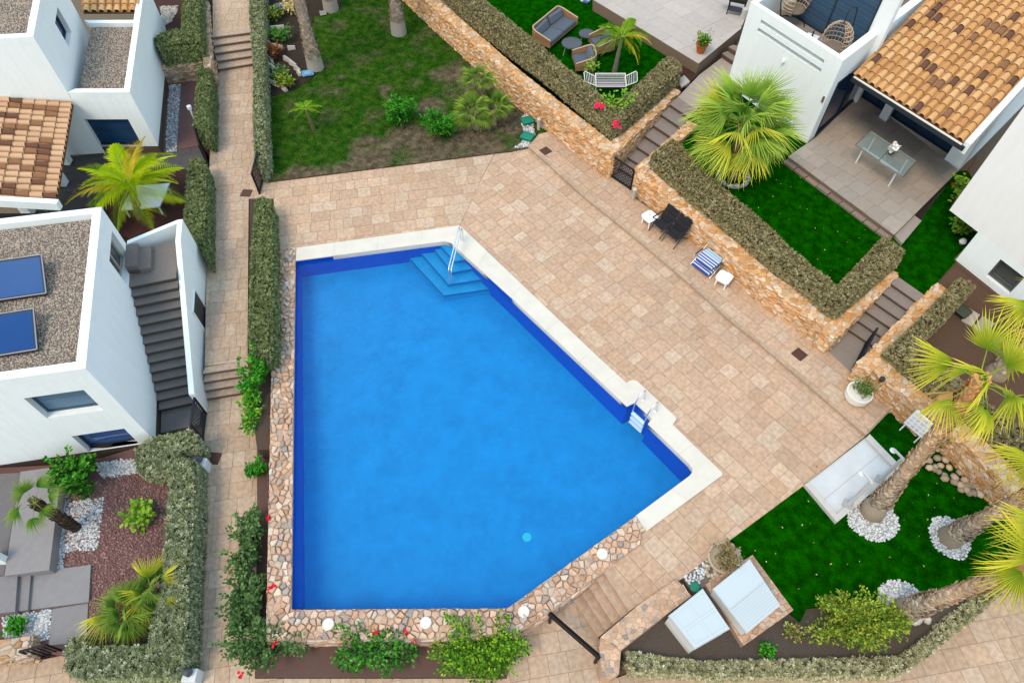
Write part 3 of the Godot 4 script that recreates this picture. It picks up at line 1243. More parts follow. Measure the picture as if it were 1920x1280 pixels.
func deck() -> void:
	var body := Color(0.50, 0.36, 0.255)
	var seam_a := [862, 424, 880, 385, 905, 330, 927, 287]
	var north := pts([503, 341, 927, 287, 905, 330, 880, 385, 862, 424.4, 857, 424.4, 556, 466, 520, 470, 513, 372])
	var east := pts([862, 425.4, 880, 386, 905, 331, 928, 287, 959, 283.5, 990, 277, 1096, 373, 1180, 440, 1262, 509, 1327, 566, 1367, 603, 1422, 646, 1481, 697, 1550, 756, 1622, 818, 1508, 909, 1369, 1012, 1281, 1083, 1195, 1134, 1148, 1061, 1200, 1021, 1201, 1000, 1211, 996.6, 1349, 895.5, 1354, 892, 1354.5, 889, 1352.5, 885, 1261.5, 797, 1267.3, 789, 1268, 785, 1264.5, 779.6, 1194.5, 714.2, 1187, 712.5, 1180, 714, 1175, 718.6, 1120, 668.6, 1000, 554.6, 866, 427])
	var b := Mb.new()
	b.prism(north, -1.4, -0.012, body)
	b.prism(east, -1.4, -0.012, body)
	var o := struct("pool_deck", b, M.mortar)
	var ang := (xz(pt(834, 453.6)) - xz(pt(555, 490))).angle()
	var ang2 := (xz(pt(1120, 669)) - xz(pt(866, 427.5))).angle()
	pave(o, north, 0.0, ang, 0.50, [0.34, 0.5, 0.5, 0.68], PAVE, M.paving, 0.014, "paving_tile", 120)
	pave(o, east, 0.0, ang2, 0.48, [0.32, 0.48, 0.48, 0.66], PAVE, M.paving, 0.014, "paving_tile", 175)
	# walkway one low step up, along the garden walls
	var strip := pts([990, 277, 1010, 255, 1034, 249, 1121, 320, 1143, 331, 1182, 356, 1193, 377, 1315, 468, 1415, 560, 1512, 630, 1549, 655, 1597, 699, 1636, 742, 1670, 769, 1625, 816, 1622, 818, 1550, 756, 1481, 697, 1422, 646, 1367, 603, 1327, 566, 1262, 509, 1180, 440, 1096, 373], 0.0)
	b = Mb.new()
	b.prism(Geometry2D.offset_polygon(strip, -0.003)[0], -1.2, 0.10, Color(0.50, 0.36, 0.255))
	o = struct("walkway", b, M.mortar)
	pave(o, Geometry2D.offset_polygon(strip, -0.05)[0], 0.115, ang2, 0.46, [0.46, 0.46, 0.62, 0.34], PAVE, M.paving)
	# bullnose kerb along the walkway step
	var line := pts([990, 277, 1096, 373, 1180, 440, 1262, 509, 1327, 566, 1367, 603, 1422, 646, 1481, 697, 1550, 756, 1622, 818])
	for i in line.size() - 1:
		var n := maxi(1, int(line[i].distance_to(line[i + 1]) / 0.62))
		for k in n:
			var p := line[i].lerp(line[i + 1], (k + 0.01) / n)
			var q := line[i].lerp(line[i + 1], (k + 0.985) / n)
			var t := (q - p).normalized()
			var s := Vector2(t.y, -t.x)
			var kb := Mb.new()
			var col := vary(Color(0.46, 0.34, 0.24), 0.1, 0.03)
			kb.prism(PackedVector2Array([p - s * 0.02, q - s * 0.02, q + s * 0.10, p + s * 0.10]), 0.05, 0.125, col)
			part("kerb_stone", kb, M.paving, o)
	# lane on the left, in three levels
	var top := pts([398, -60, 472, -60, 473, 51, 399, 60], 0.75)
	var mid := pts([405, 133, 474, 122, 478, 300, 487, 312, 503, 341, 513, 372, 466, 372, 464, 660, 467, 676, 384, 686, 387, 500, 393, 300, 401, 136], 0.0)
	b = Mb.new()
	b.prism(top, -2.0, 0.735, body)
	o = struct("upper_lane", b, M.mortar)
	pave(o, top, 0.75, -0.12, 0.5, [0.36, 0.5, 0.62], LANE, M.paving)
	b = Mb.new()
	b.prism(mid, -2.0, -0.012, body)
	o = struct("garden_lane", b, M.mortar)
	pave(o, mid, 0.0, -0.14, 0.48, [0.34, 0.48, 0.48, 0.6], LANE, M.paving)
	var street := pts([-300, 1246, 80, 1236, 128, 1226, 132, 1258, 330, 1262, 362, 1262, 374, 1100, 382, 860, 386, 751, 468, 738, 482, 840, 482, 985, 478, 1271.5, 950, 1271.5, 966, 1190, 1031, 1150, 1075, 1122, 1123, 1194, 1128, 1240, 1140, 1276, 1180, 1262, 1420, 1262, 1676, 1262, 1745, 1212, 1835, 1130, 1880, 1090, 1945, 1055, 2200, 960, 2400, 1600, -400, 1600], LOW)
	b = Mb.new()
	b.prism(street, -2.5, LOW - 0.012, body)
	o = struct("street", b, M.mortar)
	pave(o, street, LOW, -0.16, 0.50, [0.36, 0.5, 0.5, 0.66], LANE, M.paving)
	var pool_bed := pts([483, 842, 505, 838, 500, 1200, 853, 1197, 968, 1186, 950, 1270, 480, 1270, 484, 985], LOW)
	bed("planting_bed", pool_bed, LOW + 0.05, Color(0.24, 0.145, 0.12), M.gravel)
	bed("planting_bed", pts([463, 372, 516, 372, 509, 760, 505, 840, 482, 842, 468, 740, 464, 660]), -0.05, Color(0.16, 0.11, 0.085), M.soil, 1.2)
	# flights
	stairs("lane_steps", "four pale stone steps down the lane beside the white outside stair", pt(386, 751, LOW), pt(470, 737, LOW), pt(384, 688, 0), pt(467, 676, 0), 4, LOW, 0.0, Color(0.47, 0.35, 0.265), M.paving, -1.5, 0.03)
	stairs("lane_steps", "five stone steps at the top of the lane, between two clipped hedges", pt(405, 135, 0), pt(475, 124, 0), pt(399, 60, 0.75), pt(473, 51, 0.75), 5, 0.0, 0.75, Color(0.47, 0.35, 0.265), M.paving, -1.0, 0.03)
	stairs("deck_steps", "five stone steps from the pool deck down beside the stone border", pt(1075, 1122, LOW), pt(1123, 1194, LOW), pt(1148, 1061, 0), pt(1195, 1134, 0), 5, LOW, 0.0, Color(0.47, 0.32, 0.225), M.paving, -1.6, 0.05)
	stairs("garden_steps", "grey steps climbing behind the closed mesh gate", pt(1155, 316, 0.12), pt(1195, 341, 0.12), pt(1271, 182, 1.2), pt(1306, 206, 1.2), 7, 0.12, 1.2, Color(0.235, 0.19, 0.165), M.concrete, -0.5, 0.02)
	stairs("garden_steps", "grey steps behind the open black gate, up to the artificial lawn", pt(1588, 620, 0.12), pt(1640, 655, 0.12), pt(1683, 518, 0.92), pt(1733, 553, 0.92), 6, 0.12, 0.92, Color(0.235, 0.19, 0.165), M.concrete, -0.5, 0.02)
	b = Mb.new()
	b.prism(pts([1549, 655, 1597, 699, 1640, 655, 1588, 620], 0.12), -0.4, 0.118, Color(0.25, 0.21, 0.18))
	struct("gate_landing", b, M.concrete)
	b = Mb.new()
	b.prism(pts([1143, 331, 1182, 357, 1195, 341, 1155, 316], 0.12), -0.4, 0.118, Color(0.25, 0.21, 0.18))
	struct("gate_landing", b, M.concrete)
	bed("garden_path", pts([1271, 182, 1306, 206, 1372, 150, 1410, 60, 1375, 92, 1312, 140], 1.2), 1.2, Color(0.33, 0.275, 0.235), M.concrete, 1.0)


func stone_walls() -> void:
	var w1 := pts([762, 4, 820, 60, 888, 122, 959, 187.5, 1034, 249, 1121, 320, 1143, 331], 0.12)
	w1[0] = w1[1] + (w1[0] - w1[1]) * 1.8
	stone_wall("retaining_wall", "long orange rubble wall between the old lawn and the upper garden", w1, -0.5, 0.0, 1.25, WARM)
	var w1b := PackedVector2Array([xz(pt(1149.5, 290, 1.25)), xz(pt(1274, 171, 1.25))])
	stone_wall("retaining_wall", "low stone wall on the upper side of the gated grey steps", w1b, -0.45, 0.1, 1.25, WARM)
	var w2 := pts([1188, 358, 1315, 468, 1415, 560, 1512, 630, 1549, 655], 0.12)
	stone_wall("retaining_wall", "orange rubble wall behind the black and the striped beach chairs", w2, -0.5, 0.0, 1.0, WARM)
	var w2c := PackedVector2Array([xz(pt(1292, 228, 1.05)), xz(pt(1190, 318, 1.05))])
	stone_wall("retaining_wall", "stone wall topped by hedge on the lower side of the gated steps", w2c, -0.4, 0.1, 1.05, WARM)
	var w2b := PackedVector2Array([xz(pt(1565, 632, 1.0)), xz(pt(1683, 514, 1.0))])
	stone_wall("retaining_wall", "stone wall on the upper side of the steps with the open gate", w2b, -0.42, 0.1, 0.995, WARM)
	var w3 := pts([1597, 699, 1636, 742, 1670, 769, 1698.5, 795, 1774, 852, 1846, 925.6, 1861, 942, 1990, 1060], 0.06)
	stone_wall("retaining_wall", "orange rubble wall behind the shower and the leaning palms", w3, -0.55, -0.1, 0.92, WARM)
	var w3b := PackedVector2Array([xz(pt(1757, 530, 0.95)), xz(pt(1610, 682, 0.95))])
	stone_wall("retaining_wall", "stone wall on the lower side of the steps with the open gate", w3b, -0.42, 0.1, 0.925, WARM)
	var pale := [Color(0.60, 0.42, 0.29), Color(0.50, 0.30, 0.14), Color(0.60, 0.45, 0.32), Color(0.42, 0.30, 0.21), Color(0.63, 0.50, 0.38)]
	var wl := pts([306, 158, 372, 150, 396, 146], 0.0)
	stone_wall("garden_wall", "short stone wall below the green hedge by the upper lane steps", wl, -0.35, -0.1, 0.8, pale)
	var wl2 := pts([404, 146, 397, 24], 0.4)
	stone_wall("garden_wall", "narrow stone kerb wall along the upper lane steps", wl2, -0.3, -0.1, 0.95, pale)
	var wb := pts([-40, 1250, 45, 1242, 78, 1236], LOW)
	stone_wall("garden_wall", "stub of pink stone wall at the lower left gate", wb, -0.45, LOW, -0.1, pale)
	# the stepped wall beside the lower flight
	var pink := [Color(0.62, 0.41, 0.28), Color(0.58, 0.37, 0.25), Color(0.66, 0.46, 0.33), Color(0.60, 0.40, 0.27), Color(0.64, 0.44, 0.30), Color(0.63, 0.42, 0.29), Color(0.61, 0.41, 0.28), Color(0.66, 0.45, 0.31), Color(0.36, 0.30, 0.27)]
	var a := [pt(1195, 1134, 0.25), pt(1270, 1083, 0.25), pt(1298, 1115, 0.25), pt(1250, 1150, 0.25), pt(1165, 1217, 0.25), pt(1127, 1192, 0.25)]
	var o := thing("parapet_wall", "thick pink stone parapet from the deck steps to the street", "wall", pt(1200, 1150, LOW))
	var poly := PackedVector2Array()
	for p in a:
		poly.append(xz(p))
	var list := []
	for k in [[poly, 0.16], [PackedVector2Array([xz(pt(1127, 1192, 0.1)), xz(pt(1165, 1217, 0.1)), xz(pt(1161, 1262, 0.1)), xz(pt(1146, 1272, 0.1)), xz(pt(1129, 1266, 0.1)), xz(pt(1124, 1215, 0.1))]), 0.05]]:
		var b := Mb.new()
		b.prism(k[0], LOW - 0.2, k[1], Color(0.64, 0.43, 0.29))
		part("mortar_core", b, M.mortar, o)
		stones_on(k[0], Transform3D(FLAT, Vector3(0, k[1], 0)), Vector2(0.15, 0.13), 0.003, Vector2(0.004, 0.014), pink, list)
	lay("stone", list, M.stone, o)


# ---- houses ----
const WHITE := Color(0.75, 0.79, 0.78)
const REVEAL := Color(0.70, 0.73, 0.72)


func hit(u: float, v: float, o: Vector3, n: Vector3) -> Vector3:
	var e := Vector3(0, EYE, 0)
	var d := (pt(u, v, 0.0) - e).normalized()
	return e + d * ((o - e).dot(n) / d.dot(n))


func hole(list: Array, o: Vector3, u: Vector3, n: Vector3) -> Array:
	# an opening in the wall plane from four surveyed corners
	var us := []
	var vs := []
	for i in range(0, list.size(), 2):
		var p := hit(list[i], list[i + 1], o, Vector3(-u.z, 0, u.x)) - o
		us.append(p.dot(u))
		vs.append(p.y)
	us.sort()
	vs.sort()
	return [(us[0] + us[1]) / 2, (vs[0] + vs[1]) / 2, (us[2] + us[3]) / 2, (vs[2] + vs[3]) / 2]


func window(parent: Node3D, o: Vector3, u: Vector3, inward: Vector3, q: Array, deep: float, col: Color, frame_col: Color, mat: Material, mullions := 1, called := "window", blinds := 0) -> void:
	var b := Mb.new()
	var f := inward * deep
	var a: Vector3 = o + u * q[0] + Vector3.UP * q[1] + f
	var w: float = q[2] - q[0]
	var h: float = q[3] - q[1]
	var bs := Basis(u, Vector3.UP, inward)
	for k in [[w / 2, 0.03, w, 0.06], [w / 2, h - 0.03, w, 0.06], [0.03, h / 2, 0.06, h - 0.12], [w - 0.03, h / 2, 0.06, h - 0.12]]:
		b.box(a + u * k[0] + Vector3.UP * k[1], Vector3(k[2], k[3], 0.06), frame_col, bs)
	for i in mullions:
		b.box(a + u * (w * (i + 1.0) / (mullions + 1.0)) + Vector3.UP * h / 2, Vector3(0.05, h - 0.12, 0.05), frame_col, bs)
	var win := part(called, b, M.dark, parent)
	if blinds > 0:
		for i in blinds:
			b = Mb.new()
			b.box(a + u * w / 2 + Vector3.UP * (0.06 + (h - 0.12) * (i + 0.5) / blinds) + inward * 0.02, Vector3(w - 0.12, (h - 0.12) / blinds - 0.006, 0.02), vary(col, 0.1), bs, 0.005)
			part("shutter_slat", b, M.blinds, win)
	else:
		b = Mb.new()
		b.box(a + u * w / 2 + Vector3.UP * h / 2 + inward * 0.03, Vector3(w - 0.1, h - 0.1, 0.012), col, bs)
		part("pane", b, mat, win)


func roof_tiles(parent: Node3D, a: Vector3, b: Vector3, s: Vector3, cols: int, rows: int, stain: float, muted := 0.0) -> void:
	# eave from a to b, s the way up the slope for one row
	var along := (b - a) / cols
	var up := s.normalized()
	var side := along.normalized()
	var n := side.cross(up).normalized()
	if n.y < 0: n = -n
	var base := Mb.new()
	var mid := a + (b - a) * 0.5 + s * rows * 0.5
	base.hexa([a - n * 0.06, b - n * 0.06, b + s * rows - n * 0.06, a + s * rows - n * 0.06, a - n * 0.012, b - n * 0.012, b + s * rows - n * 0.012, a + s * rows - n * 0.012], Color(0.20, 0.10, 0.05))
	part("roof_deck", base, M.clay, parent)
	var len := s.length()
	var r := along.length() * 0.40
	var tile := Mb.new()
	var pan := Mb.new()
	var seg := 6
	for i in seg:
		var t0 := PI * i / seg
		var t1 := PI * (i + 1) / seg
		for k in [[tile, r, r * 0.84, 1.0, 0.045], [pan, r * 0.7, r * 0.7, -0.45, 0.028]]:
			var m: Mb = k[0]
			var q := []
			for e in [[t0, 0], [t1, 0], [t1, 1], [t0, 1]]:
				var rad: float = k[1] if e[1] == 0 else k[2]
				q.append(side * cos(e[0]) * rad + n * (sin(e[0]) * rad * float(k[3]) * 0.8 + (float(k[4]) if e[1] == 0 else 0.012)) + up * (len * 1.08 * e[1]))
			m.face(q, n * -0.5 + up * len * 0.5, Color.WHITE)
	for i in seg:                                        # the open lower end of the tile has a thickness
		var t0 := PI * i / seg
		var t1 := PI * (i + 1) / seg
		var q := []
		for e in [[t0, 1.0], [t1, 1.0], [t1, 0.82], [t0, 0.82]]:
			q.append(side * cos(e[0]) * r * e[1] + n * (sin(e[0]) * r * float(e[1]) * 0.8 + 0.045))
		tile.face(q, up, Color(0.8, 0.8, 0.8))
	var tm := tile.mesh()
	var pm := pan.mesh()
	var mats := []
	for c in [Color(0.74, 0.40, 0.155), Color(0.68, 0.35, 0.13), Color(0.78, 0.47, 0.21), Color(0.62, 0.31, 0.12), Color(0.76, 0.43, 0.185), Color(0.17, 0.085, 0.055), Color(0.30, 0.15, 0.08)]:
		var m: StandardMaterial3D = M.clay.duplicate()
		m.albedo_color = c.lerp(Color(0.62, 0.43, 0.31) if c.r > 0.4 else c, muted).linear_to_srgb()
		mats.append(m)
	for i in cols:
		for j in rows:
			var o := a + along * (i + 0.5) + s * j
			if not seen(o, 0.6):
				continue
			var dark: bool = rng.randf() < stain
			var t := put("roof_tile", tm, mats[5 + rng.randi() % 2] if dark else mats[rng.randi() % 5], parent)
			t.global_transform = Transform3D(Basis(n, rng.randf_range(-0.02, 0.02)), o + n * 0.01)
	for i in cols + 1:
		var where := []
		var tint := []
		for j in rows:
			where.append(Transform3D(Basis(), a + along * i + s * j + n * 0.03))
			tint.append(vary(Color(0.50, 0.27, 0.13), 0.25))
		scatter("pan_tiles", pm, M.clay, parent, where, tint)


func slab(b: Mb, poly: PackedVector2Array, y0: float, y1: float, col: Color) -> void:
	b.prism(poly, y0, y1, col)


func parapet(parent: Node3D, poly: PackedVector2Array, y0: float, y1: float, w: float, col: Color, edges: Array) -> void:
	# an upstand along some edges of a roof outline (counted from corner i to i + 1), mitred by the inner outline
	var inner: PackedVector2Array = Geometry2D.offset_polygon(poly, -w)[0]
	for i in edges:
		var a := poly[i]
		var c := poly[(i + 1) % poly.size()]
		var near := func(p: Vector2) -> Vector2:
			var best := inner[0]
			for q in inner:
				if q.distance_to(p) < best.distance_to(p):
					best = q
			return best
		var b := Mb.new()
		b.prism(PackedVector2Array([a, c, near.call(c), near.call(a)]), y0, y1, vary(col, 0.01))
		part("parapet", b, M.paint, parent)


var ROOFGRAVEL := [Color(0.48, 0.39, 0.31), Color(0.38, 0.31, 0.245), Color(0.58, 0.48, 0.39), Color(0.30, 0.24, 0.19), Color(0.52, 0.41, 0.32)]


func house_left() -> void:
	var top := 3.75
	var low := -0.30
	var se := pt(160, 690, top)
	var ne := pt(190, 388, top)
	var w0 := pt(0, 712, top)
	var wd := (w0 - se).normalized()
	var sw := se + wd * 5.2
	var nw := ne + wd * 5.2
	var o := thing("white_house", "white cube house with two solar panels on its gravel roof", "house", Vector3((se.x + nw.x) / 2, LOW, (se.z + nw.z) / 2))
	var u := (ne - se)
	u.y = 0
	var len := u.length()
	u = u.normalized()
	var into := Vector3(wd.x, 0, wd.z)
	var base := Vector3(se.x, low, se.z)
	# east wall
	var n := into
	var q := hole([210, 433, 243, 481, 237, 533, 205, 489], base, u, n)
	q[3] = minf(q[3], top - 0.28 - low - 0.1)
	var b := Mb.new()
	panel(b, base, u, len, top - 0.28 - low, into, 0.25, [q], WHITE, REVEAL)
	part("wall", b, M.wall, o)
	window(o, base, u, into, q, 0.20, Color(0.05, 0.055, 0.06), Color(0.5, 0.45, 0.38), M.glass)
	# south wall
	var v := into
	var ins := u
	var q1 := hole([46, 747, 157, 730, 193, 768, 88, 785], base, v, ins)
	var q2 := hole([132, 818, 232, 803, 256, 826, 165, 843], base, v, ins)
	b = Mb.new()
	var s0 := base + v * 0.25
	for k in [q1, q2]:
		k[0] -= 0.25
		k[2] -= 0.25
	q2[1] = 0.0
	panel(b, s0, v, 4.95, top - 0.28 - low, ins, 0.25, [q1, q2], WHITE, REVEAL)
	part("wall", b, M.wall, o)
	window(o, s0, v, ins, q1, 0.22, Color(0.10, 0.17, 0.24), Color(0.07, 0.10, 0.15), M.blinds, 0, "shuttered_window", 9)
	window(o, s0, v, ins, q2, 0.2, Color(0.045, 0.10, 0.26), Color(0.03, 0.05, 0.10), M.glass, 0)
	b = Mb.new()
	var nb := Vector3(ne.x, low, ne.z)
	panel(b, nb + v * 0.25, v, 4.95, top - 0.28 - low, -u, 0.25, [], WHITE, REVEAL)
	part("wall", b, M.wall, o)
	b = Mb.new()
	panel(b, Vector3(sw.x, low, sw.z) + u * 0.26, u, len - 0.52, top - 0.28 - low, -into, 0.25, [], WHITE, REVEAL)
	part("wall", b, M.wall, o)
	# plinth, roof, parapets
	var out := PackedVector2Array([xz(se), xz(ne), xz(nw), xz(sw)])
	b = Mb.new()
	b.prism(Geometry2D.offset_polygon(out, -0.04)[0], LOW - 0.2, low, Color(0.13, 0.095, 0.075))
	part("plinth", b, M.stone, o)
	parapet(o, out, top - 0.28, top, 0.24, WHITE, [0, 1, 2, 3])
	b = Mb.new()
	var inner: PackedVector2Array = Geometry2D.offset_polygon(out, -0.245)[0]
	b.prism(inner, top - 0.5, top - 0.22, Color(0.33, 0.27, 0.22))
	var roof := part("roof", b, M.gravel, o)
	gravel(roof, Geometry2D.offset_polygon(out, -0.28)[0], top - 0.22, 900, Vector2(0.014, 0.036), ROOFGRAVEL, "gravel")
	# solar panels, each on a tilted frame
	for k in [[0, 489, 78, 478, 87, 550, 0, 566, "upper of the two blue solar panels on the white cube house"], [0, 589, 63, 579, 70, 655, 0, 668, "lower of the two blue solar panels, nearer the roof edge"]]:
		var hi := top + 0.22
		var lo := top - 0.08
		var c1 := pt(k[2], k[3], hi)
		var c2 := pt(k[4], k[5], lo)
		var dd := (pt(k[0], k[1], hi) - c1).normalized()
		var pl := [c1 + dd * 2.1, c1, c2, c2 + dd * 2.1]
		var t := thing("solar_panel", k[8], "solar panel", Vector3((c1.x + pl[3].x) / 2, top - 0.2, (c1.z + c2.z) / 2))
		b = Mb.new()
		var dn := Vector3(0, -0.07, 0)
		b.hexa([pl[0] + dn, pl[1] + dn, pl[2] + dn, pl[3] + dn, pl[0], pl[1], pl[2], pl[3]], Color(0.05, 0.05, 0.055))
		part("frame", b, M.dark, t)
		b = Mb.new()
		var g := func(x: float, y: float) -> Vector3:
			return (pl[0].lerp(pl[1], x)).lerp(pl[3].lerp(pl[2], x), y) + Vector3(0, 0.006, 0)
		for i in 1:
			b.face([g.call(0.03, 0.045), g.call(0.97, 0.045), g.call(0.97, 0.955), g.call(0.03, 0.955)], Vector3(0, -9, 0), Color(0.05, 0.105, 0.24))
		part("panel", b, M.solar, t)
		b = Mb.new()
		for e in [[pl[0], pl[1]], [pl[1], pl[2]], [pl[2], pl[3]]]:
			b.bar(e[0] + Vector3(0, 0.012, 0), e[1] + Vector3(0, 0.012, 0), 0.03, 0.02, Color(0.30, 0.31, 0.33))
		part("rim", b, M.steel, t)
		var pc: Vector3 = (pl[0] + pl[1] + pl[2] + pl[3]) / 4
		for e in [pl[0].lerp(pc, 0.2), pl[1].lerp(pc, 0.2), pl[2].lerp(pc, 0.2), pl[3].lerp(pc, 0.2)]:
			b = Mb.new()
			b.bar(Vector3(e.x, top - 0.22, e.z) , e + dn + Vector3(0.001, 0, 0), 0.05, 0.05, Color(0.06, 0.06, 0.06))
			part("leg", b, M.dark, t)
	# outside stair
	var out_n := pt(387.5, 493, 0.0)
	var out_s := pt(388.6, 770, LOW)
	var od := (out_s - out_n)
	od.y = 0
	var ol := od.length()
	od = od.normalized()
	var oin := Vector3(od.z, 0, -od.x)
	if oin.dot(into) < 0: oin = -oin
	var fl := LOW + 0.12
	var su := 1.85
	var bot_r := out_s + oin * 0.17 - od * 0.25
	bot_r.y = fl
	var foot := (bot_r - base).dot(u)
	var head := (pt(285, 517, su) - base).dot(u)
	var a0 := base + u * foot - into * 0.01
	var a1 := base + u * head - into * 0.01
	var b1 := bot_r - od * ((bot_r - a0).dot(u) * 0.0 + head - foot)
	for p in [a0, bot_r]: p.y = fl
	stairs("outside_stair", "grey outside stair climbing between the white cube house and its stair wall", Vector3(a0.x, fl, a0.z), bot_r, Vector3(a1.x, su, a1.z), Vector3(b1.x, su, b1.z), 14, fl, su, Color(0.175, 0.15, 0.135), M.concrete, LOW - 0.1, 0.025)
	var land_b := b1 - od * 1.35
	var land_a := a1 + u * 1.2
	b = Mb.new()
	b.prism(PackedVector2Array([xz(a1), xz(b1), xz(land_b), xz(land_a)]), LOW, su - 0.003, Color(0.175, 0.15, 0.135))
	var sl := thing("stair_landing", "grey landing at the head of the outside stair with steps turning into the house", "landing", Vector3((a1.x + land_b.x) / 2, LOW, (a1.z + land_b.z) / 2))
	part("landing", b, M.concrete, sl)
	for i in 2:
		b = Mb.new()
		var f := 0.34 * (i + 1)
		var e0 := a1 + u * 0.25
		b.prism(PackedVector2Array([xz(e0), xz(e0 - into * (0.68 - f + 0.34)), xz(land_a - into * (0.68 - f + 0.34)), xz(land_a)]), su, su + 0.17 * (i + 1), Color(0.17, 0.145, 0.13))
		part("step", b, M.concrete, sl)
	b = Mb.new()
	b.prism(PackedVector2Array([xz(a0), xz(bot_r), xz(bot_r + od * 0.75), xz(a0 - u * 0.75)]), LOW - 0.2, fl - 0.01, Color(0.16, 0.14, 0.13))
	struct("stair_foot", b, M.concrete)
	# stair wall with sloping top, and the return wall at its head
	var tn := 2.08 + 0.05
	var ts := 0.34
	var wall := thing("stair_wall", "white wall with a sloping top shielding the outside stair from the lane", "wall", Vector3((out_n.x + out_s.x) / 2, LOW, (out_n.z + out_s.z) / 2))
	b = Mb.new()
	var on := Vector3(out_n.x, LOW, out_n.z)
	var os := Vector3(out_s.x, LOW, out_s.z)
	var knee := on + od * 0.95
	var segs := [[on, tn], [knee, tn], [os, ts]]
	for i in 2:
		var p: Vector3 = segs[i][0]
		var r: Vector3 = segs[i + 1][0]
		var hp: float = segs[i][1] - LOW
		var hr: float = segs[i + 1][1] - LOW
		b.hexa([p, r, r + oin * 0.16, p + oin * 0.16, p + Vector3.UP * hp, r + Vector3.UP * hr, r + oin * 0.16 + Vector3.UP * hr, p + oin * 0.16 + Vector3.UP * hp], WHITE)
	part("wall", b, M.wall, wall)
	b = Mb.new()
	var nk := on + od * 1.95 - oin * 0.002
	b.box(nk + od * 0.45 + Vector3.UP * 0.85, Vector3(0.03, 1.45, 0.9), Color(0.05, 0.045, 0.05), Basis(oin, Vector3.UP, od))
	var niche := part("service_door", b, M.dark, wall)
	b = Mb.new()
	for k in [[-0.02, 0.85, 0.06, 1.5], [0.92, 0.85, 0.06, 1.5], [0.45, 1.6, 1.0, 0.06]]:
		b.box(nk + od * k[0] + Vector3.UP * k[1], Vector3(0.06, k[3], k[2]), Color(0.72, 0.74, 0.75), Basis(oin, Vector3.UP, od))
	part("door_frame", b, M.paint, niche)
	b = Mb.new()
	var ret := nb + u * 0.18
	var e1 := on + oin * 0.16
	var mid := Vector3((ret.x + e1.x) / 2, LOW, (ret.z + e1.z) / 2)
	ret.y = LOW
	b.hexa([e1, e1 - od * -0.16, ret - u * 0.16, ret, e1 + Vector3.UP * (tn - LOW), e1 + od * 0.16 + Vector3.UP * (tn - LOW), ret - u * 0.16 + Vector3.UP * (tn - LOW), ret + Vector3.UP * (tn - LOW)], WHITE)
	part("return_wall", b, M.paint, wall)


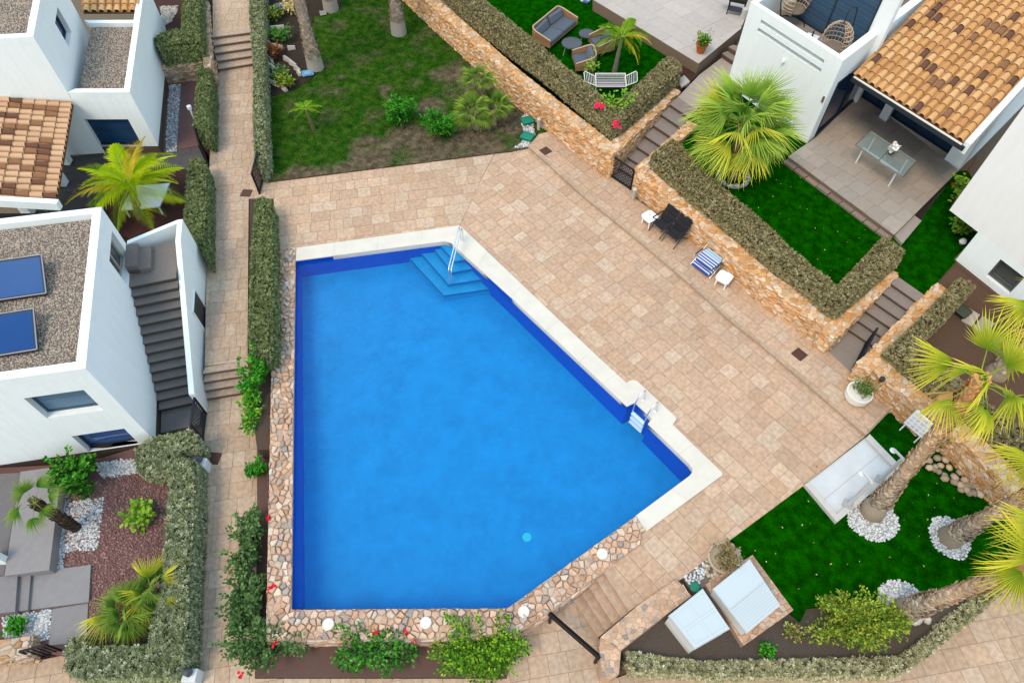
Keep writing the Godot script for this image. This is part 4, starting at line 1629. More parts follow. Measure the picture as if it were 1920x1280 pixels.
func house_far_left() -> void:
	var th := 5.0
	var wh := 2.85
	var c := pt(62, 69, th)
	var wc := pt(243, 173, wh)
	var north := (pt(75, 0, th) - c)
	north.y = 0
	north = north.normalized()
	var west := Vector3(-0.995, 0, 0.09).normalized()
	var o := thing("white_house", "stepped white house at the top left with a low gravel roofed wing", "house", Vector3(c.x, 0, c.z))
	var b := Mb.new()
	# tower
	var e := pt(120, 70, 3.5)
	var cb := Vector3(c.x, 0.1, c.z)
	var q := hole([108, 14, 133, 57, 131, 91, 103, 44], cb, north, west)
	panel(b, cb, north, 5.5, th - 0.3 - 0.1, west, 0.28, [q], WHITE, REVEAL)
	panel(b, cb + west * 0.28, west, 4.5, th - 0.3 - 0.1, north, 0.28, [], WHITE, REVEAL)
	part("wall", b, M.wall, o)
	window(o, cb, north, west, q, 0.22, Color(0.025, 0.05, 0.12), Color(0.04, 0.05, 0.08), M.glass, 0)
	var tp := PackedVector2Array([xz(c), xz(c + north * 5.5), xz(c + north * 5.5 + west * 4.8), xz(c + west * 4.8)])
	parapet(o, tp, th - 0.3, th, 0.24, WHITE, [0, 2, 3])
	b = Mb.new()
	b.prism(Geometry2D.offset_polygon(tp, -0.245)[0], th - 0.5, th - 0.24, Color(0.31, 0.26, 0.21))
	var roof := part("roof", b, M.gravel, o)
	gravel(roof, Geometry2D.offset_polygon(tp, -0.27)[0], th - 0.24, 600, Vector2(0.015, 0.042), ROOFGRAVEL, "gravel")
	# wing
	var wn := (pt(264, 24, wh) - wc)
	wn.y = 0
	var wlen := wn.length() + 2.5
	wn = wn.normalized()
	var ww := Vector3(c.x, 0, c.z) - Vector3(wc.x, 0, wc.z)
	var wl := ww.length() - 0.02
	ww = ww.normalized()
	var wb := Vector3(wc.x, 0.42, wc.z)
	b = Mb.new()
	panel(b, wb, wn, wlen, wh - 0.25 - 0.42, ww, 0.25, [], WHITE, REVEAL)
	part("wall", b, M.wall, o)
	var dq := hole([160, 229, 238, 219, 260, 262, 182, 270], wb, ww, wn)
	b = Mb.new()
	dq[0] -= 0.25; dq[2] -= 0.25; dq[1] = 0.0
	panel(b, wb + ww * 0.25, ww, wl - 0.25, wh - 0.25 - 0.42, wn, 0.25, [dq], WHITE, REVEAL)
	part("wall", b, M.wall, o)
	window(o, wb + ww * 0.25, ww, wn, dq, 0.14, Color(0.012, 0.045, 0.10), Color(0.012, 0.02, 0.04), M.blinds, 0, "blue_shutter", 10)
	var far := pt(251, 39, wh)
	var flen: float = (far - wc).dot(wn)
	var wp := PackedVector2Array([xz(wc), xz(wc + wn * flen), xz(wc + wn * flen + ww * wl), xz(wc + ww * wl)])
	parapet(o, wp, wh - 0.25, wh, 0.22, WHITE, [0, 1, 3])
	b = Mb.new()
	b.prism(Geometry2D.offset_polygon(wp, -0.225)[0], wh - 0.4, wh - 0.18, Color(0.33, 0.27, 0.22))
	roof = part("roof", b, M.gravel, o)
	gravel(roof, Geometry2D.offset_polygon(wp, -0.26)[0], wh - 0.18, 600, Vector2(0.015, 0.042), ROOFGRAVEL, "gravel")
	b = Mb.new()
	var far2 := wc + wn * (wlen)
	b.prism(PackedVector2Array([xz(wc + wn * flen), xz(far2), xz(far2 - ww * -0.25), xz(wc + wn * flen + ww * 0.25)]), wh - 0.25, wh, WHITE)
	part("parapet", b, M.paint, o)
	b = Mb.new()
	b.prism(PackedVector2Array([xz(wc - ww * -0.03 + wn * 0.03), xz(wc + wn * wlen + ww * 0.03), xz(wc + wn * wlen + ww * wl), xz(wc + ww * (dq[2] + 0.25) + wn * 0.03)]), -0.3, 0.42, Color(0.14, 0.105, 0.085))
	part("plinth", b, M.stone, o)
	b = Mb.new()
	var lw: Vector3 = wb + ww * (dq[2] + 0.25)
	panel(b, Vector3(lw.x, -0.1, lw.z), ww, wl - dq[2] - 0.25, 0.52, wn, 0.25, [], WHITE, REVEAL)
	part("wall", b, M.wall, o)
	# tiled roof behind the wing
	var ra := pt(257, 24, 2.75)
	var rb := ra + ww * 2.2
	roof_tiles(o, ra, rb, wn * 0.4 + Vector3(0, 0.06, 0), 7, 6, 0.12)
	# tiled lean-to over the patio: barrels run towards the lane
	var p := thing("tiled_lean_to", "lean-to roof of mottled terracotta tiles over the patio at the left edge", "roof", Vector3(pt(60, 280).x, 0, pt(60, 280).z))
	var ea := pt(137, 196, 2.45)
	var eb := pt(107, 376, 2.45)
	var sl := ww * 0.42 + Vector3(0, 0.05, 0)
	roof_tiles(p, ea, eb, sl, 17, 9, 0.3, 0.6)
	b = Mb.new()
	b.bar(eb + Vector3(0.1, -0.06, 0.14) , eb + ww * 4.0 + Vector3(0, 0.3, 0.14), 0.2, 0.3, WHITE)
	part("beam", b, M.paint, p)
	for k in [[135, 305], [128, 345], [66, 400]]:
		var f := pt(k[0], k[1], 0.05)
		b = Mb.new()
		b.box(Vector3(f.x - 0.2, 1.2, f.z), Vector3(0.35, 2.3, 0.3), WHITE)
		part("pillar", b, M.paint, p)
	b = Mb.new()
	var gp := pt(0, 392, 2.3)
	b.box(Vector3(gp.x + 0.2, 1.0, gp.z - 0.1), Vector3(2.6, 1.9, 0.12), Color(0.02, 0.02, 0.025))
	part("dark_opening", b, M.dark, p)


func house_right() -> void:
	var top := 4.5
	var g := 1.15
	var a := pt(1408, 4, top)
	var c := pt(1581, 114, top)
	var u := c - a
	u.y = 0
	var len := u.length()
	u = u.normalized()
	var ne := Vector3(0.72, 0, -0.69).normalized()
	var o := thing("white_house", "white house with a balcony holding hanging chairs and an orange tiled roof", "house", Vector3((a.x + c.x) / 2, g, (a.z + c.z) / 2))
	var b := Mb.new()
	var base := Vector3(a.x, g - 0.1, a.z)
	var holes := []
	for s in [[427, 38, 547, 114, 543, 119, 425, 45], [421, 53, 541, 131, 538, 135, 420, 60]]:
		var l: Array = s.duplicate()
		for i in range(0, 8, 2):
			l[i] = l[i] + 1000.0
		var q := hole(l, base, u, ne)
		holes.append([q[0], q[1], q[2], q[3]])
	for i in 2:
		var mv: float = (holes[i][1] + holes[i][3]) / 2
		holes[i][1] = mv - 0.075
		holes[i][3] = mv + 0.075
	panel(b, base, u, len, top - base.y, ne, 0.2, holes, WHITE, REVEAL)
	part("wall", b, M.wall, o)
	# sides: the near one goes back as a thick parapet wall, the far one beside the garden steps
	b = Mb.new()
	var cb := Vector3(c.x, g - 0.1, c.z) + ne * 0.2
	panel(b, cb, ne, 0.25, top - cb.y, -u, 0.3, [], WHITE, REVEAL)
	panel(b, cb + ne * 0.25 + Vector3.UP * 2.35, ne, 5.2, top - cb.y - 2.35, -u, 0.3, [], WHITE, REVEAL)
	part("wall", b, M.wall, o)
	b = Mb.new()
	panel(b, base + ne * 0.2, ne, 5.2, top - cb.y, u, 0.22, [], WHITE, REVEAL)
	part("wall", b, M.wall, o)
	# balcony floor and the dark shuttered doors behind it
	b = Mb.new()
	var fl := 3.45
	b.prism(PackedVector2Array([xz(a + u * 0.23 + ne * 0.21), xz(c - u * 0.31 + ne * 0.21), xz(c - u * 0.31 + ne * 2.3), xz(a + u * 0.23 + ne * 2.3)]), fl - 0.3, fl, Color(0.25, 0.215, 0.19))
	part("balcony_floor", b, M.concrete, o)
	var dz := a + ne * 2.3 + u * 0.23
	dz.y = fl
	window(o, dz, u, ne, [0.5, 0.02, len - 0.6, 2.3], 0.0, Color(0.035, 0.07, 0.115), Color(0.03, 0.04, 0.06), M.blinds, 1, "balcony_door", 14)
	b = Mb.new()
	panel(b, dz + u * -0.2, u, len + 0.2, 3.2, ne, 0.3, [[0.7, 0.0, len - 0.4, 2.32]], WHITE, REVEAL)
	part("upper_wall", b, M.paint, o)
	# ground floor: glass doors set back on two sides
	var dl := pt(1598, 190, g)
	var dr := pt(1767, 302, g)
	var du := dr - dl
	du.y = 0
	var dlen := du.length()
	du = du.normalized()
	var back := ne * 0.55
	var p0 := dl + back
	window(o, p0, du, ne, [0.0, 0.0, dlen, 2.2], 0.0, Color(0.012, 0.035, 0.075), Color(0.02, 0.03, 0.05), M.glass, 4, "glass_doors")
	var lw := Vector3(c.x, g, c.z) + ne * 0.45
	var lv := p0 - lw
	lv.y = 0
	window(o, lw, lv.normalized(), -u, [0.0, 0.0, lv.length(), 2.3], 0.0, Color(0.015, 0.03, 0.07), Color(0.02, 0.03, 0.05), M.glass, 1, "glass_doors")
	b = Mb.new()
	for k in [[1594, 186, 1604, 193], [1647, 219, 1661, 230]]:
		var f0 := pt(k[0], k[1], g)
		var f1 := pt(k[2], k[3], g)
		var m := (f0 + f1) / 2 + ne * 0.12
		b = Mb.new()
		b.box(m + Vector3.UP * 1.1, Vector3(0.34, 2.2, 0.22), Color(0.66, 0.67, 0.68), Basis(du, Vector3.UP, ne))
		part("column", b, M.paint, o)
	# tiled roof
	var ea := pt(1603, 142, 3.6)
	var eb := pt(1806, 269, 3.6)
	var s := ne * 0.44 + Vector3(0, 0.105, 0)
	roof_tiles(o, ea, eb, s * 0.9, 15, 18, 0.17)
	b = Mb.new()
	var ed := (eb - ea).normalized()
	b.bar(ea + Vector3(0, -0.13, 0) - ed * 0.05, eb + Vector3(0, -0.13, 0) + ed * 0.12, 0.13, 0.16, Color(0.035, 0.04, 0.05))
	part("gutter", b, M.dark, o)
	b = Mb.new()
	b.bar(ea + Vector3(0, -0.02, 0) - ne * 0.05, eb + Vector3(0, -0.02, 0) - ne * 0.05, 0.05, 0.04, Color(0.78, 0.74, 0.68))
	part("eave_mortar", b, M.paint, o)
	b = Mb.new()
	var q0 := eb + ed * 0.02
	var q1 := q0 + s * 16.0
	var wd := ed * 0.2
	b.hexa([q0 - Vector3.UP * 0.3, q0 + wd - Vector3.UP * 0.3, q1 + wd - Vector3.UP * 0.3, q1 - Vector3.UP * 0.3, q0 + Vector3.UP * 0.1, q0 + wd + Vector3.UP * 0.1, q1 + wd + Vector3.UP * 0.1, q1 + Vector3.UP * 0.1], WHITE)
	part("roof_kerb", b, M.paint, o)
	b = Mb.new()
	var wa := Vector3(dr.x, g - 0.3, dr.z) + ne * 0.15
	var we := pt(1795, 320, g)
	we.y = g - 0.3
	we += ne * 0.15
	var hh := 2.6
	b.hexa([wa, we, we + ne * 7.0, wa + ne * 7.0, wa + Vector3.UP * hh, we + Vector3.UP * hh, we + ne * 7.0 + Vector3.UP * (hh + 1.6), wa + ne * 7.0 + Vector3.UP * (hh + 1.6)], WHITE)
	part("end_wall", b, M.wall, o)
	# small fittings on the balcony front
	var f := hit(1470, 114, base, Vector3(-u.z, 0, u.x))
	b = Mb.new()
	b.tube([f, f - ne * 0.14], [0.05, 0.05], 10, [Color(0.75, 0.75, 0.75)])
	b.box(f - ne * 0.02, Vector3(0.12, 0.16, 0.04), Color(0.7, 0.7, 0.7), Basis(u, Vector3.UP, ne))
	part("wall_lamp", b, M.plastic, o)
	f = hit(1544, 186, base, Vector3(-u.z, 0, u.x))
	b = Mb.new()
	b.box(f - ne * 0.03, Vector3(0.07, 0.22, 0.06), Color(0.12, 0.12, 0.12), Basis(u, Vector3.UP, ne))
	part("vent", b, M.dark, o)


func house_edge() -> void:
	# tall white house on the right: its upper floor hangs out over the lawn
	var hl := 2.32
	var c := pt(1834, 435, hl)
	var l := pt(1780, 394, hl)
	var u := (c - l)
	u.y = 0
	u = u.normalized()
	var over := (c - l).length()
	var ne := Vector3(0.72, 0, -0.69).normalized()
	var o := thing("white_house", "blank white house wall at the right edge overhanging the lawn", "house", Vector3(c.x, 0.9, c.z))
	var b := Mb.new()
	var low := Vector3(c.x, 1.0, c.z)
	var q := hole([1874, 488, 1922, 517, 1897, 549, 1845, 522], low, u, ne)
	q[1] = maxf(q[1], 0.22)
	panel(b, low, u, 6.0, hl - 1.0, ne, 0.3, [[q[0], q[1], q[2], minf(q[3], hl - 1.02)]], WHITE, REVEAL)
	part("lower_wall", b, M.wall, o)
	b = Mb.new()
	panel(b, low + ne * 0.3, ne, 5.0, hl - 1.0, u, 0.3, [], WHITE, REVEAL)
	part("lower_wall", b, M.wall, o)
	window(o, low, u, ne, [q[0], q[1], q[2], minf(q[3], hl - 1.02)], 0.16, Color(0.06, 0.065, 0.06), Color(0.10, 0.11, 0.12), M.glass, 0)
	b = Mb.new()
	var ub := Vector3(l.x, hl, l.z)
	b.hexa([ub, ub + u * (over + 6.0), ub + u * (over + 6.0) + ne * 5.3, ub + ne * 5.3, ub + Vector3.UP * 4.2, ub + u * (over + 6.0) + Vector3.UP * 4.2, ub + u * (over + 6.0) + ne * 5.3 + Vector3.UP * 4.2, ub + ne * 5.3 + Vector3.UP * 4.2], Color(0.76, 0.75, 0.73))
	part("upper_storey", b, M.wall, o)
	b = Mb.new()
	b.box(low + u * 3.0 + ne * 2.6 - Vector3.UP * 0.3, Vector3(6.1, 0.6, 5.1), Color(0.33, 0.22, 0.15), Basis(u, Vector3.UP, ne))
	part("plinth", b, M.stone, o)


# ---- gardens ----
const TURF := Color(0.004, 0.096, 0.0015)
const PURPLE := Color(0.31, 0.17, 0.15)
var PEB := [Color(0.66, 0.67, 0.68), Color(0.75, 0.75, 0.74), Color(0.55, 0.56, 0.57), Color(0.80, 0.80, 0.78)]
var RED := [Color(0.36, 0.20, 0.175), Color(0.28, 0.15, 0.135), Color(0.45, 0.27, 0.24), Color(0.22, 0.115, 0.105)]


func lawn(called: String, poly: PackedVector2Array, h: float, per := 260.0) -> void:
	var b := Mb.new()
	b.prism(poly, h - 0.8, h, TURF)
	var o := struct(called, b, M.turf)
	var where := []
	var tint := []
	for i in int(area_of(poly) * per):
		var q := in_poly(poly)
		if not seen(v3(q, h), 0.5):
			continue
		var s := rng.randf_range(0.025, 0.05)
		where.append(Transform3D(Basis(Vector3.UP, rng.randf() * TAU).scaled(Vector3(s * 1.4, s, s * 1.4)), v3(q, h - 0.004)))
		tint.append(vary(TURF * 1.15, 0.35, 0.05))
	scatter("grass", blades, M.grass, o, where, tint)


func slab_part(parent: Node3D, poly: PackedVector2Array, y0: float, y1: float, col: Color) -> void:
	var b := Mb.new()
	b.prism(poly, y0, y1, col)
	part("slab", b, M.concrete, parent)


func gardens_right() -> void:
	lawn("artificial_lawn", pts([860, -60, 1120, -60, 1120, -2, 1255, 108, 1285, 132, 1262, 160, 1165, 240, 1040, 150, 900, 40], 1.15), 1.15)
	bed("garden_soil", pts([1248, 118, 1300, 128, 1310, 140, 1272, 172, 1240, 168], 1.18), 1.18, Color(0.11, 0.06, 0.045), M.soil, 0.4)
	var b := Mb.new()
	b.prism(pts([1268, 152, 1283, 141, 1294, 153, 1279, 163], 1.24), 1.1, 1.24, Color(0.40, 0.36, 0.33))
	solo("stepping_stone", b, M.concrete, "single pale stepping stone in the soil at the hedge end", "stepping stone")
	# upper terrace
	var t1 := pts([1113, 0, 1310, 119, 1389, 54, 1430, -40, 1113, -120], 1.65)
	b = Mb.new()
	b.prism(t1, 0.9, 1.632, Color(0.24, 0.17, 0.125))
	var o: Node3D = struct("upper_terrace", b, M.stone)
	var dir := (xz(pt(1310, 119, 1.65)) - xz(pt(1113, 0, 1.65))).angle()
	pave(o, t1, 1.65, dir, 0.72, [1.2, 1.2, 0.9], [Color(0.40, 0.35, 0.315), Color(0.415, 0.365, 0.33)], M.concrete, 0.008)
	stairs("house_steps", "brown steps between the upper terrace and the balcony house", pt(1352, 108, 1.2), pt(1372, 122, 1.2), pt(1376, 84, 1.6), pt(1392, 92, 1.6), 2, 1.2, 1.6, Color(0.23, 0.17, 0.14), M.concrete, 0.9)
	# lower terrace garden
	lawn("artificial_lawn", pts([1225, 300, 1290, 232, 1312, 200, 1330, 180, 1375, 150, 1522, 267, 1478, 293, 1677, 440, 1692, 456, 1727, 413, 1795, 320, 1815, 318, 1834, 350, 1870, 410, 1836, 432, 1793, 490, 1757, 530, 1733, 553, 1683, 518, 1640, 560, 1572, 610, 1545, 592], 0.92), 0.92)
	var t2 := pts([1478, 293, 1677, 440, 1797, 320, 1770, 296, 1612, 176, 1530, 258], 1.15)
	b = Mb.new()
	b.prism(t2, 0.7, 1.132, Color(0.22, 0.16, 0.12))
	o = struct("house_terrace", b, M.stone)
	pave(o, t2, 1.15, dir, 0.62, [0.62], [Color(0.315, 0.27, 0.23), Color(0.33, 0.285, 0.245), Color(0.305, 0.26, 0.22)], M.concrete, 0.008)
	var e0 := pt(1478, 293, 1.15)
	var e1 := pt(1677, 440, 1.15)
	var u := (e1 - e0).normalized()
	var side := Vector3(-u.z, 0, u.x)
	for i in 9:
		var p := e0.lerp(e1, (i + 0.03) / 9.0)
		var q := e0.lerp(e1, (i + 0.97) / 9.0)
		b = Mb.new()
		b.prism(PackedVector2Array([xz(p), xz(q), xz(q + side * 0.2), xz(p + side * 0.2)]), 0.8, 1.0 + rng.randf_range(-0.02, 0.02), vary(Color(0.29, 0.22, 0.17), 0.15, 0.05))
		part("edging_stone", b, M.stone, o)
	b = Mb.new()
	b.prism(pts([1678, 441, 1692, 457, 1728, 414, 1713, 402], 1.03), 0.7, 1.03, Color(0.30, 0.255, 0.225))
	solo("terrace_step", b, M.concrete, "single low step at the corner of the paved house terrace", "step")
	bed("side_path", pts([1797, 320, 1816, 300, 1840, 300, 1905, 215, 1960, 150, 1930, 300, 1870, 400, 1834, 352, 1815, 320], 0.95), 0.95, Color(0.27, 0.19, 0.14), M.soil, 0.4)
	# the planted strip along the third wall
	bed("garden_soil", pts([1757, 530, 1789, 491, 1850, 530, 1990, 615, 2060, 800, 2000, 950, 1920, 885, 1830, 803, 1732, 735, 1661, 672], 0.88), 0.88, Color(0.20, 0.125, 0.085), M.soil, 0.6)
	o = thing("stone_path", "broken line of pale slabs in the soil behind the corner hedge", "path", pt(1850, 610, 0.88))
	for k in [[1818, 578, 1838, 590, 1822, 612, 1803, 600], [1842, 592, 1866, 606, 1850, 628, 1826, 614], [1872, 628, 1900, 645, 1884, 668, 1858, 650]]:
		slab_part(o, pts(k, 0.92), 0.8, 0.92, vary(Color(0.36, 0.31, 0.28), 0.08))
	b = Mb.new()
	b.box(pt(1805, 584, 0.95), Vector3(0.42, 0.2, 0.42), Color(0.035, 0.045, 0.030), Basis(Vector3.UP, 0.6), 0.04)
	b.box(pt(1805, 584, 1.07), Vector3(0.36, 0.05, 0.36), Color(0.045, 0.055, 0.038), Basis(Vector3.UP, 0.6), 0.015)
	solo("valve_box", b, M.plastic, "dark green square valve box on the soil behind the corner hedge", "valve box")


func gardens_left() -> void:
	var h := -0.5
	# lower garden
	var o: Node3D = bed("gravel_garden", pts([-60, 880, 160, 868, 250, 840, 320, 830, 345, 880, 335, 1240, 160, 1235, 80, 1222, -60, 1232], h), h, PURPLE, M.gravel, 0.8)
	gravel(o, pts([118, 905, 196, 897, 262, 887, 318, 886, 308, 1000, 300, 1090, 282, 1205, 166, 1212, 170, 1060, 120, 1060], h), h, 560, Vector2(0.015, 0.038), RED)
	for k in [[[168, 870, 250, 857, 262, 886, 195, 897], "white pebble strip under the white cube house wall"], [[121, 905, 132, 905, 129, 940, 195, 931, 184, 1029, 121, 1036, 119, 1067, 105, 1069], "white pebble patch round the foot of the leaning garden palm"], [[5, 1153, 98, 1141, 94, 1198, 43, 1205, 5, 1212], "white cobble patch beside the lower left gate"]]:
		var poly := pts(k[0], h)
		var b := Mb.new()
		b.prism(Geometry2D.offset_polygon(poly, -0.05)[0], h - 0.1, h + 0.012, Color(0.60, 0.60, 0.60))
		var p := part(numbered("white_pebbles"), b, M.gravel, self)
		tag(p, k[1], "pebbles")
		gravel(p, poly, h, 620, Vector2(0.022, 0.044), PEB)
	var b := Mb.new()
	var s := thing("garden_slabs", "grey concrete slab path and two steps in the lower left garden", "path", pt(60, 1000, h))
	slab_part(s, pts([38, 884, 116, 873, 92, 1068, 8, 1079], -0.12), h - 0.1, -0.12, Color(0.24, 0.225, 0.225))
	slab_part(s, pts([-60, 890, 37, 886, 7, 1079, -60, 1082], -0.3), h - 0.1, -0.3, Color(0.15, 0.14, 0.14))
	slab_part(s, pts([-30, 1084, 33, 1076, 28, 1146, -34, 1152], -0.24), h - 0.1, -0.24, Color(0.20, 0.185, 0.185))
	slab_part(s, pts([33, 1076, 58, 1073, 52, 1143, 28, 1146], -0.34), h - 0.1, -0.34, Color(0.21, 0.195, 0.195))
	slab_part(s, pts([58, 1073, 170, 1058, 166, 1128, 52, 1143], -0.42), h - 0.1, -0.42, Color(0.235, 0.22, 0.22))
	slab_part(s, pts([98, 1141, 165, 1130, 162, 1203, 91, 1209], -0.47), h - 0.1, -0.47, Color(0.22, 0.205, 0.205))
	b.box(pt(-6, 1048, -0.1), Vector3(0.5, 0.9, 0.16), WHITE)
	solo("white_post", b, M.paint, "end of a low white wall at the left edge by the garden steps", "wall")
	# middle garden between the two houses
	b = Mb.new()
	var patio := pts([60, 300, 195, 288, 306, 285, 377, 274, 386, 302, 350, 318, 300, 312, 235, 330, 170, 410, 60, 420], 0.0)
	b.prism(patio, -0.7, -0.012, Color(0.07, 0.06, 0.058))
	o = struct("dark_patio", b, M.concrete)
	pave(o, patio, 0.0, -0.14, 0.5, [0.9, 0.9], [Color(0.085, 0.075, 0.073), Color(0.095, 0.085, 0.083)], M.concrete, 0.008)
	bed("garden_soil", pts([233, 332, 300, 313, 350, 319, 392, 306, 388, 500, 330, 480, 225, 440, 165, 414], -0.02), -0.02, Color(0.13, 0.065, 0.055), M.soil, 0.6)
	bed("gravel_garden", pts([300, 150, 380, 145, 400, 250, 390, 280, 376, 273, 306, 284], 0.0), 0.0, PURPLE, M.gravel, 0.6)
	b = Mb.new()
	b.prism(pts([317, 160, 339, 158, 331, 284, 310, 286], 0.03), -0.05, 0.02, Color(0.45, 0.44, 0.45))
	var wp := part(numbered("white_pebbles"), b, M.gravel, self)
	tag(wp, "grey white pebble strip along the dark plinth of the top left house", "pebbles")
	gravel(wp, pts([317, 160, 339, 158, 331, 284, 310, 286], 0.02), 0.02, 260, Vector2(0.03, 0.06), [Color(0.5, 0.49, 0.5), Color(0.62, 0.6, 0.6), Color(0.36, 0.34, 0.35)])
	# upper garden by the lane
	bed("gravel_garden", pts([270, -80, 398, -80, 398, 60, 400, 110, 300, 116], 0.72), 0.72, Color(0.13, 0.07, 0.062), M.gravel, 1.2)
	b = Mb.new()
	b.prism(pts([303, 18, 331, 16, 331, 22, 320, 40, 308, 49], 0.72), 0.6, 0.735, Color(0.42, 0.38, 0.32))
	wp = part(numbered("white_pebbles"), b, M.gravel, self)
	tag(wp, "pale pebble patch beside the hedge at the very top left", "pebbles")
	gravel(wp, pts([300, 14, 334, 12, 334, 22, 322, 42, 306, 52], 0.72), 0.73, 420, Vector2(0.03, 0.06), [Color(0.5, 0.45, 0.38), Color(0.6, 0.55, 0.48)])


func north_lawn() -> void:
	var poly := pts([503, 341, 927, 287, 959, 283.5, 990, 277, 1012, 250, 1034, 249, 959, 186, 888, 121, 820, 59, 762, 3, 660, -100, 490, -100, 496, 200, 500, 300, 490, 312], 0.05)
	var f := FastNoiseLite.new()
	f.seed = 12
	f.frequency = 0.35
	f.fractal_octaves = 5
	var spots := []
	for k in [[900, 262, 2.4], [800, 285, 2.0], [700, 300, 1.3], [890, 150, 2.0], [850, 145, 1.2], [930, 220, 2.4], [810, 205, 0.9], [650, 325, 0.9], [560, 330, 0.8], [690, 265, 0.6], [640, 145, 0.35], [720, 165, 0.4], [590, 325, 0.7], [760, 245, 0.9]]:
		spots.append([xz(pt(k[0], k[1], 0.05)), k[2]])
	var tone := func(p: Vector2) -> Color:
		var k := 0.0
		for s in spots:
			k = maxf(k, 1.0 - p.distance_to(s[0]) / float(s[1]))
		var nz := f.get_noise_2d(p.x * 2.0, p.y * 2.0)
		var dry := clampf(k * 2.1 + nz * 1.5 - 0.2, 0.0, 1.0)
		var g := Color(0.025, 0.105, 0.008).lerp(Color(0.07, 0.145, 0.018), clampf(0.5 + f.get_noise_2d(p.x * 5.0 + 40.0, p.y * 5.0) * 1.4, 0, 1))
		return g.lerp(Color(0.20, 0.15, 0.10), dry * 0.92)
	var b := Mb.new()
	b.walls(poly, -0.6, 0.05, Color(0.14, 0.10, 0.07))
	var lo := poly[0]
	var hi := poly[0]
	for p in poly:
		lo = lo.min(p)
		hi = hi.max(p)
	var cell := 0.22
	for i in int((hi.x - lo.x) / cell) + 1:
		for j in int((hi.y - lo.y) / cell) + 1:
			var c := lo + Vector2(i, j) * cell
			for g in Geometry2D.intersect_polygons(PackedVector2Array([c, c + Vector2(cell, 0), c + Vector2(cell, cell), c + Vector2(0, cell)]), poly):
				for k in range(1, g.size() - 1):
					b.tri_s(v3(g[0], 0.05), v3(g[k], 0.05), v3(g[k + 1], 0.05), Vector3.UP, Vector3.UP, Vector3.UP, tone.call(g[0]), tone.call(g[k]), tone.call(g[k + 1]))
	var o := struct("natural_lawn", b, M.turf)
	var where := []
	var tint := []
	for i in 42000:
		var q := in_poly(poly)
		var s := rng.randf_range(0.03, 0.075)
		var c: Color = tone.call(q)
		if c.r > 0.13 and rng.randf() < 0.6:
			continue
		where.append(Transform3D(Basis(Vector3.UP, rng.randf() * TAU).scaled(Vector3(s * 1.5, s, s * 1.5)), v3(q, 0.045)))
		tint.append(vary(c * 1.15, 0.4, 0.08))
	scatter("grass", blades, M.grass, o, where, tint)
	# dark planting bed with rough edging stones
	bed("flower_bed", pts([497, -90, 640, -90, 640, 10, 625, 22, 588, 30, 582, 60, 600, 118, 604, 130, 580, 150, 545, 172, 502, 182, 500, 60], 0.08), 0.085, Color(0.075, 0.055, 0.045), M.soil, 0.3)
	var list := [[508, 112, 512, 122, 9], [508, 56, 533, 52, 11], [504, 82, 508, 86, 8], [511, 88, 530, 90, 9], [540, 93, 554, 91, 9], [496, 114, 503, 120, 9], [505, 124, 516, 131, 10], [518, 136, 526, 141, 8], [534, 111, 545, 117, 9], [545, 119, 556, 126, 9], [554, 129, 563, 135, 8], [560, 136, 564, 143, 8], [505, 154, 514, 157, 8], [515, 158, 526, 163, 9], [530, 165, 538, 172, 8], [600, 28, 612, 26, 8]]
	for k in list:
		var p := pt(k[0], k[1], 0.1)
		var q := pt(k[2], k[3], 0.1)
		var m := Mb.new()
		var d := (q - p).normalized()
		var w := Vector3(-d.z, 0, d.x)
		m.hexa([p - w * 0.09, q - w * 0.07, q + w * 0.08, p + w * 0.1, p - w * 0.06 + Vector3(0, 0.16, 0), q - w * 0.05 + Vector3(0, 0.12, 0), q + w * 0.04 + Vector3(0, 0.14, 0), p + w * 0.05 + Vector3(0, 0.19, 0)], vary(Color(0.52, 0.48, 0.42), 0.15))
		var e := part(numbered("edging_stone"), m, M.stone, self)
		var row := "top row of the dark planting bed" if k[1] < 70 else "second row of the dark planting bed" if k[1] < 100 else "curved row beside the hedge in the dark bed" if k[0] < 520 and k[1] < 140 else "slanting row beside the rough palm trunk" if k[1] < 150 else "lowest row of the dark planting bed"
		tag(e, "rough pale edging stone in the " + row, "stone", "edging stones of the dark planting bed")
	var m := Mb.new()
	m.box(pt(577, 137, 0.16), Vector3(0.5, 0.06, 0.42), Color(0.16, 0.33, 0.50), Basis(Vector3.UP, 0.3), 0.02)
	m.box(pt(577, 137, 0.21), Vector3(0.3, 0.05, 0.24), Color(0.20, 0.40, 0.58), Basis(Vector3.UP, 0.5), 0.02)
	solo("blue_bag", m, M.cloth, "crumpled light blue bag at the edge of the dark planting bed", "bag")
	m = Mb.new()
	m.box(pt(527, 14, 0.2), Vector3(0.5, 0.3, 0.4), Color(0.06, 0.09, 0.12), Basis(Vector3.UP, 0.4), 0.05)
	solo("planter_box", m, M.plastic, "dark blue grey box among the bed plants near the top edge", "box")


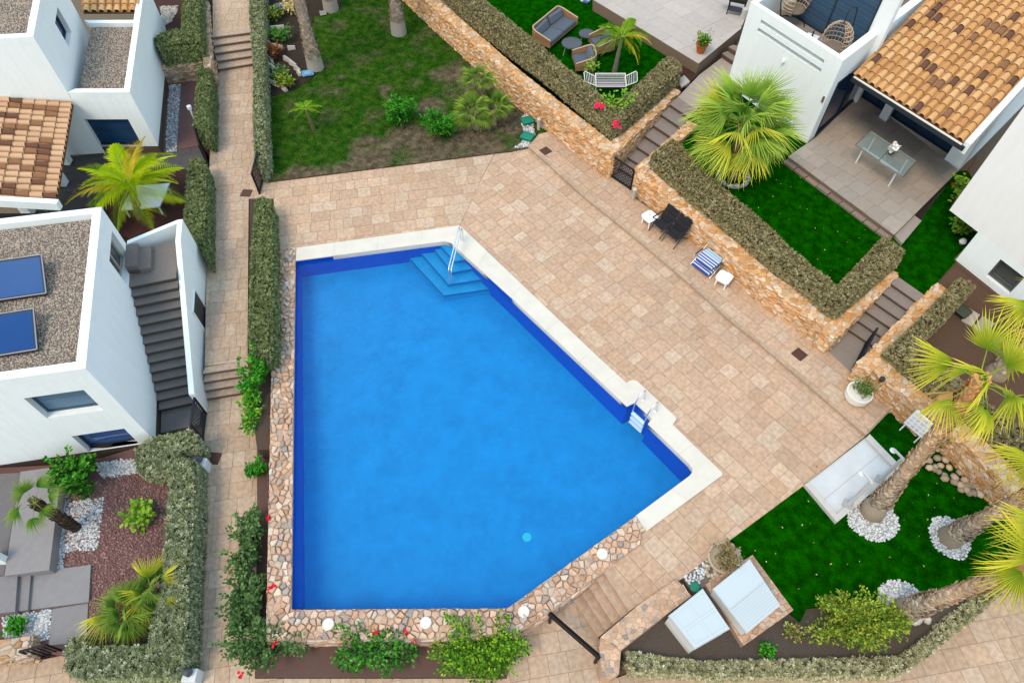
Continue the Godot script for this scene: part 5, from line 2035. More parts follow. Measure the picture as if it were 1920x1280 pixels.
func south_garden() -> void:
	lawn("artificial_lawn", pts([1369, 1012.5, 1508, 909.5, 1622, 818.5, 1670, 770, 1698.5, 796, 1774, 853, 1846, 926, 1863, 945, 1930, 1010, 1880, 1060, 1800, 1105, 1720, 1136, 1646, 1133, 1559, 1133, 1513, 1139, 1502, 1163, 1481, 1146, 1403, 1045, 1388, 1051, 1376, 1013], 0.0), 0.0)
	bed("planting_bed", pts([1165, 1217, 1250, 1150, 1290, 1108, 1398, 1048, 1483, 1147, 1502, 1163, 1513, 1139, 1559, 1133, 1646, 1133, 1720, 1136, 1800, 1105, 1880, 1060, 1860, 1092, 1760, 1203, 1690, 1252, 1180, 1250], -0.15), -0.15, Color(0.17, 0.135, 0.11), M.soil, 0.5)
	# pebble rings round the palms
	for k in [[1636, 974, 48, 40, "white pebble circle round the palm beside the shower"], [1780, 1007, 37, 39, "white pebble ring round the middle palm on the artificial lawn"], [1687, 1117, 41, 30, "white pebble half circle at the foot of the lowest leaning palm"]]:
		var c := xz(pt(k[0], k[1], 0.0))
		var rx := c.distance_to(xz(pt(k[0] + k[2], k[1], 0.0)))
		var rz := c.distance_to(xz(pt(k[0], k[1] + k[3], 0.0)))
		var poly := disc(c, rx, rz, 28, 0.03)
		var b := Mb.new()
		b.prism(Geometry2D.offset_polygon(poly, -0.04)[0], -0.1, 0.02, Color(0.6, 0.6, 0.6))
		var p := part(numbered("white_pebbles"), b, M.gravel, self)
		tag(p, k[4], "pebbles")
		gravel(p, poly, 0.01, 620, Vector2(0.024, 0.046), PEB)
	# cobbles behind the first palm, each its own stone
	var laid := []
	for i in 30:
		var c := Vector3.ZERO
		for j in 40:
			var f := rng.randf()
			c = pt(lerpf(1744, 1836, f) + rng.randf_range(-14, 14), lerpf(864, 922, f) + rng.randf_range(-11, 14), 0.05)
			var clear := true
			for q in laid:
				if c.distance_to(q) < 0.21:
					clear = false
			if clear:
				break
		laid.append(c)
		var s := rng.randf_range(0.10, 0.145)
		var o := put(numbered("cobble"), pebble, M.pebble.duplicate(), self, true)
		(o.material_override as StandardMaterial3D).albedo_color = vary(Color(0.52, 0.38, 0.25), 0.35, 0.08).linear_to_srgb()
		o.transform = Transform3D(Basis(Vector3.UP, rng.randf() * TAU).scaled(Vector3(s, s * 0.9, s)), c + Vector3(0, rng.randf_range(0, 0.05), 0))
		tag(o, "rounded tan cobble heaped against the orange wall behind the shower palm", "cobble", "cobbles heaped against the wall")
	for i in 12:
		var c := pt(1727 + rng.randf_range(-16, 16), 1160 + rng.randf_range(-7, 7), -0.05)
		var s := rng.randf_range(0.09, 0.13)
		var o := put(numbered("cobble"), pebble, M.pebble.duplicate(), self, true)
		(o.material_override as StandardMaterial3D).albedo_color = vary(Color(0.58, 0.54, 0.47), 0.15, 0.03).linear_to_srgb()
		o.transform = Transform3D(Basis(Vector3.UP, rng.randf() * TAU).scaled(Vector3(s, s, s)), c)
		tag(o, "pale cobble in the small heap below the lowest leaning palm", "cobble", "cobbles below the lowest palm")
	var m := Mb.new()
	m.hexa([pt(1560, 1138, -0.1), pt(1646, 1132, -0.1), pt(1646, 1142, -0.1), pt(1562, 1150, -0.1), pt(1560, 1138, 0.1), pt(1646, 1132, 0.12), pt(1646, 1142, 0.08), pt(1562, 1150, 0.06)], Color(0.42, 0.38, 0.33))
	solo("edging_stone", m, M.stone, "long grey edging stone between the artificial lawn and the yellow bushes", "stone")
	# mixed stones round the potted shrub
	m = Mb.new()
	m.prism(pts([1282, 1083, 1367, 1015, 1377, 1020, 1391, 1052, 1338, 1102, 1318, 1100, 1300, 1112], 0.0), -0.3, 0.0, Color(0.33, 0.27, 0.22))
	var pb := part(numbered("white_pebbles"), m, M.gravel, self)
	tag(pb, "mixed white and tan pebbles round the potted dry shrub", "pebbles")
	gravel(pb, pts([1283, 1082, 1318, 1054, 1325, 1075, 1300, 1108], 0.0), 0.01, 420, Vector2(0.03, 0.055), PEB)
	gravel(pb, pts([1318, 1054, 1367, 1015, 1377, 1020, 1391, 1052, 1338, 1102, 1325, 1075], 0.0), 0.01, 200, Vector2(0.045, 0.085), [Color(0.55, 0.46, 0.36), Color(0.62, 0.55, 0.46), Color(0.45, 0.36, 0.27)])


func hedges() -> void:
	hedge("green hedge with a squared corner above the short stone wall at the lane head", pts([340, -40, 372, -40, 375, 76, 296, 86, 287, 70, 310, 58, 340, 54], 1.75), 0.75, 1.75, "green")
	hedge("green hedge between purple gravel and lane, below the short stone wall", pts([371, 120, 391, 119, 394, 160, 391, 250, 361, 236, 365, 190], 0.95), -0.02, 0.95, "green")
	hedge("green hedge between the yellow feather palm and the lane", pts([352, 303, 366, 294, 380, 296, 386, 318, 384, 478, 366, 450, 343, 412], 0.95), -0.02, 0.95, "green")
	hedge("long narrow grey hedge along the right of the upper lane, beside the dark planting bed", pts([465, -60, 494, -60, 495, 200, 499, 296, 488, 310, 476, 296, 473, 200, 475, 130, 467, 30], 0.9), -0.1, 0.9, "grey")
	hedge("narrow green hedge between the lane and the pool deck", pts([478, 374, 490, 366, 507, 374, 511, 450, 512, 656, 500, 668, 466, 660, 465, 600, 471, 450], 0.9), -0.1, 0.9, "green")
	hedge("pale grey hedge folded round the purple gravel garden at the lower left", pts([252, 842, 281, 819, 357, 805, 368, 815, 369, 836, 336, 845, 334, 858, 362, 860, 363, 864, 361, 975, 353, 1092, 344, 1235, 312, 1264, 133, 1268, 121, 1258, 121, 1221, 129, 1194, 164, 1190, 168, 1213, 279, 1208, 283, 1170, 305, 1077, 309, 1000, 318, 882, 265, 886, 253, 876], 0.3), LOW, 0.3, "grey", 600.0, 0.08)
	hedge("brownish hedge in a V round the garden with the wicker sofa", pts([860, -45, 925, 12, 998, 70, 1057, 121, 1097, 151, 1144, 193, 1162, 187, 1248, 107, 1261, 105, 1279, 121, 1278, 131, 1165, 228, 1150, 232, 1031, 131, 900, 33, 815, -45], 1.95), 1.16, 1.95, "brown")
	hedge("grey brown hedge in a V round the lawn below the glass table", pts([1222, 292, 1226, 284, 1262, 258, 1275, 268, 1351, 345, 1439, 420, 1500, 477, 1571, 534, 1655, 445, 1663, 441, 1697, 470, 1690, 485, 1577, 580, 1563, 574, 1500, 522, 1400, 442, 1290, 354], 1.55), 0.9, 1.55, "brown")
	hedge("grey brown hedge turning the corner beside the steps with the open gate", pts([1802, 518, 1831, 535, 1765, 605, 1722, 640, 1780, 690, 1849, 752, 1920, 797, 1990, 848, 1990, 902, 1925, 852, 1835, 778, 1745, 712, 1668, 650, 1718, 604], 1.5), 0.86, 1.5, "brown")
	hedge("straw coloured hedge curving along the street below the pump boxes", pts([1176, 1219, 1250, 1232, 1320, 1240, 1551, 1233, 1690, 1230, 1745, 1187, 1817, 1128, 1860, 1088, 1885, 1102, 1852, 1136, 1762, 1212, 1692, 1263, 1340, 1265, 1185, 1254], 0.1), LOW, 0.1, "straw", 600.0, 0.075)


# ---- palms and plants ----
func above(base: Vector3, u: float, v: float) -> Vector3:
	var best := base
	var d := 1e9
	for i in 500:
		var p := pt(u, v, base.y + 0.05 + i * 0.02)
		var e := Vector2(p.x - base.x, p.z - base.z).length()
		if e < d:
			d = e
			best = p
	return best


func bow(a: Vector3, b: Vector3, sag: float) -> Array:
	var m := a.lerp(b, 0.5) + Vector3(b.x - a.x, 0, b.z - a.z) * -sag
	return [a + Vector3(0, -0.1, 0), a.lerp(m, 0.25) + Vector3(0, 0.0, 0), a.lerp(m, 0.6), m.lerp(b, 0.3), m.lerp(b, 0.7), b]


var fan_green := []
var fan_gold := []
var fan_big := []
var feather_gold := []
var feather_lime := []


func crown(o: Node3D, at: Vector3, meshes: Array, n: int, lo: float, hi: float, scale := 1.0, twist := 0.4) -> void:
	for i in n:
		var f := (i + 0.5) / n
		frond(o, meshes[rng.randi() % meshes.size()], at + Vector3(rng.randf_range(-0.06, 0.06), rng.randf_range(-0.12, 0.08), rng.randf_range(-0.06, 0.06)), i * 2.39996 + rng.randf_range(-0.2, 0.2), lerpf(hi, lo, pow(f, 0.8)), rng.randf_range(-twist, twist), scale * rng.randf_range(0.85, 1.08))


func palms() -> void:
	var g := Color(0.045, 0.16, 0.014)
	var y := Color(0.42, 0.36, 0.05)
	for i in 4:
		fan_green.append(fan_leaf(10 + i, 0.62, 0.78, g, Color(0.32, 0.40, 0.07), 1.6))
		fan_gold.append(fan_leaf(20 + i, 0.75, 0.98, Color(0.105, 0.225, 0.010), Color(0.85, 0.70, 0.07), 1.4, 0.85))
		fan_big.append(fan_leaf(30 + i, 1.0, 1.2, Color(0.05, 0.19, 0.012), Color(0.50, 0.60, 0.10), 1.4, 0.5))
		feather_gold.append(feather_leaf(40 + i, 1.9, 0.66, 0.52, Color(0.33, 0.47, 0.010), Color(0.74, 0.70, 0.03), 27))
		feather_lime.append(feather_leaf(50 + i, 1.15, 0.75, 0.34, Color(0.12, 0.25, 0.015), Color(0.38, 0.40, 0.03), 22))
	fan_big.append(fan_leaf(36, 1.0, 1.2, Color(0.24, 0.34, 0.02), Color(0.80, 0.70, 0.09), 1.4, 0.7))
	feather_gold.append(feather_leaf(46, 1.9, 0.85, 0.5, Color(0.50, 0.38, 0.03), Color(0.60, 0.38, 0.09), 27))
	var dead := fan_leaf(60, 0.5, 0.8, Color(0.40, 0.25, 0.08), Color(0.55, 0.36, 0.14), 1.4, 0.9)
	var tan_ := Color(0.36, 0.27, 0.18)
	var grey := Color(0.56, 0.46, 0.35)
	var rust := Color(0.82, 0.45, 0.19)
	# three tall leaning palms on the artificial lawn, one more behind the wall
	for k in [
		[1634, 960, 0.0, 1838, 712, 1797, 760, "tall palm with rusty leaf bases leaning over the outdoor shower", 12, 0.0],
		[1780, 1008, 0.0, 2010, 885, 2010, 885, "middle palm rising from the full white pebble ring towards the right edge", 9, 0.0],
		[1692, 1146, 0.0, 2000, 1042, 1936, 1062, "lowest leaning palm, its foot beside the white pebble half circle", 11, 0.0],
		[1868, 700, 0.88, 1985, 590, 1985, 590, "palm behind the corner hedge with a yellow drooping leaf", 8, 0.0]]:
		var base := pt(k[0], k[1], k[2])
		var top := above(base, k[3], k[4])
		var o := thing("palm_tree", k[7], "palm tree", base)
		palm_trunk(o, bow(base, top, 0.06), [0.34, 0.25, 0.165, 0.16, 0.155, 0.14], true, Color(0.36, 0.28, 0.205), grey, rust)
		crown(o, top, fan_gold + [fan_green[0]], k[8], -0.75, 1.35, 0.88, 0.8)
		for i in 3:
			frond(o, dead, top - Vector3(0, 0.25, 0), rng.randf() * TAU, -1.15)
	# the palms of the old lawn, their crowns beyond the top edge
	for k in [[592, 128, 6.2, "rough barked palm trunk at the edge of the dark planting bed"], [748, 62, 6.6, "palm trunk standing alone on the old lawn near the top edge"], [621, 18, 5.6, "palm trunk with a pale foot between planting bed and old lawn, cut by the frame"]]:
		var base := pt(k[0], k[1], 0.05)
		var top := base + Vector3(0.15, k[2], 0.1)
		var o := thing("palm_tree", k[3], "palm tree", base)
		palm_trunk(o, bow(base, top, 0.1), [0.38, 0.32, 0.225, 0.22, 0.21, 0.19], true, Color(0.52, 0.48, 0.43), Color(0.42, 0.33, 0.25), Color(0.46, 0.34, 0.24))
		crown(o, top, fan_gold, 12, -0.5, 1.2)
	# big fan palm in the garden with the glass table
	var base := pt(1374, 332, 0.92)
	var top := above(base, 1392, 238)
	var o := thing("fan_palm", "big bushy fan palm beside the white balcony house", "palm tree", base)
	palm_trunk(o, bow(base, top, 0.0), [0.22, 0.2, 0.19, 0.18, 0.18, 0.15], true, Color(0.25, 0.19, 0.13), Color(0.33, 0.25, 0.16), Color(0.38, 0.27, 0.16))
	crown(o, top + Vector3(0, 0.1, 0), fan_big, 46, -0.8, 1.3, 0.97, 0.7)
	var ring := thing("pebble_ring", "ring of white pebbles round the foot of the big fan palm", "pebbles", base)
	var m := Mb.new()
	m.lathe(Vector3(base.x, 0.915, base.z), [Vector2(0.62, 0), Vector2(0.6, 0.04), Vector2(0.48, 0.05), Vector2(0.45, 0)], 28, Color(0.62, 0.60, 0.56))
	part("bed", m, M.gravel, ring)
	var where := []
	var tint := []
	for i in 110:
		var a := rng.randf() * TAU
		var s := rng.randf_range(0.03, 0.06)
		where.append(Transform3D(spin().scaled(Vector3(s, s, s)), base + Vector3(cos(a) * 0.54, 0.06, sin(a) * 0.54) + Vector3(rng.randf_range(-0.07, 0.07), 0, rng.randf_range(-0.07, 0.07))))
		tint.append(vary(Color(0.78, 0.75, 0.70), 0.15))
	scatter("pebbles", pebble, M.pebble, ring, where, tint)
	# three headed clump on the old lawn
	o = thing("fan_palm", "three headed clump of fan palms in front of the long rubble wall", "palm tree", pt(905, 222, 0.05))
	for k in [[897, 152, 910, 205, 0.62, 16], [886, 213, 893, 240, 0.68, 18], [931, 203, 925, 232, 0.62, 16]]:
		var b := pt(k[2], k[3], 0.05)
		var t := above(b, k[0], k[1])
		t.y = clampf(t.y, 0.5, 2.0)
		palm_trunk(o, bow(b, t, 0.0), [0.16, 0.15, 0.14, 0.13, 0.12, 0.1], true, tan_, tan_ * 0.9, tan_ * 0.8)
		crown(o, t, fan_green, k[5], -0.3, 1.3, k[4])
	# double clump at the lower left
	o = thing("fan_palm", "low fan palm clump in the purple gravel by the pale hedge", "palm tree", pt(258, 1165, -0.5))
	for k in [[243, 1143, 252, 1165, 0.60, 22], [291, 1108, 285, 1140, 0.52, 18]]:
		var b := pt(k[2], k[3], -0.5)
		var t := above(b, k[0], k[1])
		t.y = clampf(t.y, 0.0, 0.7)
		palm_trunk(o, bow(b, t, 0.0), [0.13, 0.12, 0.11, 0.1, 0.1, 0.08], true, tan_, tan_ * 0.9, tan_ * 0.8)
		crown(o, t, fan_green + [fan_gold[0]], k[5], -0.25, 1.35, k[4] * 1.12)
	# slim garden palm at the lower left
	base = pt(144, 990, -0.5)
	top = above(base, 66, 942)
	o = thing("fan_palm", "young fan palm with a dark leaning trunk over the grey garden slab", "palm tree", base)
	palm_trunk(o, bow(base, top, -0.05), [0.15, 0.13, 0.12, 0.11, 0.11, 0.09], true, Color(0.05, 0.045, 0.045), Color(0.09, 0.065, 0.05), Color(0.16, 0.11, 0.07))
	for k in [[3.6, 0.15, 0.50], [2.6, 0.0, 0.48], [4.8, 0.35, 0.45], [1.4, -0.1, 0.46], [5.9, 0.3, 0.44], [0.6, 0.2, 0.4], [4.1, 0.9, 0.42]]:
		frond(o, fan_green[rng.randi() % 4], top, k[0], k[1], rng.randf_range(-0.3, 0.3), k[2] * 1.35)
	# feather palms
	base = pt(262, 408, 0.0)
	top = above(base, 246, 352)
	o = thing("feather_palm", "yellow green feather palm over the white garden table", "palm tree", base)
	palm_trunk(o, bow(base, top, 0.0), [0.16, 0.14, 0.12, 0.11, 0.1, 0.08], true, Color(0.2, 0.15, 0.1), Color(0.26, 0.19, 0.12), Color(0.3, 0.25, 0.1))
	for i in 26:
		frond(o, feather_gold[4] if i in [2, 9] else feather_gold[rng.randi() % 4], top, i * 2.4, 0.98 - 0.045 * i, rng.randf_range(-0.3, 0.3), rng.randf_range(0.85, 1.1))
	base = pt(1152, 136, 1.15)
	top = above(base, 1166, 72)
	o = thing("feather_palm", "small feather palm with a bare grey trunk behind the white rod bench", "palm tree", base)
	palm_trunk(o, bow(base, top, 0.1), [0.13, 0.11, 0.09, 0.075, 0.07, 0.06], false, Color(0.22, 0.2, 0.19), Color(0.26, 0.23, 0.2), Color(0.3, 0.24, 0.15))
	for i in 11:
		frond(o, feather_gold[4] if i in [5, 8] else feather_lime[rng.randi() % 4], top, i * 2.4 + 0.5, 0.8 - 0.09 * i, rng.randf_range(-0.3, 0.3), 0.62 if i in [5, 8] else 1.05)
	base = pt(588, 243, 0.05)
	top = above(base, 573, 206)
	o = thing("feather_palm", "very small lime green palm on the left of the old lawn", "palm tree", base)
	palm_trunk(o, bow(base, top, 0.0), [0.1, 0.08, 0.07, 0.06, 0.06, 0.05], false, Color(0.18, 0.14, 0.1), Color(0.2, 0.15, 0.1), Color(0.25, 0.22, 0.08))
	for i in 7:
		frond(o, feather_lime[rng.randi() % 4], top, i * 0.9 + 0.3, 0.45 - 0.03 * i, 0.0, 0.62)


func plants() -> void:
	var deep := [Color(0.022, 0.14, 0.008), Color(0.035, 0.19, 0.012), Color(0.06, 0.25, 0.018), Color(0.015, 0.09, 0.008)]
	var lime := [Color(0.14, 0.26, 0.02), Color(0.20, 0.32, 0.03), Color(0.09, 0.20, 0.02)]
	var dull := [Color(0.045, 0.095, 0.028), Color(0.07, 0.13, 0.04), Color(0.03, 0.065, 0.02), Color(0.11, 0.16, 0.05)]
	var gold := [Color(0.17, 0.22, 0.022), Color(0.11, 0.17, 0.018), Color(0.25, 0.28, 0.035), Color(0.05, 0.10, 0.012)]
	var dry := [Color(0.22, 0.16, 0.07), Color(0.15, 0.12, 0.05), Color(0.28, 0.22, 0.11), Color(0.10, 0.09, 0.04)]
	bush("green_bush", "round dark green bush on the old lawn, the left one of two", pt(755, 232, 0.05), Vector3(0.60, 0.95, 0.60), 1500, 0.12, deep, leaf_small)
	bush("green_bush", "round dark green bush on the old lawn, nearer the three headed palm clump", pt(823, 254, 0.05), Vector3(0.64, 0.85, 0.64), 1500, 0.12, deep, leaf_small)
	bush("green_bush", "glossy dark green bush beside the white pebbles of the lower left garden", pt(158, 905, -0.5), Vector3(0.60, 0.9, 0.55), 1700, 0.11, [Color(0.02, 0.10, 0.01), Color(0.035, 0.15, 0.015), Color(0.07, 0.22, 0.02), Color(0.012, 0.055, 0.008)], leaf_broad)
	bush("small_shrub", "small bright green shrub in the middle of the purple gravel", pt(272, 972, -0.5), Vector3(0.42, 0.55, 0.4), 300, 0.13, lime, leaf_broad)
	bush("grass_tuft", "dark tuft of spiky leaves in the white cobbles", pt(42, 1178, -0.5), Vector3(0.22, 0.4, 0.24), 320, 0.10, deep, leaf_small, "plant")
	# climbing shrubs in the bed round the pool, some in red flower
	var red := Color(0.62, 0.015, 0.03)
	var o := bush("flowering_shrub", "loose green shrub in the bed beside the lane steps", pt(486, 726, -0.1), Vector3(0.36, 0.95, 0.72), 1000, 0.12, deep, leaf_small, "shrub")
	flowers(o, [pt(468, 682, 0.5)], 0.05, red, 4)
	bush("flowering_shrub", "open sprawling green shrub between lane and stone border", pt(482, 790, -0.5), Vector3(0.34, 0.8, 0.68), 700, 0.12, deep + lime, leaf_small, "shrub")
	bush("flowering_shrub", "small round green shrub alone in the narrow bed by the lane", pt(488, 886, LOW), Vector3(0.30, 0.5, 0.28), 450, 0.10, deep, leaf_small, "shrub")
	o = bush("flowering_shrub", "tall dark shrub with red blossoms along the left stone border", pt(476, 1035, LOW), Vector3(0.34, 0.95, 0.95), 2500, 0.10, dull, leaf_small, "shrub", "", 12, 9)
	flowers(o, [pt(503, 971, 0.1), pt(512, 1101, 0.1), pt(508, 1106, 0.05)], 0.045, red, 8)
	o = bush("flowering_shrub", "dense dark shrub wrapped round the lower left corner of the stone border", pt(473, 1140, LOW), Vector3(0.42, 0.95, 0.85), 2800, 0.10, dull, leaf_small, "shrub", "", 12, 9)
	o = bush("flowering_shrub", "wide dark shrub with a red blossom below the lower left pool corner", pt(510, 1218, LOW), Vector3(0.95, 0.9, 0.55), 2900, 0.10, dull, leaf_small, "shrub", "", 12, 9)
	flowers(o, [pt(452, 1262, 0.0), pt(512, 1207, 0.1)], 0.045, red, 7)
	o = bush("flowering_shrub", "green shrub with red blossoms below the middle of the lower stone border", pt(705, 1226, LOW), Vector3(1.0, 0.9, 0.55), 2400, 0.10, deep + dull, leaf_small, "shrub", "", 12, 9)
	flowers(o, [pt(704, 1184, 0.15), pt(777, 1203, 0.1), pt(760, 1186, 0.1)], 0.04, red, 7)
	bush("flowering_shrub", "feathery yellow green shrub spilling over the right end of the lower stone border", pt(898, 1222, LOW), Vector3(1.12, 1.0, 0.74), 5200, 0.085, [Color(0.05, 0.14, 0.01), Color(0.10, 0.22, 0.015), Color(0.18, 0.30, 0.02), Color(0.03, 0.09, 0.01)], leaf_small, "shrub", "", 14, 10)
	# right gardens
	bush("lemon_tree", "young lemon tree beside the overhanging white wall, nearer the terrace", pt(1786, 385, 0.92), Vector3(0.42, 1.1, 0.42), 260, 0.15, lime, leaf_broad, "tree")
	o = bush("lemon_tree", "young lemon tree in white pebbles on the lawn under the overhang", pt(1792, 437, 0.92), Vector3(0.50, 1.0, 0.45), 320, 0.15, lime, leaf_broad, "tree")
	bush("green_bush", "yellow green feathery bush left of the lowest leaning palm", pt(1572, 1178, -0.15), Vector3(0.98, 0.95, 0.66), 4200, 0.085, gold, leaf_small, "bush", "", 14, 10)
	bush("green_bush", "smaller yellow green bush under the trunk of the lowest leaning palm", pt(1652, 1170, -0.15), Vector3(0.45, 0.8, 0.45), 1700, 0.085, gold, leaf_small)
	bush("grass_tuft", "small green tuft in the bare soil below the pump boxes", pt(1436, 1222, -0.15), Vector3(0.18, 0.25, 0.18), 160, 0.09, deep, leaf_small, "plant")
	bush("grass_tuft", "dry yellow tuft in the soil beside the ribbed pump box", pt(1488, 1188, -0.15), Vector3(0.30, 0.25, 0.22), 240, 0.09, dry + gold, leaf_small, "plant")
	bush("dry_shrub", "dry shrub on the soil behind the trunk of the shower palm", pt(1745, 830, 0.0), Vector3(0.35, 0.6, 0.3), 300, 0.12, dry + gold, leaf_small, "shrub")
	# bougainvillea through the V hedge
	o = bush("bougainvillea", "bougainvillea sprouting from the point of the V hedge, with pink flowers", pt(1152, 214, 1.55), Vector3(0.62, 0.75, 0.5), 260, 0.13, lime, leaf_broad, "shrub")
	flowers(o, [pt(1124, 201, 2.1), pt(1156, 233, 2.05)], 0.085, Color(0.85, 0.02, 0.11), 12)
	bush("bougainvillea", "thin climbing shoots beside the wicker armchair at the V hedge", pt(1108, 150, 1.2), Vector3(0.3, 0.9, 0.3), 60, 0.13, lime, leaf_broad, "shrub")
	# the dark bed
	var names := ["spiky grey green plant in the dark bed, nearest the top edge", "low green plant in the dark bed beside the palm trunk", "dark red leaved plant in the middle of the dark bed", "yellowish plant at the lower tip of the dark bed", "grey spiky plant at the lower end of the dark bed", "pale dead leaves against the rough palm trunk in the dark bed"]
	var at := [[512, 36, 0.5], [530, 76, 0.5], [514, 108, 0.4], [537, 165, 0.35], [527, 150, 0.4], [550, 22, 0.5]]
	var cc := [gold + dull, dull + deep, [Color(0.10, 0.03, 0.02), Color(0.16, 0.07, 0.02)], gold, dull, [Color(0.5, 0.4, 0.2), Color(0.42, 0.34, 0.12)]]
	for i in 6:
		bush("bed_plant", names[i], pt(at[i][0], at[i][1], 0.08), Vector3(at[i][2], 0.45, at[i][2]), 320, 0.16, cc[i], leaf_small, "plant")
	# pots
	var p := pt(1602, 748, 0.115)
	o = thing("flower_pot", "white round planter with a clipped green plant at the wall end of the walkway", "planter", p)
	var m := Mb.new()
	m.lathe(Vector3.ZERO, [Vector2(0.26, 0), Vector2(0.36, 0.18), Vector2(0.38, 0.42), Vector2(0.33, 0.42), Vector2(0.32, 0.34), Vector2(0, 0.34)], 24, Color(0.72, 0.68, 0.6))
	part("pot", m, M.concrete, o, true)
	bush("potted_plant", "bushy green plant in the white round planter on the walkway", p + Vector3(0.05, 0.33, -0.05), Vector3(0.28, 0.42, 0.28), 900, 0.06, deep + dry, leaf_small, "plant")
	p = pt(1353, 1050, 0.0)
	o = thing("flower_pot", "low stone pot sunk among mixed pebbles beside the pump boxes", "planter", p)
	m = Mb.new()
	m.lathe(Vector3.ZERO, [Vector2(0.36, 0), Vector2(0.42, 0.22), Vector2(0.36, 0.24), Vector2(0.35, 0.16), Vector2(0, 0.16)], 24, Color(0.50, 0.40, 0.30))
	part("pot", m, M.stone, o, true)
	bush("potted_plant", "round dry brown shrub in the low stone pot", p + Vector3(0, 0.15, 0), Vector3(0.36, 0.45, 0.36), 1300, 0.065, dry, leaf_small, "plant")
	p = pt(1313, 98, 1.655)
	o = thing("flower_pot", "orange clay pot on the corner of the upper terrace", "planter", p)
	m = Mb.new()
	m.lathe(Vector3.ZERO, [Vector2(0.15, 0), Vector2(0.24, 0.34), Vector2(0.26, 0.34), Vector2(0.26, 0.4), Vector2(0.21, 0.4), Vector2(0.2, 0.33), Vector2(0, 0.33)], 20, Color(0.50, 0.16, 0.05))
	part("pot", m, M.clay, o, true)
	bush("potted_plant", "yellow and green plant in the orange clay pot", p + Vector3(0, 0.3, 0), Vector3(0.34, 0.45, 0.34), 420, 0.10, gold + deep, leaf_small, "plant")


# ---- furniture and fittings ----
func yaw(a: Vector3, b: Vector3) -> float:
	return -atan2(b.z - a.z, b.x - a.x)


func rounded(hx: float, hz: float, r: float, n := 4) -> PackedVector2Array:
	var p := PackedVector2Array()
	for c in [[1, 1, 0.0], [-1, 1, 0.5], [-1, -1, 1.0], [1, -1, 1.5]]:
		for i in n + 1:
			var a: float = PI * (c[2] + 0.5 * i / n)
			p.append(Vector2(c[0] * (hx - r), c[1] * (hz - r)) + Vector2(cos(a), sin(a)) * r)
	return p


func tub(o: Node3D, w: float, d: float, seats: int) -> void:
	var shell := Mb.new()
	var rim := Mb.new()
	var path := []
	var hx := w / 2
	for q in [[-hx, d * 0.5, 0.52], [-hx, -d * 0.25, 0.70], [-hx + 0.06, -d * 0.43, 0.76], [-hx + 0.16, -d * 0.5, 0.78], [0, -d * 0.5, 0.78], [hx - 0.16, -d * 0.5, 0.78], [hx - 0.06, -d * 0.43, 0.76], [hx, -d * 0.25, 0.70], [hx, d * 0.5, 0.52]]:
		path.append(Vector3(q[0], q[2], q[1]))
	for i in path.size() - 1:
		var a: Vector3 = path[i]
		var b: Vector3 = path[i + 1]
		var n := Vector3(b.z - a.z, 0, a.x - b.x).normalized() * 0.025
		for k in 6:                                         # woven bands
			var f0 := k / 6.0
			var f1 := (k + 0.86) / 6.0
			var y0a := lerpf(0.2, a.y, f0)
			var y1a := lerpf(0.2, a.y, f1)
			var y0b := lerpf(0.2, b.y, f0)
			var y1b := lerpf(0.2, b.y, f1)
			shell.hexa([Vector3(a.x, y0a, a.z) - n, Vector3(b.x, y0b, b.z) - n, Vector3(b.x, y0b, b.z) + n, Vector3(a.x, y0a, a.z) + n, Vector3(a.x, y1a, a.z) - n, Vector3(b.x, y1b, b.z) - n, Vector3(b.x, y1b, b.z) + n, Vector3(a.x, y1a, a.z) + n], vary(Color(0.40, 0.24, 0.13), 0.15))
	rim.tube(path, [0.028], 8, [Color(0.60, 0.44, 0.30)])
	part("wicker_shell", shell, M.wicker, o, true)
	part("rim", rim, M.wicker, o, true)
	var b := Mb.new()
	b.box(Vector3(0, 0.22, 0), Vector3(w - 0.08, 0.06, d - 0.06), Color(0.30, 0.19, 0.11))
	part("seat_frame", b, M.wicker, o, true)
	for i in seats:
		var sw := (w - 0.12) / seats
		var x := -w / 2 + 0.06 + sw * (i + 0.5)
		b = Mb.new()
		b.box(Vector3(x, 0.34, 0.04), Vector3(sw - 0.02, 0.16, d - 0.16), vary(Color(0.105, 0.125, 0.16), 0.06), Basis(), 0.04)
		part("seat_cushion", b, M.cloth, o, true)
		b = Mb.new()
		b.box(Vector3(x + 0.03 * (i * 2 - 1), 0.57, -d * 0.30), Vector3(sw - 0.08, 0.38, 0.17), vary(Color(0.115, 0.135, 0.175), 0.06), Basis(Vector3.RIGHT, -0.35) * Basis(Vector3(0, 0, 1), 0.06 * (1 - 2 * i)), 0.055)
		part("back_cushion", b, M.cloth, o, true)
	for x in [-1, 1]:
		for z in [-1, 1]:
			b = Mb.new()
			b.tube([Vector3(x * (w / 2 - 0.08), 0, z * (d / 2 - 0.08)), Vector3(x * (w / 2 - 0.1), 0.2, z * (d / 2 - 0.1))], [0.018], 7, [Color(0.08, 0.08, 0.08)])
			part("leg", b, M.dark, o, true)


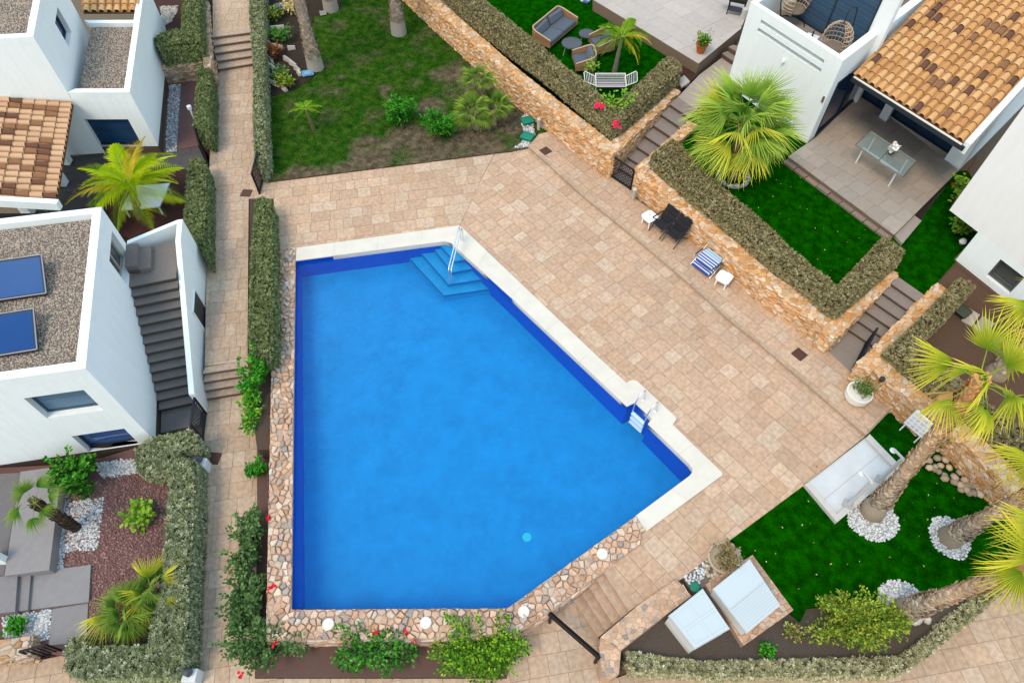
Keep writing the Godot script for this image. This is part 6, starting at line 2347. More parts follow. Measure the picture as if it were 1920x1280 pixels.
func furniture() -> void:
	var b := Mb.new()
	# wicker set on the upper lawn
	var a := pt(998, 48.5, 1.9)
	var c := pt(1050, 6, 1.9)
	var f := pt(1030, 79, 1.75)
	var dd := Vector2(f.x - a.x, f.z - a.z).length()
	var m := (a + c) / 2 + (f - a) / 2
	var o := thing("wicker_sofa", "two seat wicker sofa with slate blue cushions on the artificial lawn", "sofa", Vector3(m.x, 1.15, m.z), "", yaw(a, c))
	tub(o, a.distance_to(c), clampf(dd, 0.8, 1.0), 2)
	var ch := thing("wicker_armchair", "wicker armchair with slate cushions close behind the V hedge", "armchair", Vector3(pt(1095, 113, 1.5).x, 1.15, pt(1095, 113, 1.5).z), "wicker armchairs", yaw(pt(1128, 108, 1.7), pt(1100, 135, 1.7)) + PI)
	tub(ch, 0.95, 0.85, 1)
	ch.rotation.y = yaw(pt(1098, 87, 1.7), pt(1126, 108, 1.7)) - 0.5
	var c2 := pt(1130, 78, 1.55)
	copy(ch, "wicker_armchair", Vector3(c2.x, 1.15, c2.z), ch.rotation.y + 0.25, "wicker armchair half hidden under the fronds of the small feather palm")
	for k in [[1072, 81, 0.42, 0.46, "larger round grey slatted table in front of the wicker sofa"], [1100, 63, 0.33, 0.40, "smaller round grey slatted table beside the larger one"]]:
		var p := pt(k[0], k[1], 1.15 + k[3])
		o = thing("round_table", k[4], "table", Vector3(p.x, 1.15, p.z), "round slatted tables")
		var r: float = k[2]
		for i in 11:
			var z := -r + (i + 0.5) * 2.0 * r / 11.0
			var hw := sqrt(maxf(r * r - z * z, 0.01)) - 0.01
			b = Mb.new()
			b.box(Vector3(0, k[3], z), Vector3(hw * 2, 0.02, 2.0 * r / 11.0 - 0.012), vary(Color(0.085, 0.095, 0.11), 0.1), Basis(), 0.004)
			part("slat", b, M.plain, o, true)
		b = Mb.new()
		b.lathe(Vector3(0, k[3] - 0.03, 0), [Vector2(r - 0.02, 0), Vector2(r + 0.005, 0.0), Vector2(r + 0.005, 0.045), Vector2(r - 0.02, 0.045)], 28, Color(0.08, 0.09, 0.105))
		part("rim", b, M.plain, o, true)
		for i in 3:
			b = Mb.new()
			var t := TAU * i / 3.0 + 0.5
			b.tube([Vector3(cos(t) * r * 0.95, 0, sin(t) * r * 0.95), Vector3(cos(t) * r * 0.7, k[3] - 0.02, sin(t) * r * 0.7)], [0.014], 7, [Color(0.30, 0.31, 0.32)])
			part("leg", b, M.plain, o, true)
	# white rod bench in the point of the hedge
	a = pt(1117, 143, 1.75)
	c = pt(1173, 143, 1.75)
	var e := pt(1117, 166, 1.6)
	m = (a + c) / 2
	o = thing("rod_bench", "white metal rod bench with splayed arms in the point of the V hedge", "bench", Vector3(m.x, 1.15, m.z + 0.15), "", yaw(a, c))
	var w := a.distance_to(c)
	var wh := Color(0.72, 0.70, 0.69)
	b = Mb.new()
	b.box(Vector3(0, 0.36, 0.05), Vector3(w * 0.9, 0.08, 0.42), Color(0.20, 0.15, 0.19), Basis(), 0.03)
	part("cushion", b, M.cloth, o, true)
	b = Mb.new()
	for i in 8:
		var z := -0.26 + 0.56 * i / 7.0
		var y := 0.60 - 0.14 * i / 7.0
		b = Mb.new()
		b.tube([Vector3(-w / 2, y, z), Vector3(w / 2, y, z)], [0.009], 6, [wh])
		part("rod", b, M.plastic, o, true)
	b = Mb.new()
	for x in [-w / 2, w / 2]:
		b.tube([Vector3(x, 0.62, -0.30), Vector3(x, 0.46, 0.32)], [0.016], 8, [wh])
		for z in [-0.28, 0.28]:
			b.tube([Vector3(x, 0, z), Vector3(x, 0.5, z)], [0.014], 7, [wh])
	for z in [[-0.30, 0.62], [0.32, 0.46]]:
		b.tube([Vector3(-w / 2, z[1], z[0]), Vector3(w / 2, z[1], z[0])], [0.016], 8, [wh])
	part("frame", b, M.plastic, o, true)
	for s in [-1.0, 1.0]:
		b = Mb.new()
		var p := [Vector3(s * w / 2, 0.5, -0.28), Vector3(s * (w / 2 + 0.42), 0.68, -0.36), Vector3(s * (w / 2 + 0.46), 0.66, -0.3), Vector3(s * (w / 2 + 0.44), 0.56, 0.12), Vector3(s * (w / 2 + 0.38), 0.54, 0.16), Vector3(s * w / 2, 0.46, 0.28)]
		b.tube(p, [0.016], 8, [wh])
		for i in 6:
			var g := (i + 0.5) / 6.0
			b.tube([p[0].lerp(p[1], g), p[5].lerp(p[4], g)], [0.008], 6, [wh])
		part("arm", b, M.plastic, o, true)
	# balcony: two hanging chairs and a small table
	for k in [[1492, 10, 0.5, "hanging wicker egg chair cut by the top edge on the white balcony"], [1566, 82, -0.9, "hanging wicker egg chair in the near corner of the white balcony"]]:
		var p := pt(k[0], k[1], 4.2)
		o = thing("egg_chair", k[3], "hanging chair", Vector3(p.x, 3.45, p.z), "hanging egg chairs", k[2])
		var cane := Color(0.52, 0.36, 0.22)
		b = Mb.new()
		for i in 17:
			var t := lerpf(-2.2, 2.2, i / 16.0) - PI / 2
			var pp := []
			for j in 9:
				var l := lerpf(-1.35, 1.3, j / 8.0)
				pp.append(Vector3(cos(t) * cos(l) * 0.5, 0.95 + sin(l) * 0.58, sin(t) * cos(l) * 0.46))
			b.tube(pp, [0.011], 5, [cane])
		part("cane_ribs", b, M.wicker, o, true)
		b = Mb.new()
		for j in 9:
			var l := lerpf(-1.1, 1.05, j / 8.0)
			var pp := []
			for i in 15:
				var t := lerpf(-2.2, 2.2, i / 14.0) - PI / 2
				pp.append(Vector3(cos(t) * cos(l) * 0.51, 0.95 + sin(l) * 0.58, sin(t) * cos(l) * 0.47))
			b.tube(pp, [0.016], 6, [Color(0.62, 0.47, 0.33)])
		part("cane_hoops", b, M.wicker, o, true)
		b = Mb.new()
		b.lathe(Vector3(0, 0.5, 0), [Vector2(0, 0), Vector2(0.3, 0.02), Vector2(0.38, 0.1), Vector2(0.3, 0.18), Vector2(0, 0.16)], 16, Color(0.22, 0.17, 0.13))
		part("cushion", b, M.cloth, o, true)
		b = Mb.new()
		b.tube([Vector3(0, 1.53, 0), Vector3(0, 1.95, -0.02), Vector3(0, 2.02, -0.2), Vector3(0, 1.85, -0.55), Vector3(0, 1.2, -0.78), Vector3(0, 0.5, -0.7), Vector3(0, 0.03, -0.5)], [0.022], 8, [Color(0.03, 0.03, 0.032)])
		var ring := []
		for i in 15:
			var t := lerpf(-2.5, 2.5, i / 14.0) - PI / 2
			ring.append(Vector3(cos(t) * 0.58, 0.03, sin(t) * 0.55))
		b.tube(ring, [0.022], 8, [Color(0.03, 0.03, 0.032)])
		part("stand", b, M.dark, o, true)
	var p := pt(1522, 70, 3.9)
	o = thing("side_table", "small pale side table between the two hanging chairs", "table", Vector3(p.x, 3.45, p.z), "", 0.95)
	b = Mb.new()
	b.box(Vector3(0, 0.44, 0), Vector3(0.45, 0.03, 0.45), Color(0.60, 0.63, 0.66), Basis(), 0.008)
	part("table_top", b, M.plastic, o, true)
	for x in [-1, 1]:
		for z in [-1, 1]:
			b = Mb.new()
			b.box(Vector3(x * 0.19, 0.21, z * 0.19), Vector3(0.03, 0.42, 0.03), Color(0.55, 0.57, 0.6))
			part("leg", b, M.plastic, o, true)
	b = Mb.new()
	b.tube([Vector3(p.x, 3.905, p.z), Vector3(p.x, 4.15, p.z)], [0.035, 0.025], 10, [Color(0.02, 0.02, 0.025)])
	solo("bottle", b, M.glass, "dark bottle standing on the small pale balcony table", "bottle")
	# glass table
	var tc := [pt(1633, 245, 1.88), pt(1719, 302, 1.88), pt(1692.5, 332.5, 1.88), pt(1604, 272, 1.88)]
	m = (tc[0] + tc[1] + tc[2] + tc[3]) / 4
	o = thing("glass_table", "long glass dining table on the paved house terrace", "table", Vector3(m.x, 1.155, m.z))
	var up := Vector3(0, 0.012, 0)
	var half := [(tc[0] + tc[1]) / 2, (tc[3] + tc[2]) / 2]
	for k in [[tc[0], half[0], half[1], tc[3]], [half[0], tc[1], tc[2], half[1]]]:
		b = Mb.new()
		var cen: Vector3 = (k[0] + k[1] + k[2] + k[3]) / 4
		var q := []
		for v in k: q.append(cen + (v - cen) * 0.985)
		b.hexa([q[0] - up, q[1] - up, q[2] - up, q[3] - up, q[0], q[1], q[2], q[3]], Color.WHITE)
		part("glass_top", b, M.pane, o)
	b = Mb.new()
	for i in 4:
		b.bar(tc[i] - up, tc[(i + 1) % 4] - up, 0.035, 0.03, Color(0.62, 0.63, 0.62))
	b.bar(half[0] - up * 2, half[1] - up * 2, 0.04, 0.03, Color(0.55, 0.56, 0.56))
	part("frame", b, M.steel, o)
	for i in 4:
		b = Mb.new()
		var v: Vector3 = m + (tc[i] - m) * 0.72
		b.bar(Vector3(v.x, 1.155, v.z), v - up * 3, 0.04, 0.04, Color(0.66, 0.67, 0.66))
		part("leg", b, M.plastic, o)
	b = Mb.new()
	b.bar(m + (tc[3] - m) * 0.72 - up * 4, m + (tc[2] - m) * 0.72 - up * 4, 0.03, 0.06, Color(0.66, 0.67, 0.66))
	part("apron", b, M.plastic, o)
	p = pt(1669, 289, 1.89)
	o = thing("vase", "white flowers in a small dark vase on the glass table", "vase", p)
	b = Mb.new()
	b.lathe(Vector3.ZERO, [Vector2(0.07, 0), Vector2(0.1, 0.08), Vector2(0.06, 0.16), Vector2(0, 0.15)], 14, Color(0.04, 0.04, 0.04))
	part("vase_body", b, M.glass, o, true)
	var fl := []
	for i in 7:
		fl.append(p + Vector3(rng.randf_range(-0.12, 0.12), 0.24 + rng.randf() * 0.1, rng.randf_range(-0.12, 0.12)))
	flowers(o, fl, 0.07, Color(0.78, 0.77, 0.74), 6)
	b = Mb.new()
	b.lathe(pt(1802, 457, 0.93), [Vector2(0, 0), Vector2(0.08, 0.03), Vector2(0.12, 0.11), Vector2(0.08, 0.2), Vector2(0, 0.23)], 16, Color(0.70, 0.68, 0.64))
	solo("garden_ball", b, M.plastic, "white ball on the lawn under the overhanging white house", "ball")
	# barbecue
	p = pt(1378, 26, 1.65)
	o = thing("barbecue", "black barbecue cart on the upper terrace at the top edge", "barbecue", p, "", -0.4)
	var bk := Color(0.02, 0.02, 0.022)
	b = Mb.new()
	b.box(Vector3(0, 0.66, 0), Vector3(0.75, 0.18, 0.45), bk, Basis(), 0.02)
	part("firebox", b, M.dark, o, true)
	b = Mb.new()
	b.tube([Vector3(-0.37, 0.78, 0), Vector3(0.37, 0.78, 0)], [0.22], 14, [bk])
	part("lid", b, M.dark, o, true)
	b = Mb.new()
	b.tube([Vector3(-0.25, 0.86, 0.24), Vector3(0.25, 0.86, 0.24)], [0.015], 7, [Color(0.5, 0.36, 0.2)])
	part("handle", b, M.wood, o, true)
	b = Mb.new()
	b.box(Vector3(-0.58, 0.72, 0), Vector3(0.38, 0.03, 0.4), bk, Basis(), 0.008)
	b.box(Vector3(0, 0.2, 0), Vector3(0.7, 0.03, 0.4), bk, Basis(), 0.008)
	part("shelf", b, M.dark, o, true)
	for x in [-0.33, 0.33]:
		for z in [-0.18, 0.18]:
			b = Mb.new()
			b.box(Vector3(x, 0.3, z), Vector3(0.04, 0.6, 0.04), bk)
			part("leg", b, M.dark, o, true)
	for z in [-0.22, 0.22]:
		b = Mb.new()
		b.tube([Vector3(0.36, 0.09, z - 0.02), Vector3(0.36, 0.09, z + 0.02)], [0.09], 14, [Color(0.6, 0.6, 0.6)])
		part("wheel", b, M.plastic, o, true)
	b = Mb.new()
	p = pt(1394, 34, 1.65)
	b.lathe(p, [Vector2(0.13, 0), Vector2(0.15, 0.42), Vector2(0.11, 0.47), Vector2(0, 0.47)], 16, Color(0.42, 0.40, 0.37))
	solo("gas_bottle", b, M.plastic, "grey gas bottle standing beside the black barbecue", "gas bottle")
	b = Mb.new()
	b.box(pt(1097, 2, 1.2), Vector3(0.4, 0.06, 0.25), Color(0.5, 0.55, 0.7), Basis(Vector3.UP, -0.6), 0.02)
	b.box(pt(1099, 3, 1.25), Vector3(0.3, 0.05, 0.12), Color(0.08, 0.13, 0.40), Basis(Vector3.UP, -0.6), 0.015)
	solo("towel", b, M.cloth, "blue and white towel dropped on the lawn near the top edge", "towel")
	# white stools and beach chairs along the wall
	var wall_dir := yaw(pt(1240, 400, 0.1), pt(1340, 480, 0.1))
	var st := thing("stool", "white plastic stool on the left of the black beach chairs", "stool", pt(1215.5, 420, 0.115), "white plastic stools", wall_dir)
	var top := rounded(0.245, 0.235, 0.10)
	b = Mb.new()
	b.prism(top, 0.365, 0.40, Color(0.80, 0.80, 0.79))
	b.prism(rounded(0.23, 0.22, 0.09), 0.30, 0.365, Color(0.78, 0.78, 0.77))
	part("seat", b, M.plastic, st, true)
	for x in [-1, 1]:
		for z in [-1, 1]:
			b = Mb.new()
			b.tube([Vector3(x * 0.17, 0, z * 0.16), Vector3(x * 0.16, 0.36, z * 0.15)], [0.022, 0.032], 8, [Color(0.78, 0.78, 0.77)])
			part("leg", b, M.plastic, st, true)
	copy(st, "stool", pt(1353, 533, 0.115), wall_dir + 0.25, "white plastic stool on the right of the blue striped beach chair")
	var along := (pt(1340, 480, 0.1) - pt(1240, 400, 0.1)).normalized()
	var out := Vector3(-along.z, 0, along.x)
	var bc := thing("beach_chair", "black folding beach chair next to the white stool, the left of two", "beach chair", pt(1239, 433, 0.115), "black folding beach chairs", wall_dir)
	black_chair(bc)
	bc.scale = Vector3.ONE * 1.0
	copy(bc, "beach_chair", bc.position + along * 0.62 - out * 0.04, wall_dir + 0.06, "black folding beach chair pushed against the first, nearer the blue one").scale = Vector3.ONE * 1.0
	# blue striped chair, folded flat
	p = pt(1322, 502, 0.115)
	o = thing("beach_chair", "folded beach chair with blue and white striped cloth", "beach chair", p, "", wall_dir + 0.05)
	for k in [[0.20, 0.0, 0.05, 0.78], [0.36, -0.14, -0.10, 0.72]]:
		b = Mb.new()
		var bs := Basis(Vector3.RIGHT, 0.16)
		for i in 12:
			var z: float = -0.31 + 0.62 * (i + 0.5) / 12.0 + float(k[1])
			var inset := 0.10 * pow(absf((i - 5.5) / 5.5), 3.0)
			var col := Color(0.70, 0.74, 0.80) if i % 2 == 0 else Color(0.035, 0.075, 0.38)
			if k[1] < 0 and (i < 4): col = Color(0.50, 0.66, 0.78) if i % 2 == 0 else Color(0.30, 0.48, 0.66)
			b.box(bs * Vector3(0.0, k[0], z), Vector3(float(k[3]) - inset, 0.07, 0.62 / 12.0 + 0.002), col, bs)
		part("striped_cloth", b, M.cloth, o, true)
	b = Mb.new()
	for x in [-0.42, 0.42]:
		b.tube([Vector3(x, 0.02, 0.28), Vector3(x, 0.3, -0.1), Vector3(x * 0.96, 0.62, -0.44)], [0.014], 7, [Color(0.6, 0.62, 0.64)])
		b.tube([Vector3(x, 0.02, -0.36), Vector3(x, 0.42, 0.2)], [0.014], 7, [Color(0.6, 0.62, 0.64)])
	b.tube([Vector3(-0.4, 0.62, -0.44), Vector3(0.4, 0.62, -0.44)], [0.014], 7, [Color(0.65, 0.67, 0.69)])
	part("frame", b, M.steel, o, true)
	b = Mb.new()
	for x in [-0.43, 0.43]:
		b.box(Vector3(x, 0.45, -0.05), Vector3(0.05, 0.025, 0.4), Color(0.05, 0.05, 0.06), Basis(), 0.008)
	part("armrest", b, M.plastic, o, true)
	# white garden table below the yellow palm
	var wt := [pt(250, 349, 0.45), pt(318, 343, 0.45), pt(299, 387, 0.45), pt(226, 394, 0.45)]
	m = (wt[0] + wt[1] + wt[2] + wt[3]) / 4
	o = thing("garden_table", "white flat garden table under the yellow feather palm", "table", Vector3(m.x, 0, m.z))
	b = Mb.new()
	var dn := Vector3(0, -0.05, 0)
	b.hexa([wt[0] + dn, wt[1] + dn, wt[2] + dn, wt[3] + dn, wt[0], wt[1], wt[2], wt[3]], Color(0.62, 0.68, 0.72))
	part("table_top", b, M.plastic, o)
	for v in wt:
		b = Mb.new()
		var q: Vector3 = m + (v - m) * 0.85
		b.bar(Vector3(q.x, 0, q.z), q + dn, 0.05, 0.05, Color(0.6, 0.65, 0.68))
		part("leg", b, M.plastic, o)


func black_chair(o: Node3D) -> void:
	var bk := Color(0.022, 0.022, 0.026)
	var b := Mb.new()
	var bs := Basis(Vector3.RIGHT, -0.60)
	for i in 9:
		b = Mb.new()
		var f := (i + 0.3) / 9.0
		b.box(Vector3(0, lerpf(0.42, 0.88, f), lerpf(-0.14, -0.45, f)), Vector3(0.52, 0.058, 0.02), vary(bk, 0.15), bs, 0.005)
		part("back_slat", b, M.cloth, o, true)
	for i in 7:
		b = Mb.new()
		b.box(Vector3(0, 0.38, -0.22 + 0.075 * i), Vector3(0.48, 0.02, 0.066), vary(bk * 1.2, 0.15), Basis(), 0.006)
		part("seat_slat", b, M.cloth, o, true)
	b = Mb.new()
	for x in [-0.27, 0.27]:
		b.tube([Vector3(x, 0.02, 0.36), Vector3(x, 0.36, 0.0), Vector3(x, 0.60, -0.30), Vector3(x, 0.88, -0.44)], [0.016], 7, [Color(0.04, 0.04, 0.045)])
		b.tube([Vector3(x, 0.02, -0.42), Vector3(x, 0.58, 0.24)], [0.016], 7, [Color(0.04, 0.04, 0.045)])
		b.tube([Vector3(x, 0.38, -0.26), Vector3(x, 0.38, 0.34)], [0.014], 7, [Color(0.04, 0.04, 0.045)])
	b.tube([Vector3(-0.27, 0.88, -0.44), Vector3(0.27, 0.88, -0.44)], [0.016], 7, [Color(0.04, 0.04, 0.045)])
	part("frame", b, M.dark, o, true)
	for x in [-0.29, 0.29]:
		b = Mb.new()
		b.box(Vector3(x, 0.61, -0.02), Vector3(0.055, 0.03, 0.56), bk, Basis(), 0.01)
		part("armrest", b, M.plastic, o, true)


func gate(label: String, a: Vector3, b: Vector3, h: float, mesh_kind: String, col := Color(0.018, 0.018, 0.02)) -> void:
	var o := thing("metal_gate", label, "gate", (a + b) / 2)
	var u := (b - a).normalized()
	var len := a.distance_to(b)
	var g := Mb.new()
	var y0 := Vector3(0, 0.06, 0)
	var y1 := Vector3(0, h, 0)
	for s in [[a, a + y1], [b, b + y1], [a + y0, b + y0], [a + y1, b + y1]]:
		g.bar(s[0], s[1], 0.05, 0.05, col)
	part("frame", g, M.dark, o)
	if mesh_kind == "mesh":
		var n := 7
		for i in range(-n, n):
			for s in [1.0, -1.0]:
				var x0 := len * i / float(n)
				var p := Vector2(x0, 0.06) if s > 0 else Vector2(x0, h)
				var q := Vector2(x0 + (h - 0.06), h) if s > 0 else Vector2(x0 + (h - 0.06), 0.06)
				var t0 := clampf((0.0 - p.x) / (q.x - p.x), 0, 1)
				var t1 := clampf((len - p.x) / (q.x - p.x), 0, 1)
				if t1 - t0 < 0.03:
					continue
				var e := p.lerp(q, t0)
				var f := p.lerp(q, t1)
				g = Mb.new()
				g.bar(a + u * e.x + Vector3.UP * e.y, a + u * f.x + Vector3.UP * f.y, 0.014, 0.014, col)
				part("wire", g, M.dark, o)
	else:
		var n := int(len / 0.11)
		for i in range(1, n):
			g = Mb.new()
			var p := a.lerp(b, i / float(n))
			g.bar(p + y0, p + y1, 0.03, 0.03, col)
			part("picket", g, M.dark, o)


func fittings() -> void:
	var b := Mb.new()
	for k in [[pts([530, 430, 870, 400, 1000, 290, 1500, 720, 1600, 830, 1370, 990, 1210, 1050, 1340, 890, 1180, 710, 870, 425]), 0.006, 90, "pool_deck"], [pts([1400, 1020, 1620, 840, 1860, 960, 1700, 1110, 1500, 1120]), 0.03, 40, "artificial_lawn_002"], [pts([1480, 310, 1660, 445, 1570, 520, 1330, 350], 0.92), 0.95, 25, "artificial_lawn_001"]]:
		var where := []
		var tint := []
		for i in int(k[2]):
			var q := in_poly(k[0])
			var s := rng.randf_range(0.03, 0.075)
			where.append(Transform3D((Basis(Vector3.UP, rng.randf() * TAU) * Basis(Vector3.RIGHT, rng.randf_range(-0.3, 0.3))).scaled(Vector3(s, s, s)), v3(q, k[1])))
			tint.append(vary([Color(0.26, 0.16, 0.06), Color(0.36, 0.26, 0.10), Color(0.16, 0.15, 0.05), Color(0.5, 0.42, 0.3)][rng.randi() % 4], 0.2))
		scatter("fallen_leaves", leaf_small, M.leaf, get_node(NodePath(k[3])), where, tint)
	var steel := Color(0.72, 0.74, 0.76)
	gate("closed black mesh gate at the foot of the grey steps", pt(1145, 331, 0.12), pt(1182, 356, 0.12), 0.95, "mesh")
	gate("open black gate swung inwards over the lower grey steps", pt(1597, 694, 0.12), pt(1621, 648, 0.12), 0.95, "bars")
	gate("narrow black gate between the two hedges left of the lane", pt(380, 276, 0.0), pt(391, 312, 0.0), 1.0, "bars")
	gate("black gate between lane and pool deck at the end of the long hedge", pt(487, 364, 0.0), pt(497, 322, 0.0), 1.0, "bars")
	gate("dark gate at the foot of the white outside stair", pt(387, 776, LOW), pt(381, 824, LOW), 1.0, "mesh", Color(0.02, 0.025, 0.04))
	gate("black gate beside the pink stone stub at the lower left", pt(76, 1234, LOW), pt(123, 1222, LOW), 0.9, "bars")
	var ra := pt(1029, 1150, 0.05)
	var rb := pt(1125, 1234, 0.05)
	var rail := thing("railing", "thick black handrail across the foot of the deck steps", "railing", Vector3((ra.x + rb.x) / 2, LOW, (ra.z + rb.z) / 2))
	for k in [0.0, 0.075]:
		b = Mb.new()
		var sh := Vector3(0.04, -0.05, -0.05) * (1.0 if k > 0 else 0.0)
		b.tube([ra + sh, rb + sh], [0.05 if k == 0 else 0.03], 10, [Color(0.014, 0.011, 0.010)])
		part("rail", b, M.dark, rail)
	for k in [0.04, 0.96]:
		b = Mb.new()
		var p := ra.lerp(rb, k)
		b.bar(Vector3(p.x, LOW, p.z), p, 0.06, 0.06, Color(0.016, 0.013, 0.012))
		part("post", b, M.dark, rail)
	# pool ladder
	var o := thing("pool_ladder", "steel pool ladder in the recess of the white coping", "ladder", pt(1210, 770, 0.04))
	for k in [[1206, 749, 1190, 763], [1229, 770, 1213, 784]]:
		var f := pt(k[0], k[1], 0.04)
		var w := pt(k[2], k[3], 0.04)
		var i := (w - f)
		b = Mb.new()
		b.tube([f, f + Vector3(0, 0.45, 0), f + i * 0.12 + Vector3(0, 0.58, 0), f + i * 0.45 + Vector3(0, 0.62, 0), f + i * 0.85 + Vector3(0, 0.5, 0), w + i * 0.1 + Vector3(0, 0.25, 0), w + i * 0.15 + Vector3(0, -0.2, 0), w + i * 0.15 + Vector3(0, -1.0, 0)], [0.021], 10, [steel])
		part("rail", b, M.steel, o)
		b = Mb.new()
		b.lathe(f, [Vector2(0.05, 0), Vector2(0.05, 0.015), Vector2(0.025, 0.03)], 14, steel)
		part("foot_plate", b, M.steel, o)
	var l0 := pt(1190, 763, 0.04)
	var l1 := pt(1213, 784, 0.04)
	var outw := (pt(1190, 763) - pt(1206, 749)) * 0.15
	for y in [-0.26, -0.52, -0.78]:
		b = Mb.new()
		var s := (l1 - l0).normalized()
		b.box((l0 + l1) / 2 + outw + Vector3(0, y, 0), Vector3(l0.distance_to(l1), 0.04, 0.12), Color(0.55, 0.72, 0.80), Basis(s, Vector3.UP, s.cross(Vector3.UP)), 0.01)
		part("tread", b, M.plastic, o)
	# handrail over the corner steps
	o = thing("pool_handrail", "steel handrail sloping down over the corner steps of the pool", "handrail", pt(864, 446, 0.04))
	for s in [0.0, 1.0]:
		var off: Vector3 = Vector3(0.09, 0, 0.05) * s
		var f: Vector3 = pt(864, 450, 0.04) + off
		var t: Vector3 = f + Vector3(0.0, 0.72, 0)
		var g: Vector3 = pt(842, 508, 0.12) + off
		b = Mb.new()
		b.tube([f, f + Vector3(0, 0.5, 0), t + (g - t) * 0.04, t + (g - t) * 0.15 + Vector3(0, 0.06, 0), g + Vector3(0, 0.16, 0), g + Vector3(0, 0.0, 0) + (g - t) * 0.03, g + Vector3(0, -0.7, 0) + (g - t) * 0.03], [0.021], 10, [steel])
		part("rail", b, M.steel, o)
	# lids in the stone border
	var where := ["leftmost", "second", "third", "rightmost"]
	var i := 0
	for k in [[615.6, 1170], [798.4, 1167], [982, 1146.5], [1129, 1038]]:
		b = Mb.new()
		b.lathe(pt(k[0], k[1], 0.10), [Vector2(0.15, -0.08), Vector2(0.145, 0.03), Vector2(0.125, 0.045), Vector2(0.115, 0.035), Vector2(0.05, 0.035), Vector2(0.04, 0.045), Vector2(0, 0.045)], 26, Color(0.60, 0.56, 0.50))
		solo("skimmer_lid", b, M.plastic, "round white lid in the stone border, the %s of four" % where[i], "lid", "round lids in the stone border")
		i += 1
	# drain covers
	for k in [[1023, 283, 0.118, 0.9, "rusty square drain cover at the top end of the walkway"], [462, 362, 0.003, 0.1, "dark square drain cover in the lane by the gate to the pool"], [401, 859, LOW + 0.003, 0.1, "dark red square drain cover in the lane beside the pale hedge"], [1499, 664, 0.118, 0.9, "rusty square drain cover in the walkway near the open gate"]]:
		b = Mb.new()
		var bs := Basis(Vector3.UP, -float(k[3]))
		b.box(pt(k[0], k[1], k[2]), Vector3(0.38, 0.02, 0.38), Color(0.085, 0.045, 0.035), bs, 0.006)
		for j in 5:
			b.box(pt(k[0], k[1], k[2]) + bs * Vector3(0, 0.012, -0.13 + 0.065 * j), Vector3(0.3, 0.012, 0.03), Color(0.13, 0.06, 0.045), bs)
		solo("drain_cover", b, M.dark, k[4], "drain cover")
	# green valve boxes in their white pebbles
	b = Mb.new()
	b.prism(pts([962, 278, 977, 268, 983, 248, 978, 235, 980, 216, 994, 212, 1003, 226, 1000, 240, 1004, 252, 990, 276], 0.06), -0.05, 0.07, Color(0.55, 0.54, 0.5))
	var pb := part(numbered("white_pebbles"), b, M.gravel, self)
	tag(pb, "white pebbles round the two green valve boxes at the corner of the old lawn", "pebbles")
	gravel(pb, pts([962, 278, 977, 268, 983, 248, 978, 235, 980, 216, 994, 212, 1003, 226, 1000, 240, 1004, 252, 990, 276], 0.06), 0.07, 260, Vector2(0.03, 0.06), PEB)
	for k in [[989, 226, 0.35, "green plastic valve box nearest the long rubble wall"], [989, 256, -0.5, "green plastic valve box beside the walkway corner"]]:
		b = Mb.new()
		var bs := Basis(Vector3.UP, k[2])
		b.box(pt(k[0], k[1], 0.16), Vector3(0.52, 0.14, 0.42), Color(0.01, 0.16, 0.10), bs, 0.03)
		b.box(pt(k[0], k[1], 0.235), Vector3(0.44, 0.03, 0.34), Color(0.012, 0.19, 0.12), bs, 0.01)
		solo("valve_box", b, M.plastic, k[3], "valve box")
	# bollards
	for k in [[1010, 243, 0.06, 0.55, "grey bollard light at the end of the long rubble wall"], [1187, 374, 0.115, 0.55, "grey bollard beside the closed mesh gate"], [1527, 643, 0.115, 0.4, "short grey bollard beside the landing of the open gate"]]:
		var p := pt(k[0], k[1], k[2])
		o = thing("bollard", k[4], "bollard", p)
		b = Mb.new()
		b.lathe(Vector3.ZERO, [Vector2(0.075, 0), Vector2(0.075, float(k[3]) - 0.08)], 16, Color(0.40, 0.36, 0.30))
		part("post", b, M.concrete, o, true)
		b = Mb.new()
		b.lathe(Vector3(0, float(k[3]) - 0.08, 0), [Vector2(0.085, 0), Vector2(0.09, 0.05), Vector2(0.06, 0.08), Vector2(0, 0.085)], 16, Color(0.45, 0.42, 0.37))
		part("cap", b, M.plastic, o, true)
	b = Mb.new()
	b.lathe(pt(1652, 713, 0.93), [Vector2(0.07, 0), Vector2(0.08, 0.12), Vector2(0.05, 0.16), Vector2(0, 0.16)], 14, Color(0.05, 0.04, 0.04))
	solo("wall_light", b, M.dark, "small dark light fitting on top of the wall behind the shower", "light fitting")
	for k in [[352, 1256, "garden lamp on a white block at the lower corner of the pale hedge"], [372, 860, "garden lamp on a white block in the notch of the pale hedge"]]:
		var p := pt(k[0], k[1], -0.25)
		o = thing("garden_lamp", k[2], "lamp", Vector3(p.x, LOW, p.z))
		b = Mb.new()
		b.box(Vector3(0.05, 0.22, 0.1), Vector3(0.34, 0.44, 0.3), Color(0.60, 0.62, 0.63), Basis(), 0.01)
		part("block", b, M.concrete, o, true)
		b = Mb.new()
		b.tube([Vector3(-0.12, 0.54, 0.0), Vector3(0.12, 0.60, 0.08)], [0.09, 0.10], 14, [Color(0.09, 0.10, 0.12)])
		b.box(Vector3(0, 0.47, 0.05), Vector3(0.05, 0.1, 0.05), Color(0.08, 0.08, 0.09))
		part("head", b, M.dark, o, true)
	b = Mb.new()
	b.lathe(pt(375, 246, 0.0), [Vector2(0.04, 0), Vector2(0.04, 1.05), Vector2(0.09, 1.07), Vector2(0.09, 1.2), Vector2(0, 1.25)], 14, Color(0.55, 0.56, 0.58))
	solo("lamp_post", b, M.plastic, "pale post lamp at the end of the upper left hedge by the narrow gate", "lamp")
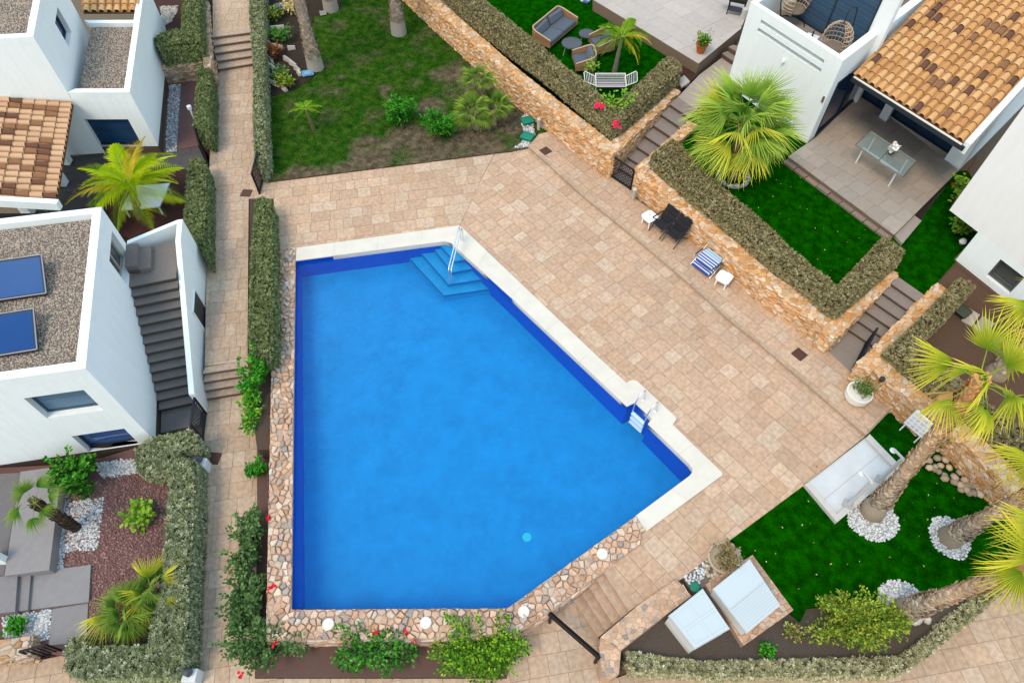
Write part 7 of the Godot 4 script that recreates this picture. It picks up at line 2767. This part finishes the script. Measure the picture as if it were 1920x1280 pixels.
	# shower
	var sc := [pt(1629, 815, 0.1), pt(1689, 877, 0.1), pt(1568, 980, 0.1), pt(1508, 909, 0.1)]
	var m: Vector3 = (sc[0] + sc[1] + sc[2] + sc[3]) / 4
	o = thing("outdoor_shower", "white shower tray with two posts between deck and artificial lawn", "shower", Vector3(m.x, 0, m.z))
	var poly := PackedVector2Array([xz(sc[0]), xz(sc[1]), xz(sc[2]), xz(sc[3])])
	var inner := PackedVector2Array()
	var su: Vector3 = (sc[0] - sc[3]).normalized()
	var sv: Vector3 = (sc[1] - sc[0]).normalized()
	inner = PackedVector2Array([xz(sc[0] - su * 0.2 + sv * 0.03), xz(sc[1] - su * 0.2 - sv * 0.16), xz(sc[2] + su * 0.16 - sv * 0.16), xz(sc[3] + su * 0.16 + sv * 0.03)])
	b = Mb.new()
	b.prism(poly, -0.2, 0.02, Color(0.62, 0.62, 0.60))
	part("tray", b, M.concrete, o)
	for j in 4:
		b = Mb.new()
		b.prism(PackedVector2Array([poly[j], poly[(j + 1) % 4], inner[(j + 1) % 4], inner[j]]), 0.0, 0.16 if j != 3 else 0.06, vary(Color(0.48, 0.46, 0.43), 0.02))
		part("kerb", b, M.concrete, o)
	for j in 2:
		b = Mb.new()
		var f0 := 0.0 if j == 0 else 0.55
		var f1 := 0.54 if j == 0 else 1.0
		b.prism(PackedVector2Array([inner[0].lerp(inner[1], f0), inner[0].lerp(inner[1], f1), inner[3].lerp(inner[2], f1), inner[3].lerp(inner[2], f0)]), 0.0, 0.05, vary(Color(0.50, 0.52, 0.53), 0.02))
		part("tray_panel", b, M.paint, o)
	for k in [[1650, 899, 1690, 857], [1590, 945, 1635, 904]]:
		var f := pt(k[0], k[1], 0.16)
		var t := above(f, k[2], k[3])
		t = Vector3(f.x, t.y, f.z)
		b = Mb.new()
		b.box(f + Vector3(0, 0.02, 0), Vector3(0.24, 0.04, 0.24), Color(0.30, 0.31, 0.32), Basis(Vector3.UP, -0.6), 0.008)
		b.box((f + t) / 2, Vector3(0.09, t.y - f.y, 0.09), Color(0.42, 0.43, 0.43), Basis(Vector3.UP, -0.6), 0.01)
		b.bar(t, t - sv * 0.3, 0.05, 0.05, Color(0.45, 0.46, 0.46))
		b.lathe(t - sv * 0.3 - Vector3(0, 0.06, 0), [Vector2(0, 0), Vector2(0.09, 0.0), Vector2(0.03, 0.05), Vector2(0, 0.05)], 14, Color(0.55, 0.56, 0.56))
		part("shower_post", b, M.plain, o)
	# board with the pool rules
	var s0 := pt(1687, 806, 0.0)
	var s1 := pt(1714, 829, 0.0)
	var t0 := above(s0, 1722, 769)
	var t1 := above(s1, 1755, 795)
	var ht := clampf((t0.y + t1.y) / 2, 0.9, 1.8)
	o = thing("rules_board", "white board with rows of pictograms on two posts in front of the orange wall", "sign", (s0 + s1) / 2)
	for s in [s0, s1]:
		b = Mb.new()
		b.tube([s, s + Vector3(0, ht, 0)], [0.022], 9, [Color(0.75, 0.75, 0.74)])
		part("post", b, M.plastic, o)
	var bu := (s1 - s0).normalized()
	var bn := Vector3(-bu.z, 0, bu.x)
	if bn.z < 0: bn = -bn
	var bc := (s0 + s1) / 2 + Vector3(0, ht * 0.68, 0) + bn * 0.04
	var bw := s0.distance_to(s1) + 0.12
	var bh := ht * 0.64
	var bb := Basis(bu, Vector3.UP, bn)
	b = Mb.new()
	b.box(bc, Vector3(bw, bh, 0.03), Color(0.78, 0.78, 0.78), bb, 0.006)
	var board := part("board", b, M.plastic, o)
	for r in 4:
		for c in 4:
			b = Mb.new()
			var q := bc + bu * (bw * ((c + 0.5) / 4.0 - 0.5) * 0.92) + Vector3.UP * (bh * ((r + 0.5) / 4.0 - 0.5) * 0.9) + bn * 0.016
			var col: Color = [Color(0.45, 0.55, 0.62), Color(0.60, 0.25, 0.22), Color(0.32, 0.34, 0.38)][(r * 3 + c * 2 + r * c) % 3]
			var rad := bw * 0.085
			for j in 14:                                   # a ring with a bar through it, as on a prohibition pictogram
				var a0 := TAU * j / 14.0
				var a1 := TAU * (j + 1) / 14.0
				var d0 := bu * cos(a0) + Vector3.UP * sin(a0)
				var d1 := bu * cos(a1) + Vector3.UP * sin(a1)
				b.face([q + d0 * rad, q + d1 * rad, q + d1 * rad * 0.72, q + d0 * rad * 0.72], q - bn, col)
			b.box(q + bn * 0.001, Vector3(rad * 1.1, rad * 0.35, 0.002), col * 0.8, bb * Basis(Vector3(0, 0, 1), 0.7))
			part("pictogram", b, M.plain, board)
	# pump boxes
	pump_box("smooth white pump box with a cross ribbed lid, left of the two", [1254, 1153, 1318, 1102, 1369, 1178, 1303, 1216], 0.62, -0.16, 0)
	var base := pts([1319, 1099, 1390, 1213, 1483, 1147, 1407, 1044], -0.1)
	o = thing("box_plinth", "pink stone plinth under the ribbed white pump box", "plinth", pt(1400, 1125, -0.15))
	b = Mb.new()
	b.prism(base, -0.5, 0.10, Color(0.46, 0.32, 0.23))
	part("mortar_core", b, M.mortar, o)
	var list := []
	stones_on(base, Transform3D(FLAT, Vector3(0, 0.10, 0)), Vector2(0.16, 0.14), 0.004, Vector2(0.004, 0.014), [Color(0.58, 0.39, 0.27), Color(0.52, 0.33, 0.22), Color(0.62, 0.44, 0.32)], list)
	lay("stone", list, M.stone, o)
	pump_box("white pump box with a half ribbed lid on its pink stone plinth, the right one", [1337, 1103, 1406, 1047, 1464, 1134, 1401, 1186], 0.62, 0.12, 1)
	b = Mb.new()
	b.lathe(pt(1302, 1101, 0.01), [Vector2(0.13, 0), Vector2(0.13, 0.08), Vector2(0.1, 0.1), Vector2(0, 0.1)], 18, Color(0.02, 0.16, 0.10))
	solo("valve_cover", b, M.plastic, "round green valve cover beside the thick pink parapet", "valve cover")
	# hoe against the end wall
	b = Mb.new()
	b.tube([pt(1800, 342, 0.95), pt(1831, 295, 1.75)], [0.014], 7, [Color(0.22, 0.06, 0.04)])
	b.box(pt(1791, 347, 0.98), Vector3(0.28, 0.05, 0.12), Color(0.42, 0.07, 0.02), Basis(Vector3.UP, -0.5), 0.01)
	solo("garden_hoe", b, M.wood, "red handled garden hoe leaning by the end wall of the balcony house", "hoe")


func pump_box(label: String, px: Array, top: float, low: float, kind: int) -> void:
	var c := []
	for i in range(0, 8, 2):
		c.append(pt(px[i], px[i + 1], top))
	var m: Vector3 = (c[0] + c[1] + c[2] + c[3]) / 4
	var o := thing("pump_box", label, "pump box", Vector3(m.x, low, m.z), "white pump boxes")
	var sh := func(k: float, y: float) -> PackedVector2Array:
		var r := PackedVector2Array()
		for v in c:
			r.append(xz(m + (v - m) * k))
		return r
	var b := Mb.new()
	b.prism(sh.call(0.95, 0.0), low, top - 0.1, Color(0.58, 0.57, 0.54))
	part("body", b, M.plastic, o)
	b = Mb.new()
	b.prism(sh.call(1.0, 0.0), top - 0.12, top - 0.02, Color(0.46, 0.49, 0.50))
	b.prism(sh.call(0.97, 0.0), top - 0.02, top, Color(0.42, 0.475, 0.495))
	var lid := part("lid", b, M.plastic, o)
	var up := Vector3(0, 0.006, 0)
	if kind == 0:
		for k in [[0.0, 0], [0.5, 0], [1.0, 0], [0.0, 1], [0.5, 1], [1.0, 1]]:
			b = Mb.new()
			var t := 0.05 + 0.9 * float(k[0])
			if k[1] == 0:
				b.bar(c[0].lerp(c[1], t).lerp(c[3].lerp(c[2], t), 0.05) + up, c[0].lerp(c[1], t).lerp(c[3].lerp(c[2], t), 0.95) + up, 0.035, 0.02, Color(0.455, 0.505, 0.525))
			else:
				b.bar(c[0].lerp(c[3], t).lerp(c[1].lerp(c[2], t), 0.055) + up * 1.2, c[0].lerp(c[3], t).lerp(c[1].lerp(c[2], t), 0.945) + up * 1.2, 0.035, 0.02, Color(0.455, 0.505, 0.525))
			part("rib", b, M.plastic, lid)
	else:
		for k in 9:
			b = Mb.new()
			var t := 0.53 + 0.44 * k / 8.0
			b.bar(c[0].lerp(c[3], t).lerp(c[1].lerp(c[2], t), 0.04) + up, c[0].lerp(c[3], t).lerp(c[1].lerp(c[2], t), 0.96) + up, 0.03, 0.018, Color(0.455, 0.505, 0.525))
			part("rib", b, M.plastic, lid)
		b = Mb.new()
		b.bar(c[0].lerp(c[3], 0.5).lerp(c[1].lerp(c[2], 0.5), 0.03) + up, c[0].lerp(c[3], 0.5).lerp(c[1].lerp(c[2], 0.5), 0.97) + up, 0.02, 0.03, Color(0.42, 0.45, 0.47))
		part("hinge", b, M.plastic, lid)
